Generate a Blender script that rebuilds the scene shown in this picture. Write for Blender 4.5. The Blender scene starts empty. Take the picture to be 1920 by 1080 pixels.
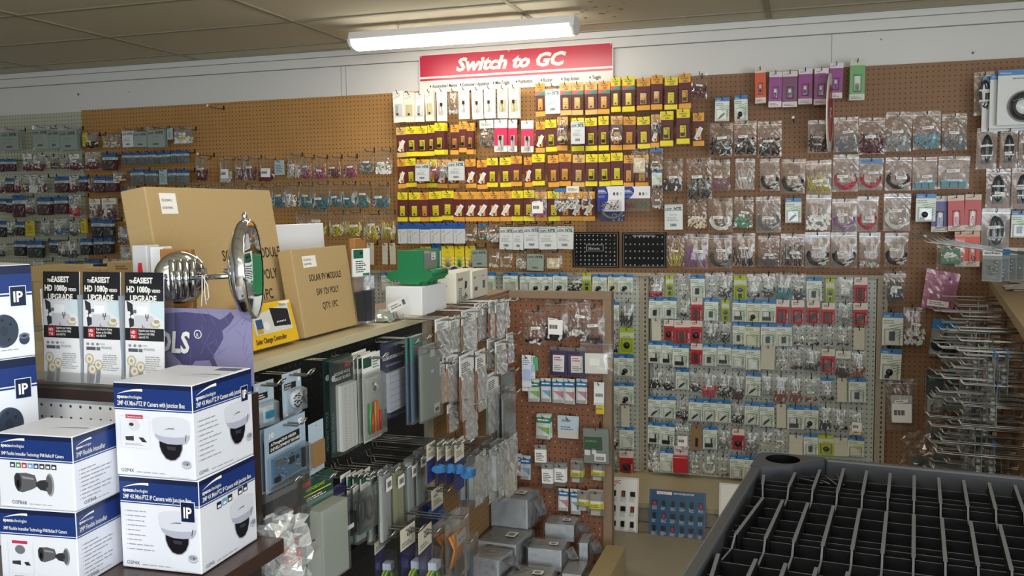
import bpy, math, random
from math import sin, cos, pi, radians as R
from mathutils import Vector, Matrix
rng = random.Random(7)
S = bpy.context.scene
COL = S.collection
# ------------------------------------------------------------------ camera
YAW, PITCH, ROLL, F, H = R(-17.771), R(4.865), R(-0.6645), 1720.0, 1.58
_fwd = Vector((sin(YAW) * cos(PITCH), cos(YAW) * cos(PITCH), -sin(PITCH)))
_r = Vector((cos(YAW), -sin(YAW), 0)); _u = _r.cross(_fwd)
RT = _r * cos(ROLL) + _u * sin(ROLL); UP = _u * cos(ROLL) - _r * sin(ROLL)
EYE = Vector((0, 0, H))
def ray(x, y): return RT * ((x - 960) / F) + UP * (-(y - 540) / F) + _fwd
def atY(x, y, Y): d = ray(x, y); return EYE + d * (Y / d.y)
def atX(x, y, X): d = ray(x, y); return EYE + d * (X / d.x)
def atZ(x, y, Z): d = ray(x, y); return EYE + d * ((Z - H) / d.z)
cam = bpy.data.cameras.new('camera'); co = bpy.data.objects.new('camera', cam); COL.objects.link(co)
m = Matrix((RT, UP, -_fwd)).transposed().to_4x4(); m.translation = EYE; co.matrix_world = m
cam.sensor_width = 36; cam.lens = F / 1920 * 36; cam.clip_start = .05; S.camera = co
# ------------------------------------------------------------------ materials
def lin(h):
    h = h.lstrip('#'); v = [int(h[i:i + 2], 16) / 255 for i in (0, 2, 4)]
    return [c / 12.92 if c <= .04045 else ((c + .055) / 1.055) ** 2.4 for c in v] + [1]
_M = {}
def M(h, rough=.5, metal=0.0, emit=0.0, spec=.5, noise=0.0, scale=40):
    k = (h, rough, metal, emit, spec, noise, scale)
    if k in _M: return _M[k]
    m = bpy.data.materials.new('mat_' + h.lstrip('#')); m.use_nodes = True
    b = m.node_tree.nodes['Principled BSDF']; c = lin(h)
    b.inputs['Base Color'].default_value = c; b.inputs['Roughness'].default_value = rough
    b.inputs['Metallic'].default_value = metal; b.inputs['Specular IOR Level'].default_value = spec
    if emit:
        b.inputs['Emission Color'].default_value = c; b.inputs['Emission Strength'].default_value = emit
    if noise:
        nt = m.node_tree; tc = nt.nodes.new('ShaderNodeTexCoord'); n = nt.nodes.new('ShaderNodeTexNoise')
        n.inputs['Scale'].default_value = scale; n.inputs['Detail'].default_value = 5
        mx = nt.nodes.new('ShaderNodeMix'); mx.data_type = 'RGBA'
        mx.inputs[6].default_value = [v * (1 - noise) for v in c[:3]] + [1]
        mx.inputs[7].default_value = [min(1, v * (1 + noise)) for v in c[:3]] + [1]
        nt.links.new(tc.outputs['Object'], n.inputs['Vector']); nt.links.new(n.outputs['Fac'], mx.inputs[0])
        nt.links.new(mx.outputs[2], b.inputs['Base Color'])
    _M[k] = m; return m
def film(name, base=.06, dif=.24, tint='#ffffff', rough=.16, bump=.3, sc=45, fm=1.1):
    m = bpy.data.materials.new(name); m.use_nodes = True; nt = m.node_tree; nt.nodes.clear()
    N = nt.nodes.new; L = nt.links.new
    out = N('ShaderNodeOutputMaterial'); tr = N('ShaderNodeBsdfTransparent'); gl = N('ShaderNodeBsdfGlossy'); df = N('ShaderNodeBsdfDiffuse')
    tr.inputs[0].default_value = lin(tint); gl.inputs['Roughness'].default_value = rough; df.inputs[0].default_value = (.8, .82, .84, 1)
    lw = N('ShaderNodeFresnel'); lw.inputs[0].default_value = 1.45
    ma = N('ShaderNodeMath'); ma.operation = 'MULTIPLY_ADD'; ma.inputs[1].default_value = fm; ma.inputs[2].default_value = base
    ma.use_clamp = True
    m1 = N('ShaderNodeMixShader'); m1.inputs[0].default_value = dif
    m2 = N('ShaderNodeMixShader')
    tc = N('ShaderNodeTexCoord'); n = N('ShaderNodeTexNoise'); n.inputs['Scale'].default_value = sc; n.inputs['Detail'].default_value = 3
    bp = N('ShaderNodeBump'); bp.inputs['Strength'].default_value = bump; bp.inputs['Distance'].default_value = .004
    L(tc.outputs['Object'], n.inputs['Vector']); L(n.outputs['Fac'], bp.inputs['Height'])
    L(bp.outputs[0], gl.inputs['Normal'])
    L(lw.outputs[0], ma.inputs[0]); L(ma.outputs[0], m2.inputs[0]); L(gl.outputs[0], m1.inputs[1]); L(df.outputs[0], m1.inputs[2])
    L(tr.outputs[0], m2.inputs[1]); L(m1.outputs[0], m2.inputs[2]); L(m2.outputs[0], out.inputs[0])
    return m
FILM = film('clear_film'); FILMF = film('flat_sleeve_film', .012, .15, bump=.08, fm=.5); FILMH = film('hazy_film', .26, .5); BLIST = film('clear_blister', .025, .15, rough=.1, bump=.04, fm=.6)
FILMP = film('pink_film', .6, .85, '#d8a0bc'); FILMP.node_tree.nodes['Diffuse BSDF'].inputs[0].default_value = lin('#cf8fb0')
def peg(name, base, hole, ax, light=None, rad=.0033, noise=.12, rough=.6):
    m = bpy.data.materials.new(name); m.use_nodes = True; nt = m.node_tree; N = nt.nodes.new; L = nt.links.new
    b = nt.nodes['Principled BSDF']; b.inputs['Roughness'].default_value = rough
    tc = N('ShaderNodeTexCoord'); sp = N('ShaderNodeSeparateXYZ'); L(tc.outputs['Object'], sp.inputs[0])
    def mth(op, a, b2=None, c=None):
        q = N('ShaderNodeMath'); q.operation = op
        for i, v in enumerate((a, b2, c)):
            if v is None: continue
            if isinstance(v, (int, float)): q.inputs[i].default_value = v
            else: L(v, q.inputs[i])
        return q.outputs[0]
    u = mth('DIVIDE', sp.outputs[ax], .0254); v = mth('DIVIDE', sp.outputs[2], .0254)
    fu = mth('SUBTRACT', mth('FRACT', u), .5); fv = mth('SUBTRACT', mth('FRACT', v), .5)
    d = mth('SQRT', mth('ADD', mth('MULTIPLY', fu, fu), mth('MULTIPLY', fv, fv)))
    msk = mth('LESS_THAN', d, rad / .0254)
    n = N('ShaderNodeTexNoise'); n.inputs['Scale'].default_value = 6; n.inputs['Detail'].default_value = 6; L(tc.outputs['Object'], n.inputs['Vector'])
    mx = N('ShaderNodeMix'); mx.data_type = 'RGBA'; c = lin(base)
    mx.inputs[6].default_value = [q * (1 - noise) for q in c[:3]] + [1]; mx.inputs[7].default_value = [q * (1 + noise) for q in c[:3]] + [1]
    L(n.outputs['Fac'], mx.inputs[0])
    mh = N('ShaderNodeMix'); mh.data_type = 'RGBA'; L(msk, mh.inputs[0]); L(mx.outputs[2], mh.inputs[6])
    if light:
        wn = N('ShaderNodeTexWhiteNoise'); wn.noise_dimensions = '2D'; cb = N('ShaderNodeCombineXYZ')
        L(mth('FLOOR', u), cb.inputs[0]); L(mth('FLOOR', v), cb.inputs[1]); L(cb.outputs[0], wn.inputs['Vector'])
        mm = N('ShaderNodeMix'); mm.data_type = 'RGBA'; L(mth('LESS_THAN', wn.outputs['Value'], .22), mm.inputs[0])
        mm.inputs[6].default_value = lin(hole); mm.inputs[7].default_value = lin(light); L(mm.outputs[2], mh.inputs[7])
    else: mh.inputs[7].default_value = lin(hole)
    L(mh.outputs[2], b.inputs['Base Color']); return m
CHROME = M('#d8dade', .06, 1); STEEL = M('#9a9c9c', .3, 1); WIRE = M('#5b554c', .4, .7); WIRED = M('#3a3835', .45, .5)
WHITE = M('#eceae4', .5); INK = M('#2a2a2e', .6); GREY = M('#8c8c8c', .6); KRAFT = M('#b0966a', .8, 0, 0, .2, .06, 90)
# ------------------------------------------------------------------ mesh builder
_T = {}
def tmesh(s, size=1.0, bold=0.0, shear=0.0, align='LEFT', sx=1.0):
    k = (s, bold, shear)
    if k not in _T:
        c = bpy.data.curves.new('t', 'FONT'); c.body = s; c.size = 1; c.offset = bold; c.shear = shear; c.resolution_u = 2
        o = bpy.data.objects.new('t', c); me = o.to_mesh()
        _T[k] = ([(v.co.x, v.co.y) for v in me.vertices], [tuple(p.vertices) for p in me.polygons])
        o.to_mesh_clear(); bpy.data.objects.remove(o); bpy.data.curves.remove(c)
    V, Fc = _T[k]
    if not V: return [], []
    x0 = min(v[0] for v in V); x1 = max(v[0] for v in V); off = {'LEFT': x0, 'CENTER': (x0 + x1) / 2, 'RIGHT': x1}[align]
    return [((v[0] - off) * size * sx, v[1] * size) for v in V], Fc
class Fr:   # a frame: origin, u (right), v (up), n (out)
    def __init__(s, o, u, v): s.o = Vector(o); s.u = Vector(u).normalized(); s.v = Vector(v).normalized(); s.n = s.u.cross(s.v)
    def p(s, a, b, c=0.0): return s.o + s.u * a + s.v * b + s.n * c
FRONT = Fr((0, 0, 0), (1, 0, 0), (0, 0, 1))      # n = -Y
class MB:
    def __init__(s): s.V = []; s.F = []; s.I = []; s.mats = []; s.sm = []
    def mi(s, m):
        if m not in s.mats: s.mats.append(m)
        return s.mats.index(m)
    def add(s, V, Fc, m, smooth=False):
        b = len(s.V); s.V += [tuple(v) for v in V]; i = s.mi(m)
        for f in Fc: s.F.append(tuple(b + q for q in f)); s.I.append(i); s.sm.append(smooth)
        return s
    def box(s, x0, y0, z0, x1, y1, z1, m, fr=None, bev=0):
        if fr: P = lambda x, y, z: fr.p(x, z, -y)
        else: P = lambda x, y, z: Vector((x, y, z))
        V = [P(x, y, z) for x in (x0, x1) for y in (y0, y1) for z in (z0, z1)]
        return s.add(V, [(0, 1, 3, 2), (4, 6, 7, 5), (0, 4, 5, 1), (2, 3, 7, 6), (0, 2, 6, 4), (1, 5, 7, 3)], m)
    def quad(s, a, b, c, d, m): return s.add([a, b, c, d], [(0, 1, 2, 3)], m)
    def poly(s, fr, pts, m, e=0.0004): return s.add([fr.p(a, b, e) for a, b in pts], [tuple(range(len(pts)))], m)
    def rect(s, fr, x0, z0, x1, z1, m, e=0.0004): return s.poly(fr, [(x0, z0), (x1, z0), (x1, z1), (x0, z1)], m, e)
    def prism(s, fr, pts, d0, d1, m):
        n = len(pts); V = [fr.p(a, b, d0) for a, b in pts] + [fr.p(a, b, d1) for a, b in pts]
        return s.add(V, [tuple(range(n, 2 * n)), tuple(reversed(range(n)))] + [(i, (i + 1) % n, n + (i + 1) % n, n + i) for i in range(n)], m)
    def ell(s, fr, cx, cz, rx, rz, m, e=.0006, n=20, a0=0, a1=2 * pi):
        return s.poly(fr, [(cx + rx * cos(a0 + (a1 - a0) * i / (n - (a1 - a0 < 6.2))), cz + rz * sin(a0 + (a1 - a0) * i / (n - (a1 - a0 < 6.2)))) for i in range(n)], m, e)
    def text(s, fr, t, x, z, size, m, e=.0008, bold=0.0, shear=0.0, align='LEFT', sx=1.0, rot=0.0):
        V, Fc = tmesh(t, size, bold, shear, align, sx); c, sn = cos(rot), sin(rot)
        return s.add([fr.p(x + a * c - b * sn, z + a * sn + b * c, e) for a, b in V], Fc, m)
    def tube(s, pts, r, m, n=6, closed=False, cap=True):
        pts = [Vector(p) for p in pts]; k = len(pts); V = []; prev = None
        for i, p in enumerate(pts):
            a = pts[(i - 1) % k] if (i or closed) else p; b = pts[(i + 1) % k] if (i < k - 1 or closed) else p
            t = (b - a).normalized() if (b - a).length > 1e-9 else Vector((0, 0, 1))
            if prev is None: q = t.orthogonal().normalized()
            else: q = (prev - t * prev.dot(t)); q = q.normalized() if q.length > 1e-6 else t.orthogonal().normalized()
            prev = q; w = t.cross(q); rr = r[i] if isinstance(r, (list, tuple)) else r
            V += [p + (q * cos(2 * pi * j / n) + w * sin(2 * pi * j / n)) * rr for j in range(n)]
        Fc = [(i % k * n + j, i % k * n + (j + 1) % n, (i + 1) % k * n + (j + 1) % n, (i + 1) % k * n + j) for i in range(k if closed else k - 1) for j in range(n)]
        if cap and not closed: Fc += [tuple(reversed(range(n))), tuple(range((k - 1) * n, k * n))]
        return s.add(V, Fc, m, True)
    def lathe(s, prof, m, o=(0, 0, 0), ax=(0, 0, 1), n=32, cap=True):
        ax = Vector(ax).normalized(); q = ax.orthogonal().normalized(); w = ax.cross(q); o = Vector(o)
        V = [o + ax * z + (q * cos(2 * pi * j / n) + w * sin(2 * pi * j / n)) * r for r, z in prof for j in range(n)]; k = len(prof)
        Fc = [(i * n + j, i * n + (j + 1) % n, (i + 1) * n + (j + 1) % n, (i + 1) * n + j) for i in range(k - 1) for j in range(n)]
        if cap: Fc += [tuple(reversed(range(n))), tuple(range((k - 1) * n, k * n))]
        return s.add(V, Fc, m, True)
    def mesh(s, name='mesh'):
        me = bpy.data.meshes.new(name); me.from_pydata(s.V, [], s.F)
        for mt in s.mats: me.materials.append(mt)
        me.polygons.foreach_set('material_index', s.I); me.polygons.foreach_set('use_smooth', s.sm); me.update(); return me
    def build(s, name, parent=None): return link(name, s.mesh(name), parent)
def link(name, me, parent=None):
    o = bpy.data.objects.new(name, me); COL.objects.link(o)
    if parent is not None: o.parent = parent
    return o
def tag(o, label, cat, group=None):
    o['label'] = label; o['category'] = cat
    if group: o['group'] = group
    return o
def thing(name, label, cat, loc=(0, 0, 0), rz=0.0, group=None):
    o = bpy.data.objects.new(name, None); COL.objects.link(o); o.empty_display_size = .05
    o.location = loc; o.rotation_euler = (0, 0, rz); return tag(o, label, cat, group)
def struct(mb, name): o = mb.build(name); o['kind'] = 'structure'; return o
def bevel(o, w=.003, seg=2):
    b = o.modifiers.new('bevel', 'BEVEL'); b.width = w; b.segments = seg; b.limit_method = 'ANGLE'; return o
ORD = 'first second third fourth fifth sixth seventh eighth ninth tenth eleventh twelfth thirteenth fourteenth fifteenth sixteenth seventeenth eighteenth nineteenth twentieth'.split()
def nth(i): return ORD[i] if i < 20 else 'twenty-' + ORD[i - 20] if i < 29 else 'thirtieth' if i == 29 else 'thirty-' + ORD[i - 30] if i < 39 else 'fortieth'
# ------------------------------------------------------------------ the room
DW = 5.12
PAINT = M('#dcdad6', .6, 0, 0, .3, .03, 3); CEILM = M('#d0c9b4', .9, 0, 0, .1, .06, 120); GRID = M('#97907c', .7)
b = MB(); b.box(-7, -4, -.05, 3.2, DW + .1, 0, M('#857d68', .45, 0, 0, .4, .08, 5)); struct(b, 'floor')
b = MB(); b.box(-7, DW, 0, 3.2, DW + .1, 2.7, PAINT)
for x, y in ((640, 150), (649, 150), (1560, 60)):
    p = atY(x, y, DW); b.box(p.x - .002, DW - .0015, 2.28, p.x + .002, DW + .01, 2.466, M('#a8a6a2'))
for x, y, r in ((147, 177, .009), (1824, 99, .007), (242, 172, .004), (1652, 74, .004)):
    p = atY(x, y, DW); b.ell(Fr((0, DW, 0), (1, 0, 0), (0, 0, 1)), p.x, p.z, r, r, M('#6f6d6a'), .001, 10)
struct(b, 'wall_north')
b = MB(); b.box(-7, DW - .022, 2.4685, 3.2, DW + .02, 2.522, PAINT); b.box(-7, DW - .0205, 2.466, 3.2, DW + .02, 2.4685, M('#8a8884')); struct(b, 'trim_1')  # grey strip stands in for the shadow line under this trim
b = MB(); b.box(-7, DW - .034, 2.5245, 3.2, DW + .02, 2.575, PAINT); b.box(-7, DW - .0325, 2.5222, 3.2, DW + .02, 2.5245, M('#8a8884')); struct(b, 'trim_2')
b = MB(); b.box(-7.1, -4.1, -.05, -7, DW + .1, 2.7, PAINT); struct(b, 'wall_west')
b = MB(); b.box(3.2, -4.1, -.05, 3.3, DW + .1, .5, PAINT); b.box(3.2, -4.1, 2.35, 3.3, DW + .1, 2.7, PAINT); b.box(3.2, -4.1, .5, 3.3, -3.6, 2.35, PAINT); b.box(3.2, .6, .5, 3.3, DW + .1, 2.35, PAINT); struct(b, 'wall_east')
b = MB()
for i in range(4): b.box(3.22, -3.6 + 1.4 * i - .03 * (i > 0), .5, 3.28, -3.6 + 1.4 * i + .03 * (i < 3), 2.35, M('#777777', .4, .6))
struct(b, 'added_window_2')  # unseen east window added to light the goods facing the aisle
b = MB()
b.box(-7, -4.1, -.05, 3.2, -4, .5, PAINT); b.box(-7, -4.1, 2.35, 3.2, -4, 2.7, PAINT)
b.box(-7, -4.1, .5, -.6, -4, 2.35, PAINT); b.box(3.1, -4.1, .5, 3.2, -4, 2.35, PAINT); struct(b, 'wall_south')
b = MB()
for i in range(5): b.box(-.6 + .925 * i - .03 * (i > 0), -4.08, .5, -.6 + .925 * i + .03 * (i < 4), -4.02, 2.35, M('#777777', .4, .6))
struct(b, 'window_1')
b = MB(); b.box(-7, -4, 2.565, 3.2, DW + .1, 2.7, CEILM)
for i in range(9): x = -.195 - 1.17 * (i - 3); b.box(x - .012, -4, 2.558, x + .012, DW, 2.57, GRID)
for i in range(16): y = 4.88 - .61 * i; b.box(-7, y - .012, 2.559, 3.2, y + .012, 2.57, GRID)
b.box(-7, DW - .055, 2.557, 3.2, DW - .038, 2.57, GRID); b.box(-7, DW - .038, 2.5575, 3.2, DW - .0345, 2.57, M('#3a342a'))
rr = random.Random(3)
for i in range(16):
    p = atZ(1070 + rr.random() * 110, 2 + rr.random() * 32, 2.565); b.box(p.x, p.y, 2.5635, p.x + .012 + .012 * rr.random(), p.y + .006, 2.566, M('#5c5442'))
struct(b, 'ceiling')
# fluorescent fixtures
def fixture(x0, x1, y, z, label, chains=True):
    t = thing('ceiling_light', label, 'ceiling light', ((x0 + x1) / 2, y, z)); w = (x1 - x0) / 2
    fr = Fr((-w, 0, 0), (0, 1, 0), (0, 0, 1)); wm = M('#e8e8ea', .35)
    b = MB(); b.prism(fr, [(-.065, .0), (.065, .0), (.065, .012), (.05, .05), (-.05, .05), (-.065, .012)], 0, 2 * w, wm); b.build('housing', t)
    fr2 = Fr((-w + .022, 0, 0), (0, 1, 0), (0, 0, 1))
    b = MB(); b.prism(fr2, [(-.07 * cos(a), .002 - .042 * sin(a)) for a in [i * pi / 10 for i in range(11)]], 0, 2 * w - .044, M('#fff6e6', .4, 0, LENS)); b.build('diffuser', t)
    for s in (-1, 1):
        b = MB(); f = Fr((s * (w - .011) - .011, 0, 0), (0, 1, 0), (0, 0, 1))
        b.prism(f, [(-.073 * cos(a), .012 - .05 * sin(a)) for a in [i * pi / 8 for i in range(9)]], 0, .018, wm); b.build('end_cap', t)
        if chains:
            b = MB()
            n = max(3, int((2.56 - z - .05) / .016))
            for i in range(n):
                zz = .05 + (2.56 - z - .05) * (i + .5) / n; h = (2.56 - z - .05) / n * .62
                q = [(.005 * cos(a), 0, zz + h * sin(a)) if i % 2 else (0, .005 * cos(a), zz + h * sin(a)) for a in [k * pi / 4 for k in range(8)]]
                b.tube([Vector((s * w * .55 + u[0], u[1] - .03, u[2])) for u in q], .0012, STEEL, 4, True)
            b.build('chain', t)
    return t
LENS = 26.0
fixture(-2.315, -1.09, 4.5, 2.475, 'lit white fluorescent ceiling light hanging above the red sign')
LENS = 15.0
fixture(-.75, .47, 1.7, 2.475, 'lit white fluorescent ceiling light over the aisle, above the black plastic shelf')
fixture(-2.1, -.88, 2.9, 2.475, 'unseen fluorescent fill light added over the gondola with the solar cartons')  # unseen fixture added to brighten the lower wall rows
LENS = 8.0
fixture(.3, 1.52, 3.0, 2.475, 'lit white fluorescent ceiling light before the right-hand rack')
# ------------------------------------------------------------------ pegboards on the wall
PB = peg('pegboard_brown', '#b4864f', '#2c1f12', 0); PBR = peg('pegboard_dark_brown', '#8c6544', '#241a12', 0)
PBW = peg('pegboard_pale_green', '#b9bba4', '#2e2f28', 0); PW = peg('pegboard_grey_white', '#b9bdb4', '#20221f', 0, None, .0036, .04, .4)
PK = peg('pegboard_black', '#131416', '#4a4c4e', 1, '#08090a', .0026, .1, .45); PS = peg('pegboard_side_brown', '#8e6b44', '#3a2a1a', 1, None)
PE = peg('pegboard_red_brown', '#84573e', '#2c1a12', 0, '#b09c8a'); PWH = peg('pegboard_white', '#e3e5ea', '#3a3f48', 0, None, .0032, .02, .35)  # pale holes of the end board: light passing through, put in as colour
def board(x0, x1, z0, z1, mat, label, d=.016):
    b = MB(); b.box(x0, 5.1, z0, x1, 5.1 + d - .0005, z1, mat); o = b.build('pegboard_panel'); tag(o, label, 'pegboard'); return o
xs = [atY(157, 300, 5.1).x, atY(434, 250, 5.1).x, atY(737, 300, 5.1).x, atY(1099, 450, 5.1).x, atY(1519, 180, 5.1).x, 1.6]
board(-6.98, xs[0] - .003, .6, 2.274, PBW, 'pale green-white pegboard on the wall, at the far left end')
lb = ['brown pegboard panel on the wall beside the pale board', 'brown pegboard panel behind the maroon and teal bags', 'brown pegboard panel under the red sign, behind yellow cards',
      'brown pegboard panel behind the clear zip bags and black display boards', 'dark brown pegboard panel reaching to the floor behind the right-hand racks']
for i in range(5): board(xs[i] + .0008, xs[i + 1] - .0008, .002 if i == 4 else .6 if i < 2 else 1.05, 2.284 + .002 * i, PB if i < 3 else PBR, lb[i])
# ------------------------------------------------------------------ white gondola under the boards
GY = 5.06
t = thing('wall_gondola', 'low grey-white pegboard shelving run with beige base deck along the back wall', 'gondola', (-.8, 5.0, 0))
def gp(bm, name): o = bm.build(name, t); o.location = (.8, -5.0, 0); return o
tan = M('#a29884', .5); slot = M('#2a251e')
for x0, x1 in ((-2.75, -.875), (-.8, .352)):
    b = MB(); b.box(x0, GY, .1, x1, GY + .012, 1.205, PW); b.box(x0, GY - .001, .1, x1, GY, .105, WHITE); gp(b, 'peg_panel')
for x in (-2.78, -.85, .38):
    b = MB(); b.box(x - .024, GY - .012, 0, x + .026, GY + .03, 1.222, tan)
    for i in range(44): b.rect(Fr((0, GY - .012, 0), (1, 0, 0), (0, 0, 1)), x + .003, .06 + i * .026, x + .011, .074 + i * .026, slot)
    gp(b, 'upright')
b = MB(); b.box(-2.8, GY - .02, 1.206, .41, GY + .035, 1.224, tan); gp(b, 'top_rail')
b = MB(); b.box(-2.8, 4.5, .075, .41, GY, .1, M('#a59a7c', .4)); gp(b, 'base_deck')
b = MB(); b.box(-2.8, 4.52, 0, .41, 4.54, .075, M('#8b8676', .5)); gp(b, 'kick_plate')
# ------------------------------------------------------------------ left gondola with black pegboard
XF = -1.259; BEIGE = M('#b3a88a', .45); WOOD = M('#8b7560', .55, 0, 0, .3, .08, 25); DKB = M('#2f211c', .4)
t = thing('gondola_shelving', 'long gondola with beige top shelf and black pegboard side', 'gondola', (XF - .4, 2.3, 0))
def gp(bm, name): o = bm.build(name, t); o.location = -t.location; return o
b = MB(); b.box(-2.25, 1.575, 1.2, XF, 2.935, 1.222, BEIGE); b.box(XF - .001, 1.575, 1.199, XF + .006, 2.935, 1.2222, M('#c4b998', .45)); gp(b, 'top_shelf')
b = MB(); b.box(XF - .03, 1.6, .1, XF - .012, 2.93, 1.199, PK); gp(b, 'peg_panel')
b = MB(); b.box(XF - .012, 1.6, .545, XF - .002, 2.93, .585, M('#0d0d0e', .5)); gp(b, 'rail')
b = MB(); b.box(-2.2, 1.6, 0, XF - .05, 2.93, .1, DKB); b.box(-2.25, 1.6, .1, -2.2, 2.93, 1.199, M('#1a1a1b')); gp(b, 'base')
b = MB(); b.box(XF - .04, 2.9365, 0, XF + .002, 2.985, 1.199, M('#9f9583', .5)); gp(b, 'upright')
# ------------------------------------------------------------------ wood framed brown pegboard corner
t = thing('corner_pegboard_display', 'wood framed brown pegboard corner unit with side wing and end board', 'display', (-1.05, 3.5, 0))
def gp(bm, name): o = bm.build(name, t); o.location = -t.location; return o
b = MB(); b.box(XF - .03, 2.987, .0, XF - .015, 3.88, 1.17, PS); gp(b, 'side_board')
b = MB(); b.box(XF - .06, 2.987, 1.171, XF + .002, 3.925, 1.207, WOOD); gp(b, 'side_beam')
b = MB(); b.box(XF - .33, 2.987, 1.207, XF - .01, 3.925, 1.2205, WOOD); gp(b, 'shelf')
b = MB(); b.box(XF - .012, 3.89, 0, -.832, 3.9, 1.19, PE); gp(b, 'end_board')
b = MB(); b.box(XF + .003, 3.872, 1.19, -.793, 3.925, 1.221, WOOD); gp(b, 'top_bar')
b = MB(); b.box(-.831, 3.872, 0, -.793, 3.925, 1.1895, WOOD); gp(b, 'post')
b = MB(); b.box(XF - .05, 3.0, 0, XF - .016, 3.03, 1.17, WOOD); b.box(XF - .33, 3.0, 0, XF - .3, 3.9, 1.2, WOOD); gp(b, 'frame')
pc_ = atZ(1173, 1025, .15); b = MB(); b.box(-.79, 3.3, 0, pc_.x, pc_.y, .15, M('#a08d66', .6)); tag(b.build('base_cabinet'), 'low tan cabinet block on the floor behind the brown wooden post', 'cabinet')
# ------------------------------------------------------------------ end cap with shelf near the camera
t = thing('endcap_display', 'white pegboard end cap with dark brown trim and boxes on its shelf', 'display', (-1.45, 1.5, 0))
def gp(bm, name): o = bm.build(name, t); o.location = -t.location; return o
b = MB(); b.box(-2.0, 1.52, 0, -1.066, 1.535, 1.2, PWH); gp(b, 'peg_panel')
b = MB(); b.box(-2.0, 1.5, 1.2, -1.04, 1.572, 1.222, DKB); gp(b, 'top_trim')
b = MB(); b.box(-1.065, 1.5, 0, -1.04, 1.572, 1.2, DKB); gp(b, 'side_trim')
b = MB(); b.box(-2.0, 1.0, .92, -.96, 1.519, .948, M('#3a2a24', .3)); gp(b, 'shelf')
b = MB(); b.box(-2.0, 1.02, .0, -1.0, 1.5, .9195, M('#2a201c', .5)); gp(b, 'base')
# ------------------------------------------------------------------ package library (origin = hang hole, front = -Y)
LIB = {}
class Tm:
    def __init__(s, name, cat, w, h, parts): s.name, s.cat, s.w, s.h, s.parts = name, cat, w, h, parts
def T_(key, name, cat, w, h, *parts): LIB[key] = Tm(name, cat, w, h, parts)   # part: (name, MB or mesh, slot colours, children)
def mesh_of(p): return p.mesh() if isinstance(p, MB) else p
BLK = M('#1b1b1d', .35); MAR = M('#5a2426', .5); PAPER = M('#e9e6dc', .55); DASH = M('#77777a', .7)
def lines(b, fr, x0, z0, x1, z1, n, seed=0, m=None, e=.0008, th=.45, words=True):
    r = random.Random(seed); dz = (z1 - z0) / n
    for i in range(n):
        z = z1 - dz * (i + .75); x = x0; end = x0 + (x1 - x0) * (.6 + .4 * r.random())
        while x < end - 1e-4:
            w = min(end - x, (x1 - x0) * (.1 + .2 * r.random()) if words else 1e9); b.rect(fr, x, z, x + w, z + dz * th, m or DASH, e); x += w + (x1 - x0) * .035
def barcode(b, fr, x0, z0, x1, z1, seed=0, e=.0009):
    r = random.Random(seed); x = x0
    while x < x1: w = (x1 - x0) * (.02 + .05 * r.random()); b.rect(fr, x, z0, min(x + w, x1), z1, INK, e); x += w + (x1 - x0) * (.02 + .04 * r.random())
def card(w, h, th=.0012, cols=(), top=.012, hole=True, r=.002):
    """thin card whose front is split into horizontal colour bands: (fraction from top, material)"""
    b = MB(); z1 = top; z = z1
    for i, (f, m) in enumerate(cols):
        zn = z - h * f; b.box(-w / 2, 0, zn, w / 2, th, z, m); z = zn
    if hole: b.ell(FRONT, 0, 0, .0035, .0022, M('#3a332a'), .0004, 10)
    return b
def fr_at(y): return Fr((0, y, 0), (1, 0, 0), (0, 0, 1))
def dome(b, x0, z0, x1, z1, d, m, y=0.0, ins=.15):
    dx = (x1 - x0) * ins; dz = (z1 - z0) * ins * .6
    V = [(x0, y, z0), (x1, y, z0), (x1, y, z1), (x0, y, z1), (x0 + dx, y - d, z0 + dz), (x1 - dx, y - d, z0 + dz), (x1 - dx, y - d, z1 - dz), (x0 + dx, y - d, z1 - dz)]
    b.add(V, [(4, 5, 6, 7), (0, 1, 5, 4), (1, 2, 6, 5), (2, 3, 7, 6), (3, 0, 4, 7)], m); return b
# --- flasher cards
for k, (pc, wc) in {'w': ('#ece8e2', '#dcdcd8'), 'y': ('#ebe4cf', '#d9cf8e'), 'c': ('#efece6', '#e6e4e0'), 'e': ('#eee6cf', '#d8cda6')}.items():
    w, h = .066, .175; P = M(pc, .5); c = card(w, h, .0012, ((1, P),))
    t = MB(); t.text(FRONT, 'FLASHER', -.026, -.03, .0135, M('#8f5a58'), .0008, .0, .3, sx=.8, rot=.32); t.text(FRONT, 'GC ELECTRONICS', -.024, -.006, .006, INK, sx=.8); t.rect(FRONT, -w / 2, -.133, w / 2, -.1322, INK)
    win = MB(); win.rect(FRONT, -.02, -.125, .02, -.062, M(wc, .4), .0009)
    if k == 'w': win.box(-.012, -.006, -.112, -.002, 0, -.07, M('#b9c2c2', .2)); win.box(-.012, -.007, -.12, -.002, 0, -.112, BLK)
    elif k == 'y': win.box(-.006, -.006, -.122, .004, 0, -.112, BLK); win.rect(FRONT, -.013, -.12, .011, -.068, M('#cfc9a0'), .0012)
    else:
        win.box(-.008, -.01, -.082, .004, 0, -.064, BLK); win.tube([(-.002, -.004, -.082), (.0, -.004, -.1), (.006, -.004, -.118), (.001, -.004, -.129), (-.007, -.004, -.122), (-.003, -.004, -.108)], .0009, INK, 5)
    bl = MB(); dome(bl, -.022, -.128, .022, -.058, .012, BLIST)
    T_('flash_' + k, 'flasher_card', 'packaged part', w, h, ('card', c), ('lettering', t), ('part_insert', win), ('blister', bl))
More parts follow.
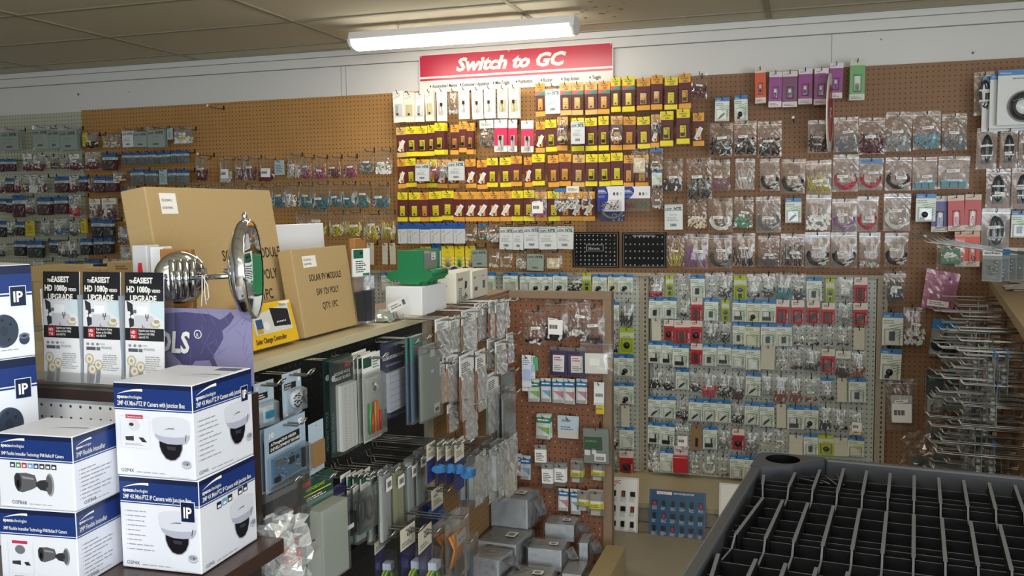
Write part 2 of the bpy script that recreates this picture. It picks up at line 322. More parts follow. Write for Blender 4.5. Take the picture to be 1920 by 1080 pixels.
# --- LED cards
HC = {'y': '#e8d42a', 'o': '#e0a03c', 'f': '#d8b26a'}
for k in HC:
    w, h = .066, .18; hm = M(HC[k], .45)
    for v in ('', 's', 't', 'b'):   # plain, sticker, tricolour, part in blister
        c = card(w, h, .0012, ((.25, hm), (.6, MAR), (.15, hm)), .014)
        t = MB(); t.text(FRONT, 'Lumex', -.025, -.001, .007, INK, sx=.9); t.text(FRONT, 'SUPER BRITE', 0, -.013, .0098, INK, .0008, .01, align='CENTER', sx=.75); t.text(FRONT, 'LED', .004, -.026, .0125, INK, .0008, .02, align='CENTER', sx=1.1)
        if v == 't':
            t.poly(FRONT, [(-w / 2, -.031), (w / 2, -.031), (-w / 2, -.053)], M('#c25a72')); t.poly(FRONT, [(-w / 2, -.053), (w / 2, -.031), (w / 2, -.053)], M('#2f8a70'))
        i = MB(); i.rect(FRONT, -.016, -.132, .016, -.07, hm, .0009); i.box(-.004, -.005, -.126, .004, 0, -.117, BLK); lines(i, FRONT, -.012, -.112, .012, -.075, 3, 3, M('#b08a2a'), .0011, .2)
        parts = [('card', c), ('lettering', t), ('part_insert', i)]
        if v != 's':
            bl = MB(); dome(bl, -.02, -.135, .02, -.064, .011, BLIST); parts.append(('blister', bl))
        if v == 's':
            q = MB(); f = Fr((0, -.003, -.098), (sin(.5), 0, cos(.5)), (-cos(.5), 0, sin(.5)))
            q.box(-.036, 0, -.012, .036, .0005, .012, WHITE, f); lines(q, Fr((0, -.0035, -.098), (sin(.5), 0, cos(.5)), (-cos(.5), 0, sin(.5))), -.03, -.006, .03, .006, 2, 2, M('#b5b3ae')); parts.append(('sticker', q))
        if v == 'b':
            i.box(-.012, -.009, -.125, .01, 0, -.108, BLK); i.tube([(-.008, -.006, -.075), (.01, -.006, -.08), (.008, -.006, -.105)], .0016, STEEL, 5)
        T_('led_%s%s' % (k, v), 'led_card', 'packaged part', w, h, *parts)
def tallcard(key, hd, body, ft, txt=1, comp='led', w=.08, h=.2, split=(.15, .7, .15), name='blister_card'):
    c = card(w, h, .0012, ((split[0], M(hd)), (split[1], M(body, .35)), (split[2], M(ft))), .014); t = MB()
    if txt: t.text(FRONT, 'Lumex', -w * .4, -.006, .011, M('#4a3a58'), sx=.9)
    lines(t, FRONT, -w * .4, .014 - h * .97, w * .3, .014 - h * .9, 2, 4)
    if txt == 2: t.text(FRONT, 'SUPER BRITE', 0, -.02, .011, M('#6a3a68'), .0008, .01, align='CENTER', sx=.75); t.text(FRONT, 'LED', 0, -.035, .014, M('#6a3a68'), .0008, .01, align='CENTER')
    i = MB(); bl = MB(); zc = .014 - h * .6
    if comp == 'led': i.box(-.008, -.008, zc - .022, .006, 0, zc, BLK); i.box(-.008, -.008, zc, .006, 0, zc + .02, M('#c9c9cf', .2)); dome(bl, -.02, zc - .035, .02, zc + .035, .012, BLIST)
    elif comp == 'wire': i.rect(FRONT, -.015, zc - .05, .015, zc + .02, PAPER, .0008); i.box(-.008, -.01, zc - .005, .006, 0, zc + .018, BLK); i.tube([(0, -.005, zc - .005), (.002, -.005, zc - .03), (.01, -.005, zc - .055), (.004, -.005, zc - .07), (-.004, -.005, zc - .062)], .0011, INK, 5); dome(bl, -.017, zc - .055, .017, zc + .022, .01, BLIST)
    elif comp == 'sock': i.box(-.007, -.01, zc - .0, .007, 0, zc + .03, M('#d8cfa8')); i.tube([(0, -.006, zc), (-.004, -.006, zc - .03), (.01, -.006, zc - .05), (.016, -.006, zc - .03), (.006, -.006, zc - .02)], .0018, M('#3a2a2a'), 6); dome(bl, -.02, zc - .06, .02, zc + .035, .012, BLIST)
    elif comp == 'green': i.rect(FRONT, -.018, zc - .035, .018, zc + .04, M('#b8c8b0'), .0008); i.box(-.01, -.008, zc - .03, .008, 0, zc, BLK); dome(bl, -.022, zc - .04, .022, zc + .045, .012, BLIST)
    T_(key, name, 'packaged part', w, h, ('card', c), ('lettering', t), ('part_insert', i), ('blister', bl))
tallcard('purple', '#ded2d8', '#8c2f80', '#e3dbd8'); tallcard('dpurple', '#ddd3cf', '#6d2c5c', '#ddd4cf'); tallcard('purpled', '#e4dcdc', '#8f3583', '#e3dbd8', 2)
tallcard('orangec', '#e0d0c0', '#d65a3a', '#e0d4c8'); tallcard('greenc', '#c9c8b4', '#5f9e58', '#cfd2c0', 0, 'green'); tallcard('violet', '#e2dcd6', '#45307a', '#ddd6cc', 1, 'sock')
tallcard('redc', '#d9c8b8', '#b8261f', '#ded2c4', 1, 'sock'); tallcard('orangew', '#d8b49a', '#d8491c', '#d8cbb8', 1, 'sock')
tallcard('pinkc', '#ece6e0', '#c4325a', '#ece6e0', 1, 'wire', .066, .18, (.26, .55, .19)); 
# --- blue-header cards with green stripes
BH = M('#2a78b8', .35); BODY = M('#dfe4dc', .4); GST = M('#7fa878', .5)
for k, v in enumerate(('none', 'box', 'knob', 'flat', 'jack', 'hinge')):
    for tint, bd in (('', '#dde3da'), ('y', '#dcdcc0')):
        w, h = .072, .112; c = card(w, h, .001, ((.16, BH), (.84, M(bd, .4))), .01); t = MB(); lines(t, FRONT, -.03, -.006, 0, .002, 1, 1, M('#bcd4e6'))
        lines(t, FRONT, -.032, -.03, .01, -.014, 2, 5, M('#8fa08f'))
        for j in range(6):
            z = -.035 - j * .0085; t.poly(FRONT, [(-.012 + j * .0065, z - .004), (w / 2 - .001, z + .006), (w / 2 - .001, z + .0085), (-.014 + j * .0065, z - .001)], GST)
        i = MB()
        if v == 'none': i.rect(FRONT, -.03, -.098, .03, -.095, M('#9fb0a4'), .0008)
        if v == 'box': i.box(-.012, -.012, -.085, .008, 0, -.055, BLK)
        if v == 'knob': i.lathe([(.013, 0), (.012, .012), (.008, .018)], BLK, (-.004, 0, -.075), (0, -1, 0), 14); i.box(-.02, -.008, -.096, -.004, 0, -.085, BLK)
        if v == 'flat': i.box(-.026, -.01, -.092, .014, 0, -.074, BLK); i.box(.004, -.008, -.074, .01, 0, -.05, BLK)
        if v == 'jack': i.tube([(-.018, -.006, -.092), (-.004, -.006, -.078), (.012, -.006, -.066)], [.003, .006, .004], M('#2f3032', .3), 8)
        if v == 'hinge': i.box(-.018, -.008, -.096, .018, 0, -.06, M('#c9ccc8', .25, .3)); i.box(-.012, -.012, -.09, .012, -.008, -.066, M('#f0f0ee', .2))
        bl = MB(); dome(bl, -.03, -.1, .028, -.045, .013, BLIST, 0, .1)
        T_('blue_%d%s' % (k, tint), 'striped_parts_card', 'packaged part', w, h, ('card', c), ('print', t), ('contents', i), ('blister', bl))
# small blue-topped blister tubs with coloured contents (left wall)
for k, cc in (('m', '#5a2430'), ('k', '#1f2328'), ('g', '#7d8584'), ('d', '#2c3f3a')):
    w, h = .085, .12; c = card(w, h, .001, ((.24, M('#2f5f9a', .3)), (.16, M('#c5cfca', .4)), (.6, M(cc, .5))), .01); t = MB(); lines(t, FRONT, -.03, -.038, .03, -.022, 2, 6)
    i = MB(); r = random.Random(5)
    for j in range(26):
        x, z = -.034 + .068 * r.random(), -.1 + .055 * r.random(); a = r.random() * 3; i.tube([(x - .007 * cos(a), -.004 - .006 * r.random(), z - .007 * sin(a)), (x + .007 * cos(a), -.004 - .006 * r.random(), z + .007 * sin(a))], .0028, M(cc if j % 4 else '#a8a8a6', .3), 5)
    bl = MB(); dome(bl, -.04, -.107, .04, -.042, .018, BLIST, 0, .08)
    T_('tub_' + k, 'blue_header_pack', 'packaged part', w, h, ('card', c), ('print', t), ('contents', i), ('blister', bl))
# --- red switch cards
for k in range(3):
    w, h = .068, .115; c = card(w, h, .0012, ((.3, M('#ddd3c8', .4)), (.7, M('#b3202c', .35))), .012); t = MB(); lines(t, FRONT, -.026, -.012, .01, .004, 2, 1, M('#9a5a58')); t.text(FRONT, 'GC Switch', .028, -.1, .013, WHITE, rot=R(90), sx=.85)
    i = MB()
    if k == 0: i.box(-.012, -.014, -.09, .006, 0, -.045, BLK)
    if k == 1: f = Fr((-.004, 0, -.068), (.8, 0, .6), (-.6, 0, .8)); i.box(-.022, -.012, -.011, .022, 0, .011, BLK, f)
    if k == 2: i.lathe([(.018, 0), (.017, .014), (.01, .018)], BLK, (-.002, 0, -.068), (0, -1, 0), 16)
    bl = MB(); dome(bl, -.026, -.098, .022, -.036, .016, BLIST)
    T_('red_%d' % k, 'red_switch_card', 'packaged part', w, h, ('card', c), ('lettering', t), ('contents', i), ('blister', bl))
b = MB(); b.box(-.04, 0, -.068, .04, .004, .04, M('#d8cec4', .4)); b.box(-.042, -.03, -.13, .042, .004, -.02, M('#b3212e', .3)); t = MB(); lines(t, FRONT, -.03, .0, .02, .02, 2, 4, M('#a05050')); t.rect(Fr((0, -.03, 0), (1, 0, 0), (0, 0, 1)), -.04, -.03, .04, -.027, M('#e6dcd4'))
T_('redbox', 'red_parts_box', 'packaged part', .084, .17, ('carton', b), ('lettering', t))
# --- green slim blister, big green card
for k in range(2):
    w, h = (.042, .12) if k == 0 else (.075, .125); lime = M('#a8bb2c', .35)
    c = card(w, h, .0012, ((.18, lime), (.2, M('#c8cdb8', .4)), (.62, lime)), .01); t = MB(); t.text(FRONT, 'SWITCHES', 0, -.036, .008 if k else .005, INK, align='CENTER') ; i = MB()
    if k: i.lathe([(.017, 0), (.014, .01)], BLK, (0, 0, -.075), (0, -1, 0), 16)
    else: i.lathe([(.011, 0), (.009, .008)], M('#55577f', .3), (0, 0, -.06), (0, -1, 0), 12); i.box(-.006, -.008, -.098, .006, 0, -.078, BLK)
    bl = MB(); dome(bl, -w * .4, -.105, w * .4, -.042, .014, BLIST)
    T_('lime_%d' % k, 'lime_switch_card', 'packaged part', w, h, ('card', c), ('lettering', t), ('contents', i), ('blister', bl))
# --- blank price card
b = card(.05, .12, .0008, ((1, M('#c9c5b4', .5)),)); b.rect(FRONT, -.02, -.03, .02, -.0292, M('#a5a296')); T_('blank', 'blank_card', 'card', .05, .12, ('card', b))
b = card(.05, .12, .0008, ((1, M('#8d6f50', .7)),)); b.box(-.004, -.006, -.09, .008, 0, -.05, BLK); T_('brownc', 'brown_card', 'card', .05, .12, ('card', b))
b = card(.06, .11, .0008, ((1, M('#a9c0c6', .5)),)); lines(b, FRONT, -.02, -.08, .02, -.02, 5, 3); T_('palec', 'pale_card', 'card', .06, .11, ('card', b))
b = card(.06, .11, .0008, ((1, M('#d0bd3a', .5)),)); lines(b, FRONT, -.02, -.08, .02, -.02, 5, 3, M('#8a7a2a')); T_('yellowc', 'yellow_card', 'card', .06, .11, ('card', b))
# --- chevron cards
for k, cc in (('a', '#c9b88a'), ('g', '#38b03a')):
    w, h = .072, .135; c = card(w, h, .001, ((.85, M('#e2cf2c', .4)), (.15, M('#1f3f9a', .4))), .012); t = MB(); t.text(FRONT, 'JB-LITE', 0, -.12, .014, WHITE, .0008, .02, align='CENTER', sx=.8)
    for j in range(3):
        z = -.05 - .022 * j; t.poly(FRONT, [(-w / 2, z), (0, z - .014), (w / 2, z), (w / 2, z - .009), (0, z - .023), (-w / 2, z - .009)], M('#efe8b0'))
    t.text(FRONT, 'LAMPS', 0, -.026, .008, M('#8a7a20'), align='CENTER'); i = MB()
    for j in range(4): i.tube([(-.006 + .004 * j, -.005, -.06), (-.008 + .006 * j, -.006, -.1)], .003, M(cc, .3), 5)
    bl = MB(); dome(bl, -.018, -.104, .018, -.045, .012, BLIST)
    T_('chev_' + k, 'chevron_card', 'packaged part', w, h, ('card', c), ('lettering', t), ('contents', i), ('blister', bl))
# --- blue topped poly bags with a bent wire drawing
w, h = .068, .125; c = card(w, h, .002, ((.3, M('#2a62b8', .3)), (.7, M('#eef0f3', .35))), .01); t = MB(); t.tube([(-.018, -.001, -.105), (-.016, -.001, -.08), (-.02, -.001, -.07), (.02, -.001, -.042)], .0007, INK, 4); lines(t, FRONT, -.028, -.05, -.01, -.036, 2, 2, M('#a0a6b0'))
f = MB(); f.box(-w / 2 - .001, -.005, .012 - h, w / 2 + .001, .0005, .008, FILMF); T_('bluebag', 'blue_top_bag', 'packaged part', w, h, ('backing_card', c), ('drawing', t), ('film', f))
# --- printed component bags
for k, tint in (('w', '#f0f3f1'), ('d', '#a9b8ae')):
    w, h = .095, .155; b = MB(); b.box(-w / 2, 0, -.145, w / 2, .006, -.014, M(tint, .35)); t = MB(); g = M('#3d8a72', .5)
    for z in (-.022, -.046): t.rect(FRONT, -w / 2, z, w / 2, z + .0022, g)
    t.text(FRONT, 'NTE', .001, -.042, .021, INK, .0008, .04); t.text(FRONT, '1/2W', -.044, -.042, .016, INK, .0008, .03, .15); t.text(FRONT, 'RESISTORS', 0, -.07, .008, M('#6f7c7c'), align='CENTER'); lines(t, FRONT, -.035, -.1, .035, -.078, 3, 8, M('#a5b0b0'))
    barcode(t, FRONT, -.018, -.128, .014, -.114, 3); f = MB(); f.box(-w / 2 - .002, -.002, -.148, w / 2 + .002, .007, .012, FILMF)
    T_('nte_' + k, 'component_bag', 'packaged part', w, h, ('sleeve', b), ('lettering', t), ('film', f))
# --- clear zip bags
def pouch(seed, w, h, top=.014):
    r = random.Random(seed); b = MB(); nx, nz = 12, 16; V = []; ph = r.random() * 6; k1 = 7 + r.random() * 4; k2 = 13 + r.random() * 6
    for j in range(nz + 1):
        for i in range(nx + 1):
            x = -w / 2 + w * i / nx; z = top - h * j / nz; e = min(1, 4 * min(i, nx - i) / nx) * min(1, 4 * min(j, nz - j) / nz)
            a = math.atan2(x, z - .004); d = math.hypot(x, z); cr = (sin(a * k1 + ph) * .6 + sin(a * k2 + ph * 2) * .4) * min(d, .05) / .05 * .0045
            belly = .011 * max(0, min(1, (j / nz - .15) * 1.6)) * e
            V.append((x * (1 + .03 * r.uniform(-1, 1)), -belly - abs(cr) * (.35 + e) + r.uniform(-.0005, .0005), z + r.uniform(-.001, .001)))
    b.add(V, [(j * (nx + 1) + i, j * (nx + 1) + i + 1, (j + 1) * (nx + 1) + i + 1, (j + 1) * (nx + 1) + i) for j in range(nz) for i in range(nx)], FILM, seed % 2 == 0)
    b.quad((-w / 2, .003, top - h), (w / 2, .003, top - h), (w / 2, .003, top), (-w / 2, .003, top), FILMF)
    b.box(-w / 2, -.002, top - .016, w / 2, 0, top - .0145, FILMH); return b.mesh('pouch')
def contents(kind, seed, w, h):
    r = random.Random(seed * 31 + 5); b = MB(); m = M('#777777', .3); m2 = M('#d8d8d4', .4); b.mi(m); b.mi(m2); zb = .014 - h + .006
    def tilt(n, zr, ln, rad, steep):
        for i in range(n):
            x = r.uniform(-.4, .4) * w; z = zb + r.random() * zr * h; a = pi / 2 + r.uniform(-steep, steep); l = ln * h * r.uniform(.7, 1)
            b.tube([(max(-.46 * w, min(.46 * w, x + t * l * cos(a))), -.002 - .005 * r.random(), max(zb, min(zb + .7 * h, z + t * l * sin(a)))) for t in (-.5, 0, .5)], rad * r.uniform(.8, 1.2), m if r.random() < .85 else m2, 5)
    if kind == 'bits':
        for i in range(64):
            x = r.uniform(-.43, .43) * w; z = zb + r.random() ** 1.5 * .38 * h; s = r.uniform(.004, .009); f = Fr((x, -.004 - .004 * r.random(), z), (cos(i), 0, sin(i)), (-sin(i), 0, cos(i)))
            b.box(-s, -.004, -s * .6, s, .003, s * .6, m if i % 5 else m2, f)
    elif kind == 'few':
        for i in range(13):
            x = r.uniform(-.38, .38) * w; s = r.uniform(.005, .01); f = Fr((x, -.005, zb + .004 + r.random() * .1 * h), (cos(i), 0, sin(i)), (-sin(i), 0, cos(i))); b.box(-s, -.004, -s * .7, s, .003, s * .7, m if i % 4 else m2, f)
    elif kind == 'rods': tilt(46, .42, .3, .0022, 1.1)
    elif kind == 'lines': tilt(26, .4, .6, .0014, .45)
    elif kind == 'loops':
        for i in range(14):
            cx = r.uniform(-.05, .05) * w; cz = zb + .3 * h + r.uniform(-.02, .05) * h; rx = .4 * w * r.uniform(.8, 1.05); rz = .27 * h * r.uniform(.85, 1.05); a0 = pi * r.uniform(.8, 1.0)
            p = [(cx + rx * cos(a0 + k * pi / 9 * 1.15), -.003 - .004 * r.random(), max(zb + .002, cz + rz * sin(a0 + k * pi / 9 * 1.15))) for k in range(10)]; b.tube(p, .0016, m, 5)
        for i in range(7):
            x = r.uniform(-.05, .35) * w; z = zb + r.uniform(.02, .2) * h; b.tube([(x, -.006, z), (x + .016, -.007, z + .007)], .0035, m2, 6)
    elif kind == 'cable':
        for i in range(9):
            q = (.06 + .022 * i) * w * r.uniform(.9, 1.1); qz = h * r.uniform(.26, .33); ox_ = r.uniform(-.04, .04) * w; oz_ = -.5 * h + .012 + r.uniform(-.02, .02) * h
            b.tube([(ox_ + q * cos(a), -.003 - .0025 * (i % 4), oz_ + qz * sin(a)) for a in [k * pi / 8 for k in range(16)]], .0032, m, 5, True)
        b.box(-.2 * w, -.009, -.78 * h, .2 * w, .001, -.2 * h, m)
        for z in (-.36, -.6): b.box(-.26 * w, -.016, z * h, .26 * w, .001, z * h + .006, m2)
    elif kind == 'clips':
        for i in (-1, 0, 1): b.box(i * .28 * w - .012, -.008, zb, i * .28 * w + .012, 0, zb + .03, m); b.box(i * .28 * w - .014, -.011, zb + .026, i * .28 * w + .014, 0, zb + .034, m2)
    elif kind == 'plate': b.box(-.34 * w, -.003, zb + .02, .34 * w, .001, -.035, m); b.box(-.2 * w, -.006, zb + .05, .1 * w, 0, zb + .075, m2)
    return b.mesh('contents')
_tag = MB(); _tag.box(-.021, -.0004, -.0055, .021, .0004, .0055, M('#f0eeea', .5)); lines(_tag, fr_at(-.0004), -.017, -.0025, .017, .0025, 1, 3, M('#6a6a6c'), .0003, .6); TAG = _tag.mesh('tag')
PW_, PH_ = .1, .15; POUCH = [pouch(i, PW_, PH_) for i in range(8)]; CONT = {}
for kd in ('bits', 'few', 'rods', 'lines', 'loops', 'cable', 'clips', 'plate'): CONT[kd] = [contents(kd, i, PW_, PH_) for i in range(4)]
_h = MB(); _h.box(-.046, -.003, -.03, .046, 0, .012, M('#e6e2d4', .5)); lines(_h, fr_at(-.003), -.035, -.02, .035, .0, 3, 4); HEADC = _h.mesh('header')
# colour of bag contents: key -> (main, second, words)
BC = {'mar': ('#5c1f33', '#7a3448', 'maroon pieces'), 'mag': ('#8c2a5e', '#a84a78', 'magenta sleeving'), 'blk': ('#17181b', '#d5d5d2', 'black parts'), 'gry': ('#6b6d70', '#b8babc', 'grey parts'), 'wht': ('#dcdad4', '#efeeea', 'white parts'),
      'teal': ('#1f6f80', '#3f98a4', 'teal sleeving'), 'yel': ('#c9bd3c', '#ded68a', 'yellow sleeving'), 'red': ('#b02438', '#d05a68', 'red parts'), 'clr': ('#b9b9b4', '#dddbd6', 'small clear parts'), 'drk': ('#2f3436', '#8c9092', 'dark parts'),
      'cop': ('#7a3c30', '#c9a898', 'copper parts'), 'grn': ('#2f7a52', '#e6e6e0', 'green and white parts'), 'brn': ('#3a2220', '#5a3a34', 'brown parts'), 'pnk': ('#b86a90', '#e0c8d4', 'pink wires'), 'bei': ('#cfc3a2', '#e2dac4', 'beige parts'), 'pur': ('#8a5a9a', '#cdb8d8', 'purple wires'), 'blu': ('#2f68a8', '#c9d4e0', 'blue parts')}
KW = {'bits': 'bag', 'few': 'bag', 'rods': 'bag', 'lines': 'bag', 'loops': 'bag', 'cable': 'bag', 'clips': 'bag', 'plate': 'bag'}
LOOK = {'flash_w': 'white flasher card', 'flash_y': 'cream flasher card with yellow window', 'flash_c': 'white flasher card with wired part', 'flash_e': 'cream flasher card with wire loop',
        'purple': 'purple blister card', 'dpurple': 'dark purple blister card', 'purpled': 'purple LED card', 'orangec': 'orange-red blister card', 'greenc': 'green blister card', 'violet': 'violet card with socket', 'redc': 'red card with socket', 'orangew': 'orange card with socket', 'pinkc': 'pink and white wired LED card',
        'redbox': 'red and white parts box', 'lime_0': 'slim lime green switch card', 'lime_1': 'lime green switch card', 'blank': 'blank off-white card', 'brownc': 'brown card', 'palec': 'pale blue-grey card', 'yellowc': 'yellow card',
        'chev_a': 'yellow chevron lamp card', 'chev_g': 'yellow chevron card with green lamps', 'bluebag': 'blue-topped poly bag', 'nte_w': 'white printed component bag', 'nte_d': 'grey-green printed component bag'}
for k, n in (('y', 'yellow'), ('o', 'orange'), ('f', 'faded orange')):
    for v, q in (('', ' LED card'), ('s', ' LED card with white sticker'), ('t', ' LED card with coloured triangles'), ('b', ' LED card with dark part')): LOOK['led_' + k + v] = n + q
for k, n in enumerate(('blue-header striped card', 'blue-header card with black box', 'blue-header card with black knob', 'blue-header card with flat switch', 'blue-header card with dark jack', 'blue-header card with silver part')): LOOK['blue_%d' % k] = n; LOOK['blue_%dy' % k] = 'yellowed ' + n
for k, n in (('m', 'maroon'), ('k', 'black'), ('g', 'grey'), ('d', 'dark green')): LOOK['tub_' + k] = 'blue-header pack of %s pieces' % n
for k, n in enumerate(('red switch card', 'red card with slanted switch', 'red card with round switch')): LOOK['red_%d' % k] = n
def sub(name, me, parent, cols=None):
    o = link(name, me, parent)
    if cols:
        for i, c in enumerate(cols):
            if i < len(o.material_slots): o.material_slots[i].link = 'OBJECT'; o.material_slots[i].material = c
    return o
_mesh = {}
def inst(key, loc, rz, w, h, label, group, opt=''):
    """hang one package: origin at its hang hole, scaled to width w and height h"""
    if key.startswith('bag'):
        f = key.split('_'); col, kind = f[1], f[2]; s = rng.randrange(100); c = BC[col]
        t = thing('zip_bag', label, 'packaged part', loc, rz, group); t.scale = (w / PW_, 1, h / PH_)
        cm = [M(c[0], .35), M(c[1], .35)]
        sub('contents', CONT[kind][s % 4], t, cm)
        p = sub('film', POUCH[s % 8], t)
        if 'H' in opt: o = sub('header', HEADC, t); o.location.y = -.004
        if 'n' not in opt:
            o = sub('label', TAG, t); o.location = (rng.uniform(-.012, .012), -.0175, -.062 + rng.uniform(-.02, .012)); o.rotation_euler.y = rng.uniform(-.12, .12); o.scale = (1, 1, PH_ / h * w / PW_)
        if 'Y' in opt: o = sub('label', TAG, t, [M('#d9c62e', .4)]); o.location = (.01, -.0178, -.09); o.scale = (.5, 1, 2.6)
        if 'P' in opt: o = sub('label', TAG, t); o.location = (0, -.0178, -.085); o.scale = (1.5, 1, 5)
        if 'B' in opt: o = sub('header', TAG, t, [BH]); o.location = (0, -.004, .0); o.scale = (2.2, 1, 2)
        return t
    T = LIB[key]; t = thing(T.name, label, T.cat, loc, rz, group); t.scale = (w / T.w, 1, h / T.h)
    for p in T.parts:
        k = (key, p[0])
        if k not in _mesh: _mesh[k] = mesh_of(p[1])
        sub(p[0], _mesh[k], t)
    return t
# peg hook: wire from the board out to the tip (local -Y), with upturned tip
def hookmesh(L, r=.0022, tip=.012, dbl=False, loop=False):
    b = MB()
    xs_ = (-.011, .011) if dbl else (0,)
    for x in xs_: b.tube([(x, 0, .018), (x, -.006, .0), (x, -L * .5, 0), (x, -L + .012, 0), (x, -L, tip)], r, WIRED if not dbl else STEEL, 5)
    if dbl: b.tube([(-.011, -L, tip), (.011, -L, tip)], r, STEEL, 5)
    if not dbl: b.box(-.004, -.003, -.004, .004, 0, .024, WIRED)
    if loop: b.tube([(.009 * cos(a), -L - .02, tip + .006 * sin(a)) for a in [k * pi / 5 for k in range(10)]], .0016, WIRED, 4, True)
    return b.mesh('hook')
_hk = {}
PEND = []
def hook(loc, rz, L, label, group, dbl=False, r=.0022, force=False):
    L = round(L, 3); k = (L, dbl, r)
    if not dbl and not force: PEND.append((L / (Vector(loc) - EYE).length, loc, rz, k, label, group)); return
    if k not in _hk: _hk[k] = hookmesh(L, r, .014, dbl)
    o = link('display_hook' if dbl else 'peg_hook', _hk[k]); o.location = loc; o.rotation_euler = (0, 0, rz); return tag(o, label, 'hook', group)
def look_of(key, opt):
    if key.startswith('bag'):
        f = key.split('_'); base = 'clear zip bag of ' + BC[f[1]][2]
        return ('headed' + base[5:] if 'H' in opt else base)
    return LOOK[key]
def row(name, where, view, Yf, items, yback=5.1, hooks=True, gap=.012, plane='Y'):
    """items: (key, x0, y0, x1, y1[, count on the hook[, options]]) in the pixels of a zoomed view (ox, oy, scale)"""
    ox, oy, s = view; idx = 0
    for it in items:
        key, x0, y0, x1, y1 = it[:5]; n = it[5] if len(it) > 5 else 1; opt = it[6] if len(it) > 6 else ''
        cx = (x0 + x1) / 2; PX = lambda x, y: (ox + x / s, oy + y / s)
        Y = Yf + (.0 if 'b' not in opt else .03) - (.02 if 'F' in opt else 0) + rng.uniform(-.004, .004)
        a = atY(*PX(x0, (y0 + y1) / 2), Y); c = atY(*PX(x1, (y0 + y1) / 2), Y); tp = atY(*PX(cx, y0), Y); bt = atY(*PX(cx, y1), Y)
        w = c.x - a.x; h = tp.z - bt.z; top = (.012 if not key.startswith('bag') else .014) * (h / (PH_ if key.startswith('bag') else LIB[key].h))
        p = Vector((tp.x, Y, tp.z - top)); lk = look_of(key, opt); wh = '%s hook in the %s' % (nth(idx), name)
        for k in range(n):
            pos = ('front of ' if n > 1 else '') if k == 0 else nth(k) + ' back, '
            q = Vector((p.x + rng.uniform(-.002, .002) * (k > 0), p.y + gap * k, p.z + rng.uniform(-.003, .002) * (k > 0)))
            if q.y > yback - .008: break
            o = inst(key, q, rng.uniform(-.05, .05), w, h, lk + ', ' + pos + wh, where, opt)
            o.rotation_euler.y = rng.uniform(-.03, .03)
        if hooks and 'x' not in opt:
            hook((p.x, yback, p.z + .0015), 0, yback - Y + .028, 'thin dark peg hook, %s in the %s' % (nth(idx), name), 'peg hooks of the ' + name)
        idx += 1
def finish_hooks(limit=298):
    PEND.sort(key=lambda q: -q[0])
    for _, loc, rz, k, lb, g in PEND[:limit]: hook(loc, rz, k[0], lb, g, False, k[2], True)
    b = MB()
    for _, loc, rz, k, lb, g in PEND[limit:]:
        L = k[0]; p = Vector(loc); b.tube([p + Vector(q) for q in ((0, 0, .018), (0, -.006, 0), (0, -L + .012, 0), (0, -L, .014))], .0022, WIRED, 4)
    if b.V: o = b.build('peg_hooks'); o['kind'] = 'stuff'; tag(o, 'thin dark peg hooks scattered over the far boards, holding the smallest packs', 'hooks')
# ------------------------------------------------------------------ goods on the wall, row by row
A = (0, 200, 3.375); B_ = (320, 200, 3.375); Cc = (720, 140, 5.4); D_ = (980, 130, 5.333); E_ = (720, 320, 4.909); F_ = (980, 320, 4.91)
G_ = (1220, 100, 4.5); H_ = (1500, 100, 4.5); I_ = (1220, 280, 4.5); J_ = (1500, 300, 4.155); K_ = (1620, 440, 2.571)
L_ = (1200, 500, 5.4); M_ = (1420, 500, 5.4); N_ = (1200, 690, 5.142); O_ = (1420, 690, 5.142)
bg = lambda c, k='rods': 'bag_%s_%s' % (c, k)
row('top far-left row', 0, A, 4.96, [
    ('nte_d', 0, 135, 110, 275, 3), ('nte_d', 205, 120, 300, 265, 2), ('nte_d', 298, 128, 372, 262, 2), ('nte_d', 370, 125, 480, 270, 3),
    ('yellowc', 520, 165, 546, 252, 3), (bg('brn', 'bits'), 545, 165, 600, 262, 4, 'Y'), (bg('clr', 'few'), 650, 180, 692, 258, 1, 'Y'), (bg('clr', 'few'), 692, 180, 765, 258),
    ('nte_w', 770, 135, 840, 255), ('nte_d', 845, 140, 925, 255, 2), ('nte_d', 928, 125, 1036, 255, 3), ('palec', 1055, 135, 1092, 208), (bg('wht', 'bits'), 1102, 130, 1205, 232, 3, 'Y')])
row('second far-left row', 1, A, 4.97, [
    ('tub_m', -62, 330, 28, 412), ('tub_m', 32, 330, 102, 408), (bg('mar', 'bits'), 145, 298, 205, 408, 1, 'H'), (bg('mar', 'bits'), 210, 305, 285, 408), (bg('mar'), 288, 320, 340, 398, 4, 'Y'), (bg('mar'), 378, 320, 425, 398, 3, 'Y'),
    (bg('mar', 'bits'), 440, 300, 505, 402, 3, 'H'), (bg('mar', 'bits'), 535, 288, 640, 398), ('tub_m', 648, 293, 728, 400, 3),
    ('tub_g', 770, 290, 803, 366), ('tub_g', 805, 290, 872, 366, 2), ('tub_g', 872, 290, 918, 362), ('tub_g', 920, 284, 984, 366, 2), ('tub_g', 985, 290, 1011, 362), ('tub_g', 1010, 284, 1073, 362, 2), ('tub_g', 1080, 280, 1117, 352), ('tub_g', 1118, 278, 1186, 356, 2)])
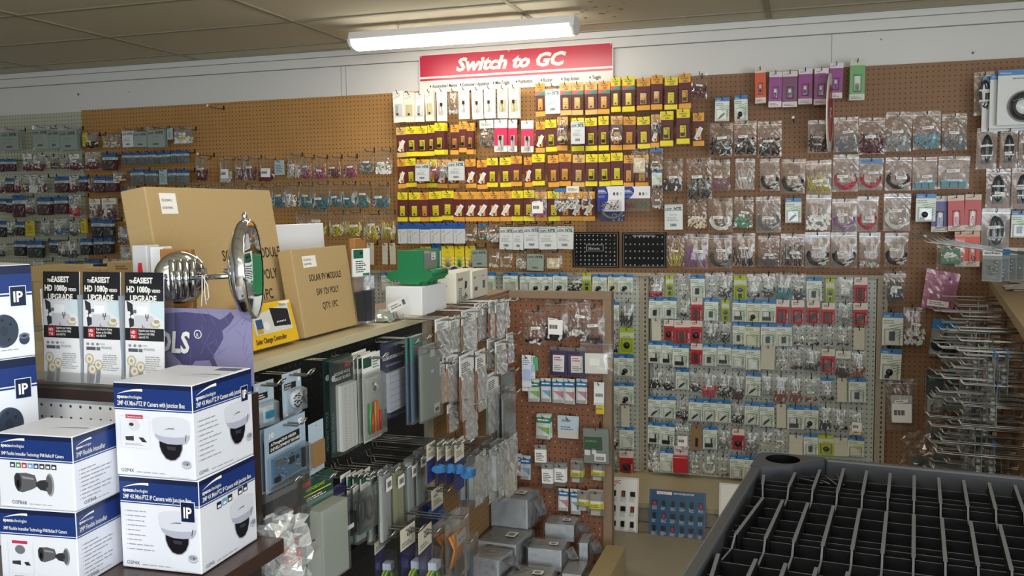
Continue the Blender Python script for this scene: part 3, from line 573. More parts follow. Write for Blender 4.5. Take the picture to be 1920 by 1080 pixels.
row('third far-left row', 2, A, 4.97, [
    (bg('mar', 'bits'), -30, 450, 30, 545), ('tub_m', 32, 452, 86, 542), (bg('mar', 'bits'), 86, 448, 134, 545), (bg('mar'), 140, 435, 185, 546, 1, 'Y'), (bg('wht', 'bits'), 185, 433, 238, 546), (bg('mar'), 240, 438, 290, 548, 2),
    ('tub_m', 345, 443, 432, 542, 2), (bg('mar', 'bits'), 436, 440, 496, 543), ('tub_m', 498, 440, 550, 533, 2), (bg('mar', 'bits'), 556, 450, 593, 543), ('tub_m', 595, 440, 664, 542, 2), ('tub_m', 668, 445, 738, 538, 3), (bg('wht', 'few'), 715, 408, 800, 470, 1, 'Y'),
    ('tub_g', 820, 395, 908, 487, 2), ('tub_g', 915, 403, 990, 483, 2), ('palec', 1005, 398, 1056, 492), ('tub_g', 1060, 400, 1112, 483), ('tub_g', 1115, 398, 1190, 487, 2)])
row('fourth far-left row', 3, A, 4.97, [
    ('tub_m', -30, 580, 38, 664), ('tub_m', 38, 588, 72, 672), ('tub_m', 75, 558, 155, 698), (bg('mar', 'bits'), 160, 588, 226, 684), ('tub_m', 235, 572, 318, 684, 3), ('tub_m', 340, 568, 425, 674, 4), (bg('red', 'bits'), 435, 558, 512, 694),
    (bg('mar'), 565, 583, 640, 702, 1, 'H'), (bg('mar'), 645, 578, 738, 712, 2, 'H'), ('tub_g', 768, 513, 806, 608), (bg('wht', 'bits'), 806, 503, 862, 580), ('tub_g', 888, 513, 932, 590), ('tub_g', 936, 518, 1008, 590), ('tub_g', 1014, 516, 1052, 590), ('tub_g', 1054, 513, 1130, 590, 2), ('palec', 1158, 508, 1206, 590)])
row('fifth far-left row', 4, A, 4.97, [
    ('tub_k', -30, 720, 40, 824), (bg('drk', 'bits'), 44, 728, 96, 814), ('tub_k', 96, 728, 152, 814), ('yellowc', 158, 722, 218, 818), (bg('gry', 'bits'), 260, 723, 314, 818), (bg('blu', 'bits'), 340, 713, 415, 808, 3, 'Y'), (bg('drk', 'bits'), 440, 723, 500, 818), ('yellowc', 508, 713, 545, 798, 2),
    ('tub_k', 575, 708, 655, 828), ('tub_k', 657, 713, 708, 822, 3), (bg('yel', 'few'), 780, 638, 836, 728), (bg('gry', 'bits'), 748, 758, 838, 858, 2)])
row('sixth far-left row', 5, A, 4.97, [
    (bg('drk', 'bits'), -30, 868, 36, 948), ('tub_k', 88, 848, 158, 943, 2), ('tub_d', 170, 848, 265, 953, 3), ('tub_k', 314, 843, 365, 924), (bg('drk', 'bits'), 364, 858, 432, 950), (bg('drk', 'bits'), 432, 848, 496, 954), ('tub_k', 508, 833, 575, 934, 3), ('tub_k', 594, 828, 648, 933), ('tub_k', 650, 828, 705, 928, 3), (bg('wht'), 760, 876, 852, 984, 2)])
row('lowest far-left row', 6, A, 4.97, [
    (bg('yel', 'few'), 205, 975, 275, 1060), ('tub_k', 412, 976, 492, 1070), ('tub_g', 535, 966, 628, 1070, 2), (bg('wht', 'bits'), 650, 962, 762, 1060)])
row('maroon sleeving row', 7, B_, 5.0, [
    (bg('mar', 'bits'), 155, 315, 235, 468), (bg('clr', 'bits'), 310, 320, 388, 480, 1, 'P'), (bg('mar'), 405, 325, 470, 468), (bg('mar'), 457, 310, 552, 470, 1, 'F'), (bg('mar', 'bits'), 562, 318, 656, 470, 1, 'P'), ('palec', 655, 340, 718, 432),
    (bg('clr', 'rods'), 738, 295, 820, 458), (bg('mag'), 820, 310, 892, 460), (bg('mag'), 902, 310, 980, 460), (bg('mar'), 995, 308, 1072, 460), (bg('mag'), 1090, 305, 1176, 458), (bg('gry', 'bits'), 1195, 268, 1287, 424), (bg('wht', 'bits'), 1293, 265, 1402, 430)])
row('teal sleeving row', 8, B_, 5.0, [
    (bg('clr', 'few'), 142, 500, 222, 640), (bg('clr', 'few'), 228, 490, 306, 640), (bg('clr', 'few'), 308, 490, 382, 640), (bg('clr', 'few'), 384, 485, 472, 640), (bg('clr', 'few'), 480, 493, 560, 640), (bg('gry', 'few'), 562, 498, 640, 640), (bg('teal'), 640, 490, 718, 640), (bg('wht'), 720, 485, 798, 640),
    (bg('teal'), 803, 485, 888, 648), (bg('teal'), 890, 476, 998, 655), (bg('teal'), 1000, 480, 1082, 640), (bg('teal'), 1083, 480, 1163, 644), (bg('teal'), 1165, 480, 1262, 644), (bg('teal'), 1275, 488, 1387, 648)])
row('yellow sleeving row', 9, B_, 5.0, [
    (bg('yel'), 790, 665, 852, 822), (bg('yel', 'rods'), 856, 648, 990, 824), (bg('yel'), 1000, 668, 1092, 824), (bg('yel'), 1094, 658, 1210, 824), (bg('yel'), 1220, 668, 1322, 848), (bg('yel', 'lines'), 1325, 664, 1420, 848)])
row('white strip card row', 10, B_, 5.0, [('blank', 1240, 862, 1285, 1000), ('blank', 1338, 863, 1373, 998), ('blank', 1384, 863, 1421, 998)])
row('flasher card row', 11, Cc, 4.985, [
    ('flash_w', 85, 168, 195, 484, 2), ('flash_y', 200, 180, 305, 478, 2), ('flash_w', 318, 180, 410, 478), ('flash_y', 412, 158, 500, 470, 3), ('flash_c', 530, 148, 635, 468, 2), (bg('clr', 'few'), 650, 148, 750, 410, 1, 'n'),
    ('flash_c', 752, 128, 860, 448), ('flash_c', 884, 133, 992, 448, 2), ('flash_c', 1010, 123, 1116, 440, 3), ('flash_e', 1146, 118, 1252, 440, 3), ('flash_e', 1257, 113, 1368, 440, 3)])
row('topmost LED row', 12, D_, 4.985, [
    ('led_ot', 125, 142, 222, 475), ('nte_w', 222, 148, 370, 440), ('led_ft', 370, 138, 485, 462), ('led_ft', 488, 133, 606, 460), ('led_ft', 622, 128, 742, 456), ('led_ot', 757, 123, 876, 450), ('led_yt', 882, 83, 974, 430, 2), ('led_yt', 997, 78, 1118, 426, 2),
    ('led_ob', 1142, 93, 1275, 412), ('led_ob', 1286, 63, 1396, 405, 2), ('led_y', 1421, 83, 1550, 405), ('led_ob', 1560, 48, 1678, 398, 2), (bg('mar', 'rods'), 1692, 33, 1850, 296)])
row('short LED row', 13, Cc, 4.985, [
    ('led_fs', 122, 538, 218, 838), ('led_yb', 220, 528, 328, 830), ('led_yb', 330, 524, 438, 828), ('led_yb', 441, 513, 512, 825), ('led_yb', 512, 492, 612, 812, 5, 'F'), ('led_ob', 672, 510, 758, 812), ('led_ob', 760, 478, 835, 790), ('led_ob', 838, 493, 905, 808, 3)])
row('pink card group', 14, Cc, 4.985, [(bg('drk', 'loops'), 965, 458, 1115, 748, 1, 'H'), ('pinkc', 1117, 458, 1243, 785, 2), ('pinkc', 1260, 460, 1348, 785), ('pinkc', 1390, 468, 1512, 790)])
row('second LED row', 15, D_, 4.985, [
    ('led_os', 132, 528, 224, 836), ('led_yb', 226, 508, 336, 826), ('led_ob', 345, 480, 452, 815), ('led_y', 488, 490, 612, 820), ('led_yb', 623, 488, 740, 818), ('led_yb', 757, 473, 860, 815), ('led_o', 885, 470, 1000, 812), ('led_o', 1006, 476, 1130, 806), ('led_y', 1143, 478, 1270, 796), ('led_os', 1285, 455, 1370, 788), ('led_yb', 1375, 423, 1503, 768, 3, 'F'), ('led_yb', 1540, 402, 1668, 748, 3, 'F'), ('led_os', 1702, 438, 1814, 770)])
row('bags over second LED row', 16, D_, 4.955, [(bg('bei', 'few'), 345, 462, 448, 722), ('nte_w', 482, 478, 618, 742), (bg('wht', 'few'), 875, 465, 998, 722), (bg('gry', 'rods'), 1284, 450, 1384, 645)], hooks=False)
row('third LED row', 17, (720, 140, 5.4), 4.985, [
    ('led_os', 133, 858, 214, 1155), ('led_y', 214, 852, 320, 1140), ('led_os', 330, 862, 430, 1150), ('led_y', 432, 860, 535, 1145), ('led_os', 540, 862, 645, 1150), ('led_os', 646, 862, 748, 1150), ('led_os', 820, 860, 926, 1150), ('led_os', 938, 868, 1040, 1160), ('led_y', 1042, 848, 1152, 1140), ('led_y', 1170, 843, 1282, 1140), ('led_o', 1284, 828, 1395, 1132), ('led_os', 1416, 840, 1496, 1140), ('led_y', 1497, 812, 1622, 1126, 2, 'F')])
row('right half of third LED row', 18, D_, 4.985, [
    ('led_o', 250, 862, 358, 1180), ('led_o', 360, 848, 486, 1170), ('led_f', 500, 858, 622, 1180), ('led_yb', 631, 853, 750, 1172), ('led_yb', 757, 850, 874, 1172), ('led_y', 882, 838, 1000, 1164), ('led_o', 1010, 862, 1112, 1185), ('led_o', 1130, 858, 1262, 1182)])
row('bags over third LED row', 19, Cc, 4.95, [('nte_w', 318, 868, 458, 1075), (bg('red', 'lines'), 455, 838, 560, 1060), (bg('clr', 'lines'), 562, 838, 650, 1050), ('nte_w', 648, 840, 812, 1068)], hooks=False)
row('group ending third LED row', 20, D_, 4.955, [(bg('bei', 'plate'), 1085, 790, 1255, 1085, 1, 'n'), (bg('bei', 'few'), 1270, 788, 1402, 1015, 1, 'B'), ('blue_0', 1290, 1010, 1392, 1160), (bg('clr', 'few'), 1285, 1165, 1400, 1400)])
row('lowest LED row', 21, E_, 4.985, [
    ('led_y', 125, 203, 215, 470), ('led_y', 227, 203, 326, 470), ('led_o', 327, 203, 410, 470), ('led_y', 411, 196, 528, 468), ('led_y', 532, 188, 640, 456), ('led_os', 641, 198, 746, 470), ('led_os', 748, 198, 852, 470), ('led_os', 856, 198, 960, 470), ('led_os', 962, 196, 1068, 470), ('led_os', 1070, 193, 1174, 468), ('led_y', 1175, 188, 1280, 466), ('led_y', 1284, 183, 1385, 466), ('led_o', 1390, 196, 1500, 466), ('led_y', 1505, 190, 1610, 466), ('led_o', 1615, 195, 1720, 464), ('led_os', 1722, 195, 1828, 464), ('led_os', 1830, 196, 1940, 464)])
row('bags over lowest LED row', 22, F_, 4.95, [(bg('pnk', 'few'), 62, 150, 220, 437, 1, 'P'), (bg('clr', 'bits'), 290, 160, 402, 378, 1, 'B'), (bg('clr', 'bits'), 400, 140, 525, 355, 1, 'H'), (bg('bei', 'few'), 540, 148, 642, 362)], hooks=False)
row('x', 23, F_, 4.985, [(bg('clr', 'lines'), 1180, 395, 1290, 396 + 1)], hooks=False) if 0 else None
row('blue-topped bag row', 24, E_, 4.99, [('bluebag', 125, 478, 213, 668), ('bluebag', 215, 476, 328, 668), ('bluebag', 330, 484, 425, 668), ('bluebag', 427, 478, 519, 666), ('bluebag', 521, 476, 633, 666), ('bluebag', 636, 476, 742, 668), (bg('clr', 'few'), 745, 478, 852, 652), (bg('grn', 'few'), 865, 488, 945, 644, 1, 'B'), (bg('clr', 'bits'), 945, 468, 1062, 658),
    ('nte_w', 1065, 480, 1192, 722), ('nte_w', 1190, 480, 1284, 726), ('nte_w', 1284, 474, 1430, 714), ('nte_w', 1430, 474, 1572, 717)])
row('end of printed bags', 25, F_, 4.985, [('nte_w', 148, 478, 310, 722), ('nte_w', 315, 472, 470, 718)])
row('chevron card row', 26, E_, 5.0, [('yellowc', 335, 698, 432, 900), ('bluebag', 440, 670, 522, 880), ('chev_a', 527, 693, 640, 912), ('chev_g', 646, 696, 738, 912), ('chev_a', 746, 693, 840, 912), ('nte_d', 806, 698, 942, 882, 1, 'F'), (bg('wht', 'few'), 970, 698, 1062, 894), (bg('clr', 'few'), 1070, 718, 1182, 894), (bg('clr', 'bits'), 1214, 728, 1312, 904), ('nte_d', 1316, 738, 1472, 918), (bg('bei', 'plate'), 1475, 740, 1640, 935, 1, 'n')])
row('purple card row', 27, G_, 4.985, [
    ('orangec', 880, 122, 970, 420, 2), ('purple', 1003, 158, 1112, 452, 2), ('dpurple', 1116, 153, 1240, 456), ('purple', 1248, 133, 1366, 428, 2), ('purpled', 1385, 128, 1502, 434, 2), ('purple', 1512, 83, 1628, 378, 2), ('greenc', 1685, 53, 1812, 398, 2)])
row('pair below purple cards', 28, G_, 5.0, [('blue_4', 545, 370, 665, 568), ('blue_2', 705, 350, 815, 560, 2)])
row('black parts row', 29, G_, 4.99, [(bg('blk', 'rods'), 500, 590, 695, 872), (bg('blk', 'rods'), 705, 570, 893, 862), (bg('blk', 'rods'), 905, 573, 1105, 876), (bg('yel', 'rods').replace('yel', 'brn'), 1328, 563, 1500, 842), (bg('grn', 'bits').replace('grn', 'drk'), 1548, 538, 1752, 832)])
row('bags beyond oval sign', 30, H_, 4.99, [(bg('mar', 'rods'), 497, 543, 720, 852), (bg('gry', 'bits'), 728, 493, 950, 828), (bg('teal', 'bits'), 955, 488, 1188, 808), (bg('drk', 'bits'), 1202, 508, 1410, 818)])
row('upper wire bag row', 31, I_, 4.99, [(bg('blk', 'bits'), 112, 78, 272, 352), (bg('drk', 'rods'), 302, 73, 510, 428), (bg('mar', 'bits'), 512, 88, 670, 352), (bg('wht', 'lines'), 717, 78, 880, 342), (bg('blk', 'loops'), 920, 78, 1086, 352), (bg('blk', 'loops'), 1102, 83, 1308, 372), (bg('yel', 'lines'), 1312, 93, 1524, 382), (bg('red', 'loops'), 1542, 43, 1758, 357), (bg('red', 'loops'), 1762, 76, 1965, 344, 1, 'B')])
row('teal clip group', 32, J_, 4.99, [(bg('blk', 'loops'), 668, -22, 872, 238), (bg('teal', 'clips'), 880, -22, 1070, 234), (bg('teal', 'clips'), 1082, -30, 1325, 224)])
row('middle wire bag row', 33, I_, 4.99, [('nte_w', 117, 424, 270, 674), (bg('bei', 'bits'), 307, 428, 470, 668), (bg('wht', 'loops'), 488, 413, 690, 697), (bg('grn', 'bits'), 707, 403, 870, 662), (bg('mar', 'loops').replace('mar', 'gry'), 888, 398, 1095, 702), ('blue_4', 1137, 408, 1272, 615, 2), (bg('wht', 'bits'), 1312, 383, 1526, 684), (bg('pur', 'loops'), 1532, 418, 1740, 694), (bg('red', 'loops'), 1742, 398, 1925, 694)])
row('red and violet card group', 34, J_, 4.985, [(bg('wht', 'loops'), 656, 262, 866, 553), ('blue_2', 908, 260, 1062, 472, 3), ('violet', 1032, 283, 1160, 563, 1, 'b'), ('redc', 1154, 278, 1280, 555), ('redc', 1290, 270, 1416, 552, 2)])
row('lowest wire bag row', 35, I_, 4.99, [(bg('yel', 'lines'), 132, 728, 284, 992), (bg('pur', 'lines'), 287, 713, 488, 1008), (bg('drk', 'loops'), 490, 723, 684, 1004), (bg('blk', 'lines'), 688, 708, 880, 992), (bg('brn', 'bits'), 906, 728, 1086, 988), (bg('drk', 'lines'), 1098, 713, 1300, 992), (bg('blk', 'loops'), 1304, 698, 1512, 998), (bg('blk', 'loops'), 1518, 698, 1740, 1003), (bg('clr', 'few'), 1762, 703, 1940, 1003)])
row('group above pink bag', 36, J_, 4.99, [(bg('blk', 'loops'), 662, 568, 846, 832), (bg('grn', 'plate'), 1066, 613, 1284, 848, 1, 'F'), ('orangew', 1206, 560, 1290, 832), ('orangew', 1284, 558, 1404, 834)])
row('column right of shelving', 37, K_, 4.99, [(bg('blk', 'plate'), 96, 175, 205, 342), ('blue_1', 90, 373, 190, 530), (bg('clr', 'bits'), 192, 350, 297, 532), ('blue_2', 83, 548, 183, 697), (bg('clr', 'plate'), 106, 692, 256, 942, 1, 'P')])
row('black cable corner', 38, (1640, 120, 3.857), 4.97, [(bg('blk', 'cable'), 722, 55, 868, 370), (bg('blk', 'cable'), 742, 462, 890, 760), (bg('blk', 'cable'), 912, 462, 1040, 750), (bg('blk', 'cable'), 1048, 462, 1200, 745), (bg('blk', 'cable'), 808, 758, 985, 1046), (bg('blk', 'cable'), 995, 750, 1160, 1048)])
row('pair beside red cards', 39, J_, 4.985, [(bg('drk', 'cable'), 1420, 378, 1640, 712), ('blue_1', 1650, 392, 1790, 600)])
# goods on the grey-white shelving
def grow(n, items, view, k=0): row('%s shelving row' % n, 50 + k, view, 5.005, items, 5.058)
def mrg(v1, v2, a, b2): return a + [(i[0], (v2[0] + i[1] / v2[2] - v1[0]) * v1[2], (v2[1] + i[2] / v2[2] - v1[1]) * v1[2], (v2[0] + i[3] / v2[2] - v1[0]) * v1[2], (v2[1] + i[4] / v2[2] - v1[1]) * v1[2]) + tuple(i[5:]) for i in b2]
grow('top', mrg(L_, M_, [(bg('red', 'few'), 88, 60, 236, 306, 2), ('lime_0', 262, 88, 338, 302), (bg('clr', 'few'), 380, 68, 508, 292), ('blue_1', 510, 83, 654, 307), (bg('clr', 'few'), 660, 63, 796, 312), (bg('blk', 'bits'), 800, 58, 938, 312), ('lime_0', 952, 88, 1080, 334), (bg('blk', 'few'), 1086, 72, 1230, 318), (bg('blk', 'bits'), 1236, 65, 1366, 310)],
    [(bg('drk', 'bits'), 50, 73, 182, 312), (bg('teal', 'bits'), 190, 58, 344, 332), (bg('blk', 'bits'), 346, 68, 494, 334), ('blue_1', 497, 103, 654, 342), ('lime_0', 694, 118, 782, 372), (bg('gry', 'few'), 805, 108, 970, 337), ('red_0', 982, 108, 1116, 358)]), L_)
grow('second', mrg(L_, M_, [('blue_1', 92, 308, 226, 522), ('blue_1', 227, 308, 370, 522), (bg('drk', 'few'), 377, 308, 505, 512), ('red_0', 516, 313, 632, 548), ('blue_1', 652, 316, 794, 542), ('lime_0', 824, 333, 902, 552), ('blue_3', 938, 328, 1078, 552), ('blue_2y', 1080, 333, 1224, 557), ('blue_3', 1228, 335, 1380, 560)],
    [('red_0', 194, 333, 326, 578), ('red_1', 345, 338, 476, 582), ('red_1', 504, 343, 632, 578), ('red_0', 657, 368, 786, 582), (bg('gry', 'bits'), 826, 368, 962, 582), ('red_1', 972, 368, 1118, 597)]), L_, 1)
grow('third', mrg(L_, M_, [('blank', 116, 523, 210, 748), ('red_2', 245, 538, 340, 747), ('red_0', 344, 543, 512, 778), ('red_2', 514, 543, 632, 762), (bg('gry', 'rods'), 650, 548, 792, 762), (bg('blk', 'rods'), 800, 558, 920, 767), ('blue_1', 938, 558, 1060, 782), ('blue_0y', 1062, 568, 1215, 807), ('blue_1', 1222, 570, 1376, 800)],
    [('blue_1', 190, 573, 350, 802), (bg('blk', 'few'), 355, 588, 486, 804), (bg('blk', 'few'), 490, 588, 646, 804), (bg('blk', 'few'), 666, 588, 792, 812), (bg('drk', 'few'), 796, 598, 956, 812), ('blank', 976, 618, 1086, 842)]), L_, 2)
grow('fourth', mrg(L_, M_, [('blue_3', 84, 753, 214, 972), ('blue_3', 220, 758, 340, 986), ('blue_3', 334, 783, 494, 1012, 1, 'F'), ('red_0', 516, 778, 632, 987), ('blue_1', 635, 778, 780, 1002), ('blue_3', 785, 783, 925, 992), ('blue_5', 930, 798, 1070, 1022), ('blue_5', 1072, 803, 1220, 1042)],
    [('blank', 40, 798, 180, 1040), (bg('clr', 'bits'), 190, 818, 334, 1047), (bg('brn', 'few'), 338, 818, 470, 1047), (bg('drk', 'bits'), 472, 818, 646, 1052), ('red_1', 650, 833, 786, 1072), (bg('brn', 'bits'), 790, 848, 952, 1120, 1, 'H'), (bg('cop', 'bits'), 956, 858, 1102, 1120)]), L_, 3)
grow('fifth', mrg(N_, O_, [(bg('blk', 'bits'), 96, -8, 212, 192), (bg('blk', 'bits'), 214, 3, 340, 212), ('blue_4', 345, 3, 474, 202), (bg('blk', 'bits'), 476, 28, 590, 227), (bg('red', 'bits'), 588, 28, 738, 272), (bg('blk', 'bits'), 742, 33, 888, 277), (bg('brn', 'bits'), 892, 48, 1010, 302), ('blue_4', 1022, 43, 1166, 262)],
    [(bg('gry', 'few'), 42, 58, 150, 272), (bg('cop', 'bits'), 155, 63, 302, 322), (bg('cop', 'bits'), 304, 73, 440, 327), (bg('cop', 'few'), 446, 83, 600, 337), (bg('drk', 'few'), 602, 83, 746, 317, 1, 'B'), ('blank', 770, 98, 862, 327), ('blue_1', 882, 93, 1048, 327)]), N_, 4)
grow('sixth', mrg(N_, O_, [('blue_4', 80, 268, 208, 472), ('blue_4', 210, 273, 344, 482), (bg('blk', 'bits'), 346, 283, 466, 502), ('blue_4', 470, 293, 604, 507), ('blue_4', 606, 298, 740, 512), ('blue_4', 742, 308, 875, 522), (bg('blk', 'bits'), 886, 328, 1006, 532), ('blue_4', 1010, 328, 1146, 542), ('blue_4', 1150, 335, 1292, 562)],
    [('blank', 185, 348, 276, 577), ('blue_3', 288, 363, 444, 587), ('blue_2', 446, 368, 590, 582), (bg('blk', 'bits'), 600, 363, 722, 592), (bg('blk', 'few'), 724, 378, 880, 602), (bg('bei', 'bits'), 886, 403, 1036, 642, 1, 'P')]), N_, 5)
grow('seventh', mrg(N_, O_, [('blue_3', 76, 518, 200, 727), ('blue_3', 202, 528, 334, 747), (bg('wht', 'few'), 340, 518, 490, 792, 1, 'P'), ('brownc', 492, 548, 598, 792), ('blue_3', 610, 558, 744, 777), (bg('gry', 'bits'), 746, 578, 876, 782), ('red_2', 890, 588, 1006, 787), (bg('gry', 'bits'), 1008, 588, 1146, 822)],
    [(bg('bei', 'few'), 22, 598, 150, 762), (bg('clr', 'few'), 156, 588, 300, 777), ('blank', 310, 648, 440, 850), ('blue_1', 446, 633, 584, 830), ('lime_1', 588, 645, 736, 840), ('blank', 738, 673, 870, 850), ('blue_0y', 876, 668, 1032, 850)]), N_, 6)
grow('lowest', [(bg('wht', 'bits'), 72, 763, 194, 987), ('blue_0', 196, 783, 322, 1002), ('redbox', 324, 793, 464, 1037), (bg('clr', 'few'), 468, 798, 598, 1022), (bg('wht', 'loops'), 600, 793, 735, 1027), (bg('gry', 'few'), 738, 838, 864, 1047), ('blue_5', 866, 838, 1000, 1062), ('blue_0', 1002, 848, 1130, 1070)], N_, 7)
P_ = (1100, 500, 2.7)
def prow(n, k, items): row(n.replace(' row', '') + ' narrow bay row', 60 + k, P_, 5.005, items, 5.058)
prow('upper two hooks', 0, [(bg('blk', 'few'), -22, 40, 24, 135)]) if 0 else None
row('row behind green module', 61, (640, 440, 5.333), 5.005, [('blue_0', 400, 378, 512, 560), (bg('clr', 'few'), 1070, 378, 1160, 560), ('blue_0', 1395, 378, 1528, 560, 4), ('blue_0', 1616, 378, 1760, 560, 2), ('blue_0', 1784, 390, 1890, 560)], 5.058)
row('row above end board', 62, F_, 5.005, [('blue_0', -10, 945, 62, 1110), ('blue_2', 66, 948, 184, 1115), ('blue_2', 188, 948, 276, 1112), ('blue_2', 280, 943, 412, 1112), (bg('blk', 'bits'), 412, 938, 545, 1110), ('lime_0', 548, 940, 628, 1110), ('blue_2', 642, 953, 776, 1115), ('blue_2y', 785, 953, 886, 1112), ('blue_2', 884, 953, 1014, 1115)], 5.058)
prow('second row', 1, [('blue_0', 100, 176, 165, 272), (bg('drk', 'rods'), 168, 170, 240, 308)])
prow('third row', 2, [(bg('blk', 'bits'), 100, 338, 163, 432), ('lime_1', 167, 308, 240, 438)])
prow('fourth row', 3, [('blue_0', 92, 443, 160, 548), ('blue_2', 162, 443, 238, 552)])
prow('fifth row', 4, [('blue_0', 95, 583, 163, 702), ('blue_2', 165, 586, 238, 694)])
prow('sixth row', 5, [('blank', 174, 702, 216, 812)])
prow('seventh row', 6, [(bg('blk', 'bits'), 100, 830, 160, 925), ('blue_0', 165, 808, 238, 918)])
prow('lowest row', 7, [(bg('grn', 'lines'), 100, 925, 163, 1050), ('red_2', 165, 933, 236, 1048)])
# ------------------------------------------------------------------ camera cartons in the foreground
NAVY = M('#15306e', .35); NAVYD = M('#0d1a3c', .35); CART = M('#d6d9e3', .38); CSH = M('#b9bcc8', .5)
def swoosh(b, fr, x, z, s, m, e=.0008):
    n = 14; top = [(x + s * t / n, z + s * .2 * (1 - (1 - t / n) ** 2)) for t in range(n + 1)]; bot = [(x + s * t / n, z + s * (.2 * (1 - (1 - t / n) ** 2) - .085 * (t / n) ** .8)) for t in range(n, 0, -1)]
    b.poly(fr, top + bot, m, e)
def logo(b, fr, x, z, s, m):   # x,z: left end; s: width
    swoosh(b, fr, x, z + s * .13, s, m); b.text(fr, 'speco', x, z, s * .17, m, bold=.03); b.text(fr, 'technologies', x + s * .33, z, s * .16, m, sx=.78)
def domecam(b, fr, x, z, s, white='#c9cbd6'):
    """printed picture of a dome camera, s = width"""
    w = M(white, .4); g = M('#a6a8ba', .4); d = M('#14141a', .25); d2 = M('#34343e', .25); P = lambda pts: [(x + a * s, z + c * s) for a, c in pts]
    b.poly(fr, P([(-.5, .3), (-.46, .36), (-.3, .41), (0, .43), (.3, .41), (.46, .36), (.5, .3), (.49, -.02), (.4, -.16), (.2, -.2), (-.05, -.21), (-.25, -.18), (-.4, -.06), (-.48, .08)]), w)
    b.poly(fr, P([(-.44, .02), (-.2, -.03), (.1, -.04), (.35, -.01), (.49, .04), (.48, -.04), (.4, -.16), (.2, -.2), (-.05, -.21), (-.25, -.18), (-.4, -.06)]), g, .0009)
    b.poly(fr, P([(-.33, -.13), (-.1, -.19), (.15, -.19), (.3, -.17), (.29, -.3), (.22, -.46), (.1, -.56), (-.03, -.58), (-.16, -.54), (-.27, -.4), (-.32, -.26)]), M('#8d8d99', .3), .001)
    b.poly(fr, P([(-.31, -.14), (-.1, -.195), (.15, -.195), (.28, -.18), (.27, -.3), (.2, -.45), (.09, -.54), (-.03, -.555), (-.15, -.52), (-.25, -.39), (-.3, -.26)]), d, .0011)
    b.poly(fr, P([(-.12, -.24), (.12, -.25), (.1, -.33), (-.1, -.32)]), d2, .0012)
    b.poly(fr, P([(-.18, .13), (-.04, .17), (.1, .17), (.1, .15), (-.04, .15)]), M('#5a5a66'), .0011); b.poly(fr, P([(.36, -.1), (.39, .04), (.41, .04), (.38, -.12)]), M('#4a4a55'), .0011)
def ringpic(b, fr, x, z, s):
    b.ell(fr, x, z, s, s * .7, M('#a9abb8', .4), .0008, 18); b.ell(fr, x, z + s * .2, s, s * .62, M('#c6c8d4', .4), .0009, 18); b.ell(fr, x, z + s * .22, s * .8, s * .45, M('#8f92a2', .4), .001, 18); b.ell(fr, x + s * .2, z + s * .15, s * .16, s * .16, M('#3a3c48'), .0011, 8)
def bulletcam(b, fr, x, z, s):
    P = lambda pts: [(x + a * s, z + c * s) for a, c in pts]; g = M('#56565a', .35); d = M('#2e2e32', .35); l = M('#8a8a8e', .35)
    b.poly(fr, P([(-.5, .12), (-.45, .2), (-.2, .22), (.02, .18), (.06, .06), (.05, -.06), (-.06, -.12), (-.3, -.2), (-.42, -.18), (-.49, -.06)]), g)
    b.ell(fr, x - .4 * s, z + .02 * s, .08 * s, .19 * s, d, .0009, 16); b.ell(fr, x - .4 * s, z - .02 * s, .04 * s, .09 * s, M('#0c0c10', .2), .001, 12)
    b.poly(fr, P([(-.3, .15), (-.02, .12), (.0, .08), (-.28, .1)]), l, .001); b.poly(fr, P([(.03, .02), (.14, .08), (.3, .1), (.3, -.14), (.14, -.12), (.04, -.04)]), d, .0008)
    b.ell(fr, x + .38 * s, z + .0, .1 * s, .24 * s, l, .0009, 18); b.ell(fr, x + .36 * s, z, .08 * s, .2 * s, g, .001, 18); b.poly(fr, P([(.14, .04), (.34, .06), (.34, -.06), (.14, -.05)]), d, .0011)
def badge(b, fr, x, z, s, e=.0009):
    b.rect(fr, x - s * .06, z - s * .06, x + s * .82, z + s * 1.06, M('#cfd6ea'), e); b.rect(fr, x - s * .02, z - s * .02, x + s * .78, z + s * 1.02, NAVYD, e + .0002); b.text(fr, 'IP', x + s * .38, z + s * .2, s * .8, WHITE, e + .0005, .025, align='CENTER', sx=.85)
def carton(name, label, near, wl, wr, h, ang, art, group=None):
    """box whose near vertical edge stands at `near`; left face width wl, right face width wr; ang turns it"""
    t = thing(name, label, 'carton', near, 0, group)
    u = Vector((cos(ang), sin(ang), 0)); v = Vector((-sin(ang), cos(ang), 0)); z = Vector((0, 0, 1))
    lf = Fr(-u * wl, u, z); rf = Fr((0, 0, 0), v, z); tf = Fr(-u * wl + z * h, u, v)
    b = MB(); P = [(-u * wl * i + v * wr * j + z * h * k) for i in (1, 0) for j in (0, 1) for k in (0, 1)]
    b.add(P, [(0, 1, 3, 2), (4, 6, 7, 5), (0, 4, 5, 1), (2, 3, 7, 6), (0, 2, 6, 4), (1, 5, 7, 3)], CART); bevel(b.build('body', t), .002)
    art(t, lf, rf, tf, wl, wr, h); return t
def bands(t, lf, rf, wl, wr, h, bh, dip=0.0):
    b = MB()
    for fr, w in ((lf, wl), (rf, wr)):
        b.rect(fr, .001, h - bh, w - .001, h - .002, NAVY, .0004); b.rect(fr, .001, h - bh * .22, w - .001, h - .0015, NAVYD, .0005) ; b.rect(fr, .001, h - bh - .0035, w - .001, h - bh - .0015, NAVY, .0004)
    b.build('blue_band', t)
def bullets(b, fr, x, z, w, n, dz, seed):
    r = random.Random(seed)
    for i in range(n): b.rect(fr, x, z - dz * i, x + .0015, z - dz * i + .0012, DASH); lines(b, fr, x + .004, z - dz * i - .001, x + w * r.uniform(.55, 1), z - dz * i + .003, 1, seed + i, M('#8d8f98'), .0008, .4)
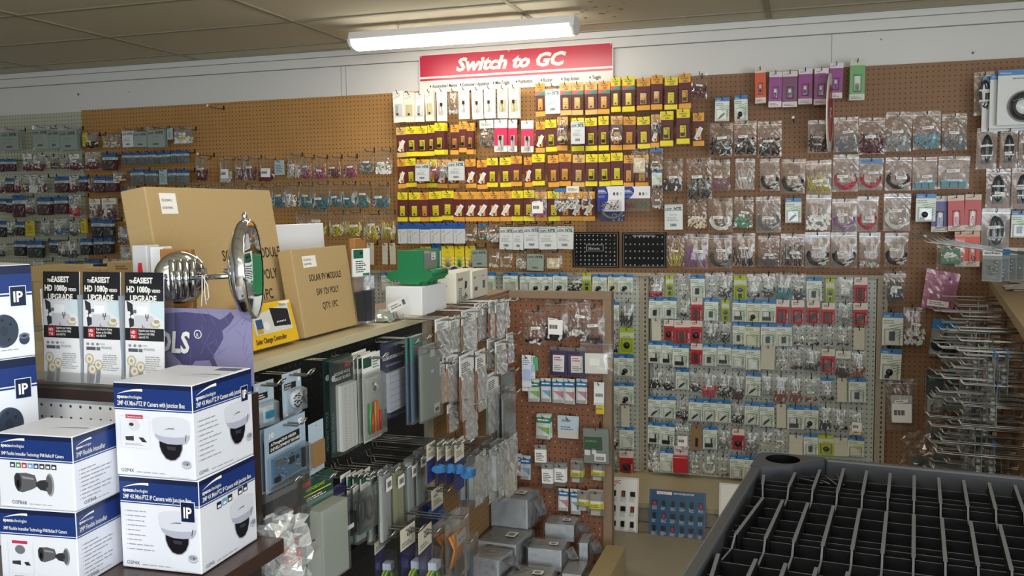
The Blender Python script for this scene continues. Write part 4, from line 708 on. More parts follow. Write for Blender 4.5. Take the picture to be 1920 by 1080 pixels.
def ptz(k):
    def art(t, lf, rf, tf, wl, wr, h):
        bh = h * .27; bands(t, lf, rf, wl, wr, h, bh); b = MB()
        for fr, w in ((lf, wl), (rf, wr)):
            logo(b, fr, w * .05, h - bh * .62, w * .33, WHITE); b.text(fr, '2MP 4X Mini-PTZ IP Camera with Junction Box', w * .05, h - bh * .9, .0118, WHITE, bold=.008, sx=.62 * w / .165)
            b.text(fr, 'O2P4X', w * .06, h * .04, .009, M('#55575f')); lines(b, fr, w * .26, h * .035, w * .8, h * .06, 1, 4, M('#a4a6ae')); lines(b, fr, w * .68, h * .012, w * .96, h * .024, 1, 6, M('#b4b6be'))
        if k == 0:
            b.rect(lf, wl * .07, h * .3, wl * .45, h * .303, CSH); b.rect(lf, wl * .07, h * .64, wl * .45, h * .643, CSH); b.rect(lf, wl * .07, h * .3, wl * .072, h * .64, CSH); b.rect(lf, wl * .448, h * .3, wl * .45, h * .64, CSH)
            b.rect(lf, wl * .15, h * .62, wl * .37, h * .66, M('#b3284e'), .0009); b.text(lf, 'Optional Accessories', wl * .26, h * .63, .0045, WHITE, .0012, align='CENTER', sx=.8)
            b.ell(lf, wl * .25, h * .55, .012, .01, M('#c9cad2'), .0008, 14); b.ell(lf, wl * .22, h * .555, .005, .003, INK, .001, 10)
            b.poly(lf, [(wl * .13, h * .42), (wl * .24, h * .43), (wl * .24, h * .38), (wl * .14, h * .38)], M('#2f3036')); b.poly(lf, [(wl * .3, h * .42), (wl * .36, h * .42), (wl * .41, h * .37), (wl * .35, h * .37)], M('#26262a'))
            lines(b, lf, wl * .13, h * .33, wl * .42, h * .355, 2, 3, M('#9fa1aa')); bullets(b, rf, wr * .06, h * .6, wr * .48, 9, h * .052, 11); badge(b, rf, wr * .8, h * .655, h * .16)
        else:
            badge(b, lf, wl * .78, h * .56, h * .2); bullets(b, lf, wl * .07, h * .62, wl * .42, 9, h * .052, 12)
            for i, c in enumerate(('#0d1a3c', '#4f9ac4', '#2a2a2e', '#d8d8dc', '#2a2a2e', '#2a2a2e')): b.rect(rf, wr * (.28 + i * .095), h * .6 + i * .0012, wr * (.36 + i * .095), h * .675 + i * .0012, M(c), .0008); b.rect(rf, wr * (.295 + i * .095), h * .612 + i * .0012, wr * (.345 + i * .095), h * .64 + i * .0012, M('#dfe0e6'), .001)
        b.build('lettering', t); b = MB()
        domecam(b, lf, wl * .72, h * .46, wl * .48); ringpic(b, lf, wl * .9, h * .16, wl * .065); b.build('product_picture', t); b = MB(); domecam(b, rf, wr * .72, h * (.47 if k == 0 else .4), wr * .44); ringpic(b, rf, wr * .92, h * .22, wr * .06)
        b.build('product_picture', t)
        b = MB(); swoosh(b, tf, wl * .5, wr * .5, wl * .42, M('#9a9da6')); b.rect(tf, wl * .66, wr * .78, wl * .95, wr * .93, M('#4a5266')); b.text(tf, 'speco technologies', wl * .5, wr * .44, .011, M('#a4a7b0'), sx=.7); b.build('top_print', t)
    return art
def bull(k):
    def art(t, lf, rf, tf, wl, wr, h):
        bh = h * .33; bands(t, lf, rf, wl, wr, h, bh); b = MB()
        for fr, w in ((lf, wl), (rf, wr)):
            logo(b, fr, w * .06, h - bh * .55, w * .32, WHITE)
        b.text(lf, '3MP Flexible Intensifier Technology IP68 Bullet IP Camera', wl * .06, h - bh * .88, .0085, WHITE, bold=.006, sx=.66 * wl / .16); b.text(rf, '3MP Flexible Intensifier', wr * .06, h - bh * .88, .0125, WHITE, sx=.62)
        for fr, w in ((lf, wl), (rf, wr)): b.text(fr, 'O3FB68', w * .17, h * .05, .009, M('#55575f')); lines(b, fr, w * .4, h * .05, w * .85, h * .075, 1, 4, M('#a4a6ae'))
        bullets(b, rf, wr * .1, h * .52, wr * .8, 8, h * .055, 21)
        if k == 0:
            for i, c in enumerate(('#1c2a52', '#4a7a3c', '#b3283c', '#4f9ac4', '#1d3f6e', '#2a2a2e', '#2a2a2e', '#2a2a2e')): b.rect(lf, wl * (.17 + i * .078), h * .545, wl * (.235 + i * .078), h * .615, M(c), .0008); b.rect(lf, wl * (.185 + i * .078), h * .56, wl * (.22 + i * .078), h * .59, M('#dfe0e6'), .001)
        else:
            for a in ((.1, .12, .1025, .55), (.43, .12, .4325, .55), (.1, .12, .43, .123)): b.rect(lf, wl * a[0], h * a[1], wl * a[2], h * a[3], CSH)
            b.rect(lf, wl * .16, h * .53, wl * .36, h * .57, M('#b3284e'), .0009); b.ell(lf, wl * .26, h * .45, .01, .008, M('#6a6a70'), .0008, 12); b.poly(lf, [(wl * .15, h * .29), (wl * .26, h * .3), (wl * .26, h * .24), (wl * .15, h * .25)], M('#2f3036')); b.poly(lf, [(wl * .3, h * .28), (wl * .36, h * .29), (wl * .39, h * .24), (wl * .33, h * .24)], M('#26262a'))
        b.build('lettering', t); b = MB(); bulletcam(b, lf, wl * (.48 if k == 0 else .7), h * (.34 if k == 0 else .4), wl * (.54 if k == 0 else .42)); b.build('product_picture', t)
        b = MB(); swoosh(b, tf, wl * .45, wr * .4, wl * .45, M('#9a9da6')); b.build('top_print', t)
    return art
ZS = .948; A0 = R(2.2)
def fitw(near, ang, px):   # depth of a carton so that its far right edge reaches px
    best = .17
    for i in range(60):
        w_ = .14 + .001 * i; q = near + Vector((-sin(ang), cos(ang), 0)) * w_ - EYE; x_ = 960 + F * q.dot(RT) / q.dot(_fwd)
        if x_ <= px: best = w_
    return min(best, 1.497 - near.y)
n2 = atZ(379, 1078, ZS + .002); G1 = 'dome camera cartons on the end cap shelf'; G2 = 'bullet camera cartons on the end cap shelf'
carton('camera_carton', 'white and blue dome camera carton, lower of the two-box stack', n2, .163, fitw(n2, A0, 491), .1675, A0, ptz(1), G1)
p = atY(366.5, 899, n2.y - .002); carton('camera_carton', 'white and blue dome camera carton on top, with the small accessories panel', Vector((p.x, p.y, ZS + .1705)), .162, fitw(Vector((p.x, p.y, ZS + .1705)), R(1.2), 481), .167, R(1.2), ptz(0), G1)
p = atY(149, 1103, 1.213); p.z = ZS + .001; carton('camera_carton', 'white and blue bullet camera carton with accessories panel, lower of its stack', p, .152, .12, .131, R(5.5), bull(1), G2)
p2 = atY(142, 957, 1.213); carton('camera_carton', 'white and blue bullet camera carton with row of icons, upper of its stack', Vector((p2.x, p2.y, p.z + .1315)), .153, .12, .129, R(3.5), bull(0), G2)
def mount(k):
    def art(t, lf, rf, tf, wl, wr, h):
        b = MB(); b.rect(rf, .001, h * .7, wr - .001, h - .002, NAVY); b.rect(rf, .001, h * .9, wr - .001, h - .0015, NAVYD, .0006); b.rect(rf, .001, h * .665, wr - .001, h * .685, NAVY); b.build('blue_band', t)
        b = MB(); badge(b, rf, wr * .795, h * .56, h * .2); lines(b, rf, wr * .68, h * .08, wr * .92, h * .1, 1, 3, M('#8d8f98')); b.build('lettering', t)
        b = MB(); x, z, q = wr * .715, h * .24, h * .19; dk = M('#2f3a4a', .35)
        b.ell(rf, x, z + q * .3, q * .75, q * .95, M('#4a5668', .35), .0007, 28); b.ell(rf, x + .004, z + q * .3, q * .68, q * .9, dk, .0009, 28)
        for a in (.6, 1.7, 3.9, 5.3): b.ell(rf, x + q * .45 * cos(a), z + q * .3 + q * .62 * sin(a), q * .07, q * .1, M('#12161e'), .0011, 10)
        b.ell(rf, x, z + q * .3, q * .22, q * .3, M('#242c38'), .0011, 16); b.ell(rf, wr * .9, h * .19, .01, .011, dk, .0008, 14); b.ell(rf, wr * .9, h * .225, .01, .006, M('#5a6678'), .001, 14); b.ell(rf, wr * .9, h * .225, .005, .0025, M('#1a1e26'), .0012, 10)
        b.build('product_picture', t)
    return art
q0 = atY(69, 700, 1.41)
for k, lb in enumerate(('bottom carton of the junction box stack behind the bullet camera cartons', 'middle junction box carton with dark round mount picture, below the topmost', 'topmost white and blue junction box carton with dark round mount picture')):
    zz = ZS + .001 + k * .1795; wr = .2
    carton('camera_carton', lb, Vector((q0.x - wr * sin(R(-22)) * 0 - wr * cos(R(70)), q0.y - wr * sin(R(70)), zz)), .16, wr, .1785, R(-20), mount(k), 'junction box cartons stacked at the frame edge')
# ------------------------------------------------------------------ brochures, signs and mirror on top of the end cap
ZT = 1.2225
def brochure(x, y, label):
    w, h = .097, .235; t = thing('brochure', label, 'brochure', (x, y, ZT + .004), R(-1.0), 'brochures in the clear holder'); t.rotation_euler.x = R(-3)
    f = Fr((-w / 2, 0, 0), (1, 0, 0), (0, 0, 1)); b = MB(); b.box(-w / 2, 0, 0, w / 2, .0015, h, M('#e6e6ea', .3)); b.build('paper', t)
    b = MB(); K = M('#17181c', .3); b.rect(f, 0, h * .75, w, h, K); b.rect(f, 0, h * .4, w, h * .51, K); b.rect(f, w * .13, h * .415, w * .32, h * .5, M('#b32a34', .4), .0006); b.build('dark_panel', t)
    b = MB(); sh = M('#55565c')
    for s_, x_, z_, q, wd in (('THE', .12, .905, .009, .9), ('EASIEST', .25, .905, .0165, .82), ('HD 1080p', .05, .825, .0175, .82), ('VIDEO', .7, .825, .0085, .85), ('UPGRADE', .14, .745, .0175, .85)):
        b.text(f, s_, w * x_ + .0007, h * z_ - .0008, q, sh, .0007, .02, sx=wd); b.text(f, s_, w * x_, h * z_, q, WHITE, .001, .035, sx=wd)
    for i, s_ in enumerate(('Upgrade your Analog', 'System to Full 1080p', 'with HD-TVI')): b.text(f, s_, w * .35, h * (.482 - .03 * i), .0066, WHITE, .0008, .01, sx=.72)
    b.text(f, 'HD', w * .15, h * .462, .008, WHITE, .0009, .03); b.text(f, 'TVI', w * .15, h * .422, .0085, WHITE, .0009, .03, sx=.9); b.text(f, 'MEGAPIXEL', w * .48, h * .315, .0075, M('#8a8b90'), sx=.75); b.text(f, 'A MINI', w * .42, h * .35, .005, M('#a0a0a6'))
    lines(b, f, w * .52, h * .12, w * .95, h * .27, 8, 5, M('#a6a7ac')); b.build('lettering', t)
    b = MB()   # printed room scene and connectors
    b.rect(f, 0, h * .51, w, h * .75, M('#dedfe4', .3), .0003); b.poly(f, [(w * .04, h * .75), (w * .2, h * .72), (w * .24, h * .53), (w * .12, h * .51)], M('#2c2c32'), .0005); b.poly(f, [(w * .25, h * .62), (w * .7, h * .62), (w * .9, h * .51), (w * .2, h * .51)], M('#c3c5cd'), .0005)
    b.rect(f, w * .3, h * .63, w * .58, h * .7, M('#eeeff2'), .0006); b.rect(f, w * .22, h * .64, w * .3, h * .67, M('#6a6b72'), .0006); b.poly(f, [(w * .65, h * .75), (w, h * .75), (w, h * .58), (w * .66, h * .65)], M('#c9dbe2'), .0005)
    for a, c in ((.1, .64), (.1, .61), (.2, .61)): b.ell(f, w * a, h * c, .0042, .0042, M('#e4e4e8'), .0007, 12)
    for a, c in ((.53, .6), (.56, .575), (.59, .6)): b.rect(f, w * a, h * c, w * a + .0025, h * c + .008, M('#55565c'), .0008)
    b.rect(f, w * .45, h * .515, w * .47, h * .54, M('#c23a44'), .0008); b.rect(f, w * .45, h * .515, w * .52, h * .52, M('#c23a44'), .0008)
    for k in range(3): b.ell(f, w * .78 + .002 * k, h * .545 + .003 * k, .013 - .003 * k, .007 - .0015 * k, M(('#b9ae94', '#dcd6c4', '#a89c80')[k]), .0006 + .0002 * k, 16)
    for a, c in ((.16, .22), (.4, .17), (.24, .13)):
        b.ell(f, w * a, h * c, .0115, .0115, M('#c3b69a', .3), .0006, 18); b.ell(f, w * a, h * c, .0085, .0085, M('#e6e0d0', .3), .0008, 18); b.ell(f, w * a, h * c, .004, .004, M('#b5a98c', .3), .001, 12)
        b.poly(f, [(w * a - .005, h * c - .011), (w * a + .006, h * c - .011), (w * a + .002, .001), (w * a - .008, .001)], M('#8a8c94', .4), .0005)
    b.rect(f, w * .08, h * .3, w * .33, h * .33, M('#55575f'), .0006); b.rect(f, w * .35, h * .3, w * .45, h * .33, M('#6a6c74'), .0006)
    for a in (.12, .25, .38): b.ell(f, w * a, h * .355, .004, .003, M('#8a8c94'), .0006, 10)
    b.build('printed_picture', t); return t
for i, (x, lb) in enumerate(((-1.503, 'black and white brochure in the holder, beside the junction box cartons'), (-1.398, 'middle black and white brochure of the three in the holder'), (-1.291, 'black and white brochure in the holder, beside the purple sign'))): brochure(x, 1.545, lb)
t = thing('brochure_holder', 'clear plastic ledge holding the three brochures on the end cap', 'holder', (-1.4, 1.55, ZT))
b = MB(); b.box(-.17, -.02, 0, .17, .02, .003, BLIST); b.box(-.17, -.02, .003, .17, -.0185, .028, BLIST); b.build('tray', t)
b = MB(); b.box(-.17, .016, .003, .17, .018, .2, BLIST)
b.build('back', t)
for x in (-.052, .053): b = MB(); b.box(x - .003, -.002, .003, x + .003, .015, .19, M('#8f98a2', .2)); b.build('divider', t)
# purple sign
p = atY(305, 660, 1.62); w, h = .36, .17; x1 = -1.083
t = thing('purple_sign', 'purple tools sign with dark map silhouette behind the dome camera cartons', 'sign', (x1 - w, 1.62, ZT - .0)); f = Fr((0, 0, 0), (1, 0, 0), (0, 0, 1))
b = MB(); b.box(0, 0, 0, w, .004, h - .011, M('#8783a8', .4)); b.build('panel', t)
b = MB(); HP = h - .011; X0 = w - .22
pts = [(X0 + .01, HP * .93), (X0 + .06, HP * .95), (X0 + .12, HP * .93), (X0 + .145, HP * .86), (X0 + .158, HP * .9), (X0 + .172, HP * .97), (X0 + .18, HP * .9), (X0 + .168, HP * .8), (X0 + .15, HP * .72), (X0 + .152, HP * .62), (X0 + .14, HP * .5), (X0 + .125, HP * .38), (X0 + .138, HP * .2), (X0 + .132, HP * .14), (X0 + .115, HP * .32), (X0 + .08, HP * .3), (X0 + .06, HP * .15), (X0 + .04, HP * .3), (X0 + .015, HP * .42), (X0 - .005, HP * .7)]
b.poly(f, pts, M('#4f4b74', .4)); r = random.Random(2)
for i in range(26):
    a = Vector((X0 + .22 * r.random(), HP * r.random())); c = a + Vector((r.uniform(-.06, .06), r.uniform(-.05, .05))); c.x = min(max(c.x, X0 - .05), w - .002); c.y = min(max(c.y, .002), HP - .002); d_ = (c - a); nrm = Vector((-d_.y, d_.x)).normalized() * .0004; b.poly(f, [tuple(a - nrm), tuple(c - nrm), tuple(c + nrm), tuple(a + nrm)], M('#77719f'), .0006)
b.build('map_print', t)
b = MB(); b.text(f, 'TOOLS', X0 + .0715, HP * .4, .062, M('#3a3468'), .0009, .035, .15, 'RIGHT', .78); b.text(f, 'TOOLS', X0 + .07, HP * .41, .062, WHITE, .0013, .035, .15, 'RIGHT', .78)
for i in range(20):
    a0, a1 = i * pi / 10, (i + 1) * pi / 10; b.poly(f, [(X0 + .09 + q * cos(a), HP * .66 + q * sin(a)) for q, a in ((.0095, a0), (.0095, a1), (.0075, a1), (.0075, a0))], WHITE, .0011)
b.text(f, 'R', X0 + .0865, HP * .625, .011, WHITE, .0012); b.build('lettering', t)
# chrome mirror on its wooden plank
pl = atY(325, 467, 1.66); t = thing('display_plank', 'short wooden plank standing behind the brochures, carrying the chrome mirror', 'plank', (pl.x + .004, 1.66, ZT)); t.rotation_euler.z = R(6)
b = MB(); b.box(-.037, 0, 0, .037, .018, pl.z - ZT, M('#a5723f', .55, 0, 0, .3, .12, 12)); bevel(b.build('board', t), .002)
b = MB(); b.lathe([(.004, 0), (.004, .002)], M('#33241a'), (-.002, -.0005, pl.z - ZT - .012), (0, -1, 0), 10); b.build('hook_hole', t)
mb_ = atY(340, 521, 1.635); t = thing('makeup_mirror', 'round chrome magnifying mirror on a folding wall arm', 'mirror', (mb_.x, mb_.y, mb_.z)); ax = Vector((.72, -.69, .0)).normalized()
b = MB(); b.lathe([(.054, -.016), (.056, -.004), (.05, .006), (.034, .012), (.0, .014)], CHROME, (0, 0, 0), ax, 40); b.build('wall_plate', t)
b = MB(); sd = Vector((.69, .72, 0))
for i in range(4): o_ = ax * .018 + sd * (-.021 + .014 * i); b.tube([o_ + Vector((0, 0, -.04)), o_ + Vector((0, 0, .04))], .0065, CHROME, 10)
b.tube([ax * .016 + sd * -.03, ax * .016 + sd * -.05], .005, CHROME, 8); b.build('folding_bracket', t)
mc = atY(462, 505, 1.63) - mb_; el = atY(437, 517, 1.63) - mb_
b = MB(); b.tube([ax * .02 + sd * .02, el], .0058, CHROME, 10); b.lathe([(0, -.013), (.009, -.009), (.012, 0), (.009, .009), (0, .013)], CHROME, el + Vector((0, 0, .008)), (0, 0, 1), 16, False); b.tube([el + Vector((-.02, 0, .01)), el + Vector((.0, 0, .01))], [.005, .008], CHROME, 8); b.build('arm', t)
mx = Vector((.92, .39, .03)).normalized(); c_ = mc
b = MB(); b.lathe([(0, -.034), (.027, -.032), (.063, -.025), (.09, -.013), (.1, -.006), (.103, 0), (.103, .014), (.101, .017), (.097, .0165)], CHROME, c_, mx, 48, False); b.build('shell', t)
b = MB(); b.lathe([(.098, .0155), (.0, .013)], M('#e8eaee', .02, 1), c_, mx, 40, False); b.build('mirror_glass', t)
b = MB(); b.tube([c_ + Vector((0, 0, .101)), c_ + Vector((0, 0, .112)), c_ + Vector((.002, 0, .117))], [.006, .006, .003], CHROME, 10); b.build('knob', t)
b = MB(); st = M('#e4e0d6', .7)
for dx, l in ((0, .06), (.006, .056)): b.tube([el * .22 + Vector((.03 + dx, -.008, .006)), el * .22 + Vector((.03 + dx, -.01, -.03)), el * .22 + Vector((.027 + dx * 2, -.01, -l))], .0013, st, 5)
b.tube([el * .22 + Vector((.03, -.008, .006)), el * .22 + Vector((.044, -.01, -.015)), el * .22 + Vector((.046, -.01, -.04)), el * .22 + Vector((.041, -.01, -.047))], .0013, st, 5); b.build('hang_string', t)
# white display block with red letter
p = atY(246, 458, 1.685); q = atY(300, 463, 1.7); t = thing('display_box', 'white upright box with red letter behind the brochures', 'box', (p.x, 1.685, ZT)); f = Fr((0, 0, 0), (1, .1, 0), (0, 0, 1)); hh = q.z - ZT
b = MB(); b.box(0, 0, 0, .038, .05, hh + .004, M('#c4c5c8', .35), f); b.box(.038, .01, 0, .07, .05, hh, M('#e6e7ec', .3), f); bevel(b.build('body', t), .003)
b = MB(); b.prism(f, [(.01, hh - .09), (.016, hh - .035), (.024, hh - .035), (.03, hh - .09), (.024, hh - .09), (.02, hh - .05), (.016, hh - .09)], 0, .0015, M('#c22a34', .4)); b.build('red_letter', t)
# ------------------------------------------------------------------ cartons standing on the shelf of the black gondola
def leanbox(name, label, x, y0, y1, hgt, th, tilt, m, yaw=0.0, cat='carton'):
    """flat box facing +X with its lower front edge at x, leaning back by tilt"""
    t = thing(name, label, cat, (x, y0, ZT + .001 + th * sin(tilt)), yaw); t.rotation_euler = (0, -tilt, yaw); t.rotation_mode = 'ZYX' if 0 else 'XYZ'
    b = MB(); b.box(-th, 0, 0, 0, y1 - y0, hgt, m); bevel(b.build('body', t), .003); return t, Fr((0, 0, 0), (0, 1, 0), (0, 0, 1))
t, f = leanbox('solar_carton', 'small flat cardboard solar module carton leaning on the shelf edge', -1.322, 2.238, 2.56, .25, .045, R(9), KRAFT)
b = MB(); CI = M('#2c241a', .8)
for i, (s_, z) in enumerate((('SOLAR PV MODULE', .155), ('5W 12V POLY', .112), ('QTY: 1PC', .07))): b.text(f, s_, .165, z, .027, CI, .0007, .012, align='CENTER', sx=.8)
b.build('lettering', t); b = MB(); b.rect(f, .05, .195, .125, .228, M('#eee9e0', .5), .0006); b.text(f, 'CES SLP5W12', .055, .214, .0085, INK, .0012, sx=.85); b.text(f, 'SOLAR PANEL', .055, .202, .008, INK, .0012, sx=.85); b.build('sticker', t)
b = MB(); b.rect(f, .32, .1, .32, .1, KRAFT)
t, f = leanbox('solar_carton', 'large flat cardboard solar module carton behind the chrome mirror', -1.395, 1.775, 2.30, .415, .07, R(9), KRAFT)
b = MB()
for i, (s_, z) in enumerate((('SOLAR PV MODULE', .225), ('20W 12V POLY', .165), ('QTY: 1PC', .11))): b.text(f, s_, .385, z, .04, CI, .0007, .012, align='CENTER', sx=.78)
b.build('lettering', t); b = MB(); b.rect(f, .045, .35, .105, .4, M('#eee9e0', .5), .0006); b.text(f, 'CES SLP20W12', .05, .38, .0085, INK, .0012, sx=.7); b.text(f, 'SOLAR PANEL', .05, .362, .008, INK, .0012, sx=.75); b.build('sticker', t)
YEL = M('#e2b41e', .35)
t, f = leanbox('charge_controller_box', 'yellow solar charge controller box on the shelf edge', -1.318, 1.985, 2.2, .115, .04, R(14), YEL)
b = MB(); b.poly(f, [(.02, .035), (.195, .035), (.195, .108), (.02, .085)], M('#cfd0c8', .4)); b.poly(f, [(.11, .05), (.19, .045), (.19, .09), (.105, .1)], M('#1d1d22', .3), .0007); b.poly(f, [(.17, .105), (.205, .105), (.205, .112), (.15, .112)], WHITE, .0007)
for i in range(6): b.rect(f, .125 + .008 * i, .058, .129 + .008 * i, .062, WHITE, .0009)
b.rect(f, .03, .05, .06, .075, M('#34507a'), .0007); b.ell(f, .075, .055, .014, .012, M('#e4e4e0'), .0008, 14); b.rect(f, .03, .038, .055, .05, M('#c09a2a'), .0008)
b.build('printed_picture', t); b = MB(); b.text(f, 'Solar Charge Controller', .012, .012, .0185, M('#7a5a1a'), .0007, .02, .2, sx=.78); b.text(f, 'Solar Charge Controller', .011, .013, .0185, M('#4a3a2a'), .001, .0, .2, sx=.78); b.text(f, 'CES CMP12', .155, .1, .008, INK, .0012, sx=.7); b.build('lettering', t)
# white board and wooden plank further back
t, f = leanbox('white_board', 'blank white display board standing behind the solar cartons', -1.5, 2.3, 2.70, .32, .02, R(3), M('#e4e5ea', .4), 0, 'board'); 
pk = atX(678, 614, -1.325); t = thing('display_plank', 'upright wooden plank on the shelf with carded bag hanging on it', 'plank', (-1.338, 2.6, ZT))
b = MB(); b.box(-.02, -.025, 0, .0, .05, atX(680, 447, -1.33).z - ZT, M('#a5723f', .55, 0, 0, .3, .12, 12)); bevel(b.build('board', t), .002); b = MB(); b.tube([(0, .012, .285), (.004, .012, .275), (.012, .012, .27)], .002, WIRED, 6); b.build('hook', t)
def xpart(b, fr): return b
t = thing('carded_bag', 'clear bag of black blocks under a green and white header card', 'packaged part', (-1.322, 2.585, 1.465), R(90)); t.rotation_euler.z = R(70)
b = MB(); b.box(-.036, 0, -.088, .036, .001, .0, M('#e4e6e2', .4)); b.rect(FRONT, -.033, -.03, .008, -.003, M('#1f5a42'), .0005); b.rect(FRONT, .005, -.085, .033, -.077, M('#2a7a55'), .0005); lines(b, FRONT, -.025, -.075, .02, -.036, 6, 3, INK); b.rect(FRONT, -.006, -.018, .004, -.01, M('#1a1a1a'), .0007); b.build('header_card', t)
for k in (1, 2): b = MB(); b.box(-.037, .002 * k, -.086, .035, .002 * k + .001, .0, M('#c9ccc8', .4)); b.build('header_card', t)
b = MB(); b.box(-.03, -.012, -.225, -.002, .006, -.135, M('#15161a', .5)); b.box(.0, -.014, -.228, .028, .006, -.132, M('#18191e', .5)); b.build('contents', t); b = MB(); b.box(-.038, -.016, -.235, .038, .008, -.086, FILM); b.build('film', t)
# green module on a white carton
p = atZ(734, 592, ZT); n_ = atZ(792, 592, ZT); q = atZ(834, 578, ZT)
t = thing('white_carton', 'plain white carton under the green module', 'carton', (n_.x, n_.y, ZT), R(2)); hw = .098
b = MB(); b.box(-.135, 0, 0, 0, .245, hw, M('#e8e9ea', .45)); bevel(b.build('body', t), .002); b = MB(); b.box(-.134, .09, hw, -.001, .094, hw + .0006, M('#b9bab8')); b.build('flap_seam', t)
GRN = M('#1d7a4a', .4); t = thing('green_module', 'green plastic rail housing with clear cover on the white carton', 'module', (n_.x - .07, n_.y + .115, ZT + hw + .0012), R(3))
f = Fr((-.085, -.075, 0), (1, 0, 0), (0, 0, 1)); prof = [(0, .03), (.012, .048), (.045, .055), (.045, .122), (.14, .122), (.14, .055), (.158, .05), (.172, .046), (.172, .03), (.15, .012), (.13, .014), (.12, .004), (.06, .004), (.045, .018), (.02, .014)]
for d0 in (0, -.165):
    b = MB(); b.prism(f, prof, d0 - .008, d0, GRN); b.build('end_plate', t)
b = MB(); b.box(-.075, -.067, .016, .08, .082, .03, GRN); b.box(.058, -.067, .03, .083, .082, .05, GRN); b.box(-.08, -.067, .03, -.045, .082, .046, GRN)
for y in (-.05, 0, .05): b.box(.02, y, .0, .055, y + .02, .016, GRN)
b.tube([(.078, -.067, .045), (.078, .082, .045)], .011, GRN, 10); b.build('rail_base', t)
b = MB(); b.box(-.039, -.066, .05, .054, .081, .119, BLIST); b.box(-.036, -.064, .0505, .051, .079, .112, M('#a3aaa4', .4)); b.build('clear_cover', t)
b = MB(); b.box(.0545, .01, .085, .0555, .05, .11, WHITE); ff = Fr((.0556, 0, 0), (0, 1, 0), (0, 0, 1)); b.text(ff, '4E-8666', .014, .1, .008, INK, .0004); lines(b, ff, .014, .088, .045, .097, 1, 3, INK); b.build('label', t)
# boxes and a loose bag further along the shelf
def small_box(label, pix, w, d, h, art, yaw=0.0, z=ZT + .0005):
    p = atZ(*pix, z); t = thing('product_box', label, 'carton', (p.x, p.y, z), yaw); b = MB(); b.box(-w, 0, 0, 0, d, h, M('#ddd9c9', .5)); bevel(b.build('body', t), .002); b = MB(); art(b, Fr((-w, 0, 0), (1, 0, 0), (0, 0, 1)), Fr((0, 0, 0), (0, 1, 0), (0, 0, 1)), w, d, h); b.build('lettering', t)
def art1(b, lf, rf, w, d, h):
    lines(b, lf, w * .25, h * .15, w * .75, h * .72, 6, 4, M('#8a8a80')); b.text(lf, 'UltraStick', w * .15, h * .78, .014, INK, bold=.01, sx=.8); b.text(rf, 'UltraStick', d * .12, h * .72, .018, INK, bold=.01, sx=.9); b.poly(rf, [(d * .55, h * .4), (d * .7, h * .44), (d * .72, h * .66), (d * .58, h * .68)], INK); b.poly(rf, [(d * .5, h * .1), (d * .75, h * .14), (d * .6, h * .3)], M('#5a5a58')); lines(b, rf, d * .15, h * .2, d * .4, h * .5, 4, 5)
def art2(b, lf, rf, w, d, h):
    b.text(rf, 'Qtee', d * .1, h * .72, .015, INK, sx=.8); barcode(b, rf, d * .12, h * .28, d * .32, h * .42, 1); barcode(b, rf, d * .65, h * .3, d * .8, h * .6, 2); lines(b, rf, d * .6, h * .74, d * .8, h * .8, 1, 3)
small_box('cream boxed stick product beside the white carton', (856, 570), .14, .2, .118, art1, R(4)); small_box('cream boxed product with barcodes, furthest along the wooden beam', (886, 561), .12, .21, .112, art2, R(2))
t = thing('zip_bag', 'clear bag with long printed label lying on the shelf before the white carton', 'packaged part', (-1.3, 2.68, ZT + .001), R(90)); b = MB(); r = random.Random(4)
n = 10; V = [(-.02 + .17 * i / n + r.uniform(-.004, .004), -.035 + .12 * j / n, .002 + .03 * sin(pi * i / n) * sin(pi * j / n) + r.uniform(0, .006)) for j in range(n + 1) for i in range(n + 1)]
b.add(V, [(j * (n + 1) + i, j * (n + 1) + i + 1, (j + 1) * (n + 1) + i + 1, (j + 1) * (n + 1) + i) for j in range(n) for i in range(n)], FILMH); b.build('film', t)
b = MB(); f = Fr((-.0, -.03, .03), (1, 0, .1), (0, .35, .94)); b.rect(f, 0, 0, .13, .028, WHITE, 0); lines(b, f, .01, .006, .09, .022, 2, 4, M('#77777a'), .0006); barcode(b, f, .1, .006, .122, .024, 2, .0006); b.build('label', t)
b = MB(); b.box(.0, -.02, .002, .12, .06, .012, M('#a9b8a8', .5)); b.build('contents', t)
# open cardboard boxes far back on the gondola top
for i, (x0, x1, yt, Y, m, lb) in enumerate(((60, 182, 499, 2.35, KRAFT, 'open cardboard carton behind the brochures, by the junction box stack'), (140, 193, 503, 2.2, KRAFT, 'small cardboard carton behind the middle brochure'), (200, 254, 492, 2.15, KRAFT, 'kraft box with printed lines behind the white upright box'), (176, 206, 496, 2.28, M('#17181a', .5), 'black box tucked behind the kraft boxes'))):
    a = atY(x0, yt, Y); c = atY(x1, yt, Y); t = thing('carton', lb, 'carton', (a.x, Y, ZT + .0005), R(1.5 * i - 2)); hgt = (a.z + c.z) / 2 - ZT; ww = c.x - a.x
    b = MB(); b.box(0, 0, 0, ww, .11, hgt, m); bevel(b.build('body', t), .002)
    b = MB(); lines(b, FRONT, ww * .3, hgt - .022, ww * .8, hgt - .008, 2, 3, M('#5a4a34')) if i == 2 else b.box(0, -.004, hgt - .05, ww * .9, -.0005, hgt, m); b.build('print' if i == 2 else 'flap', t)
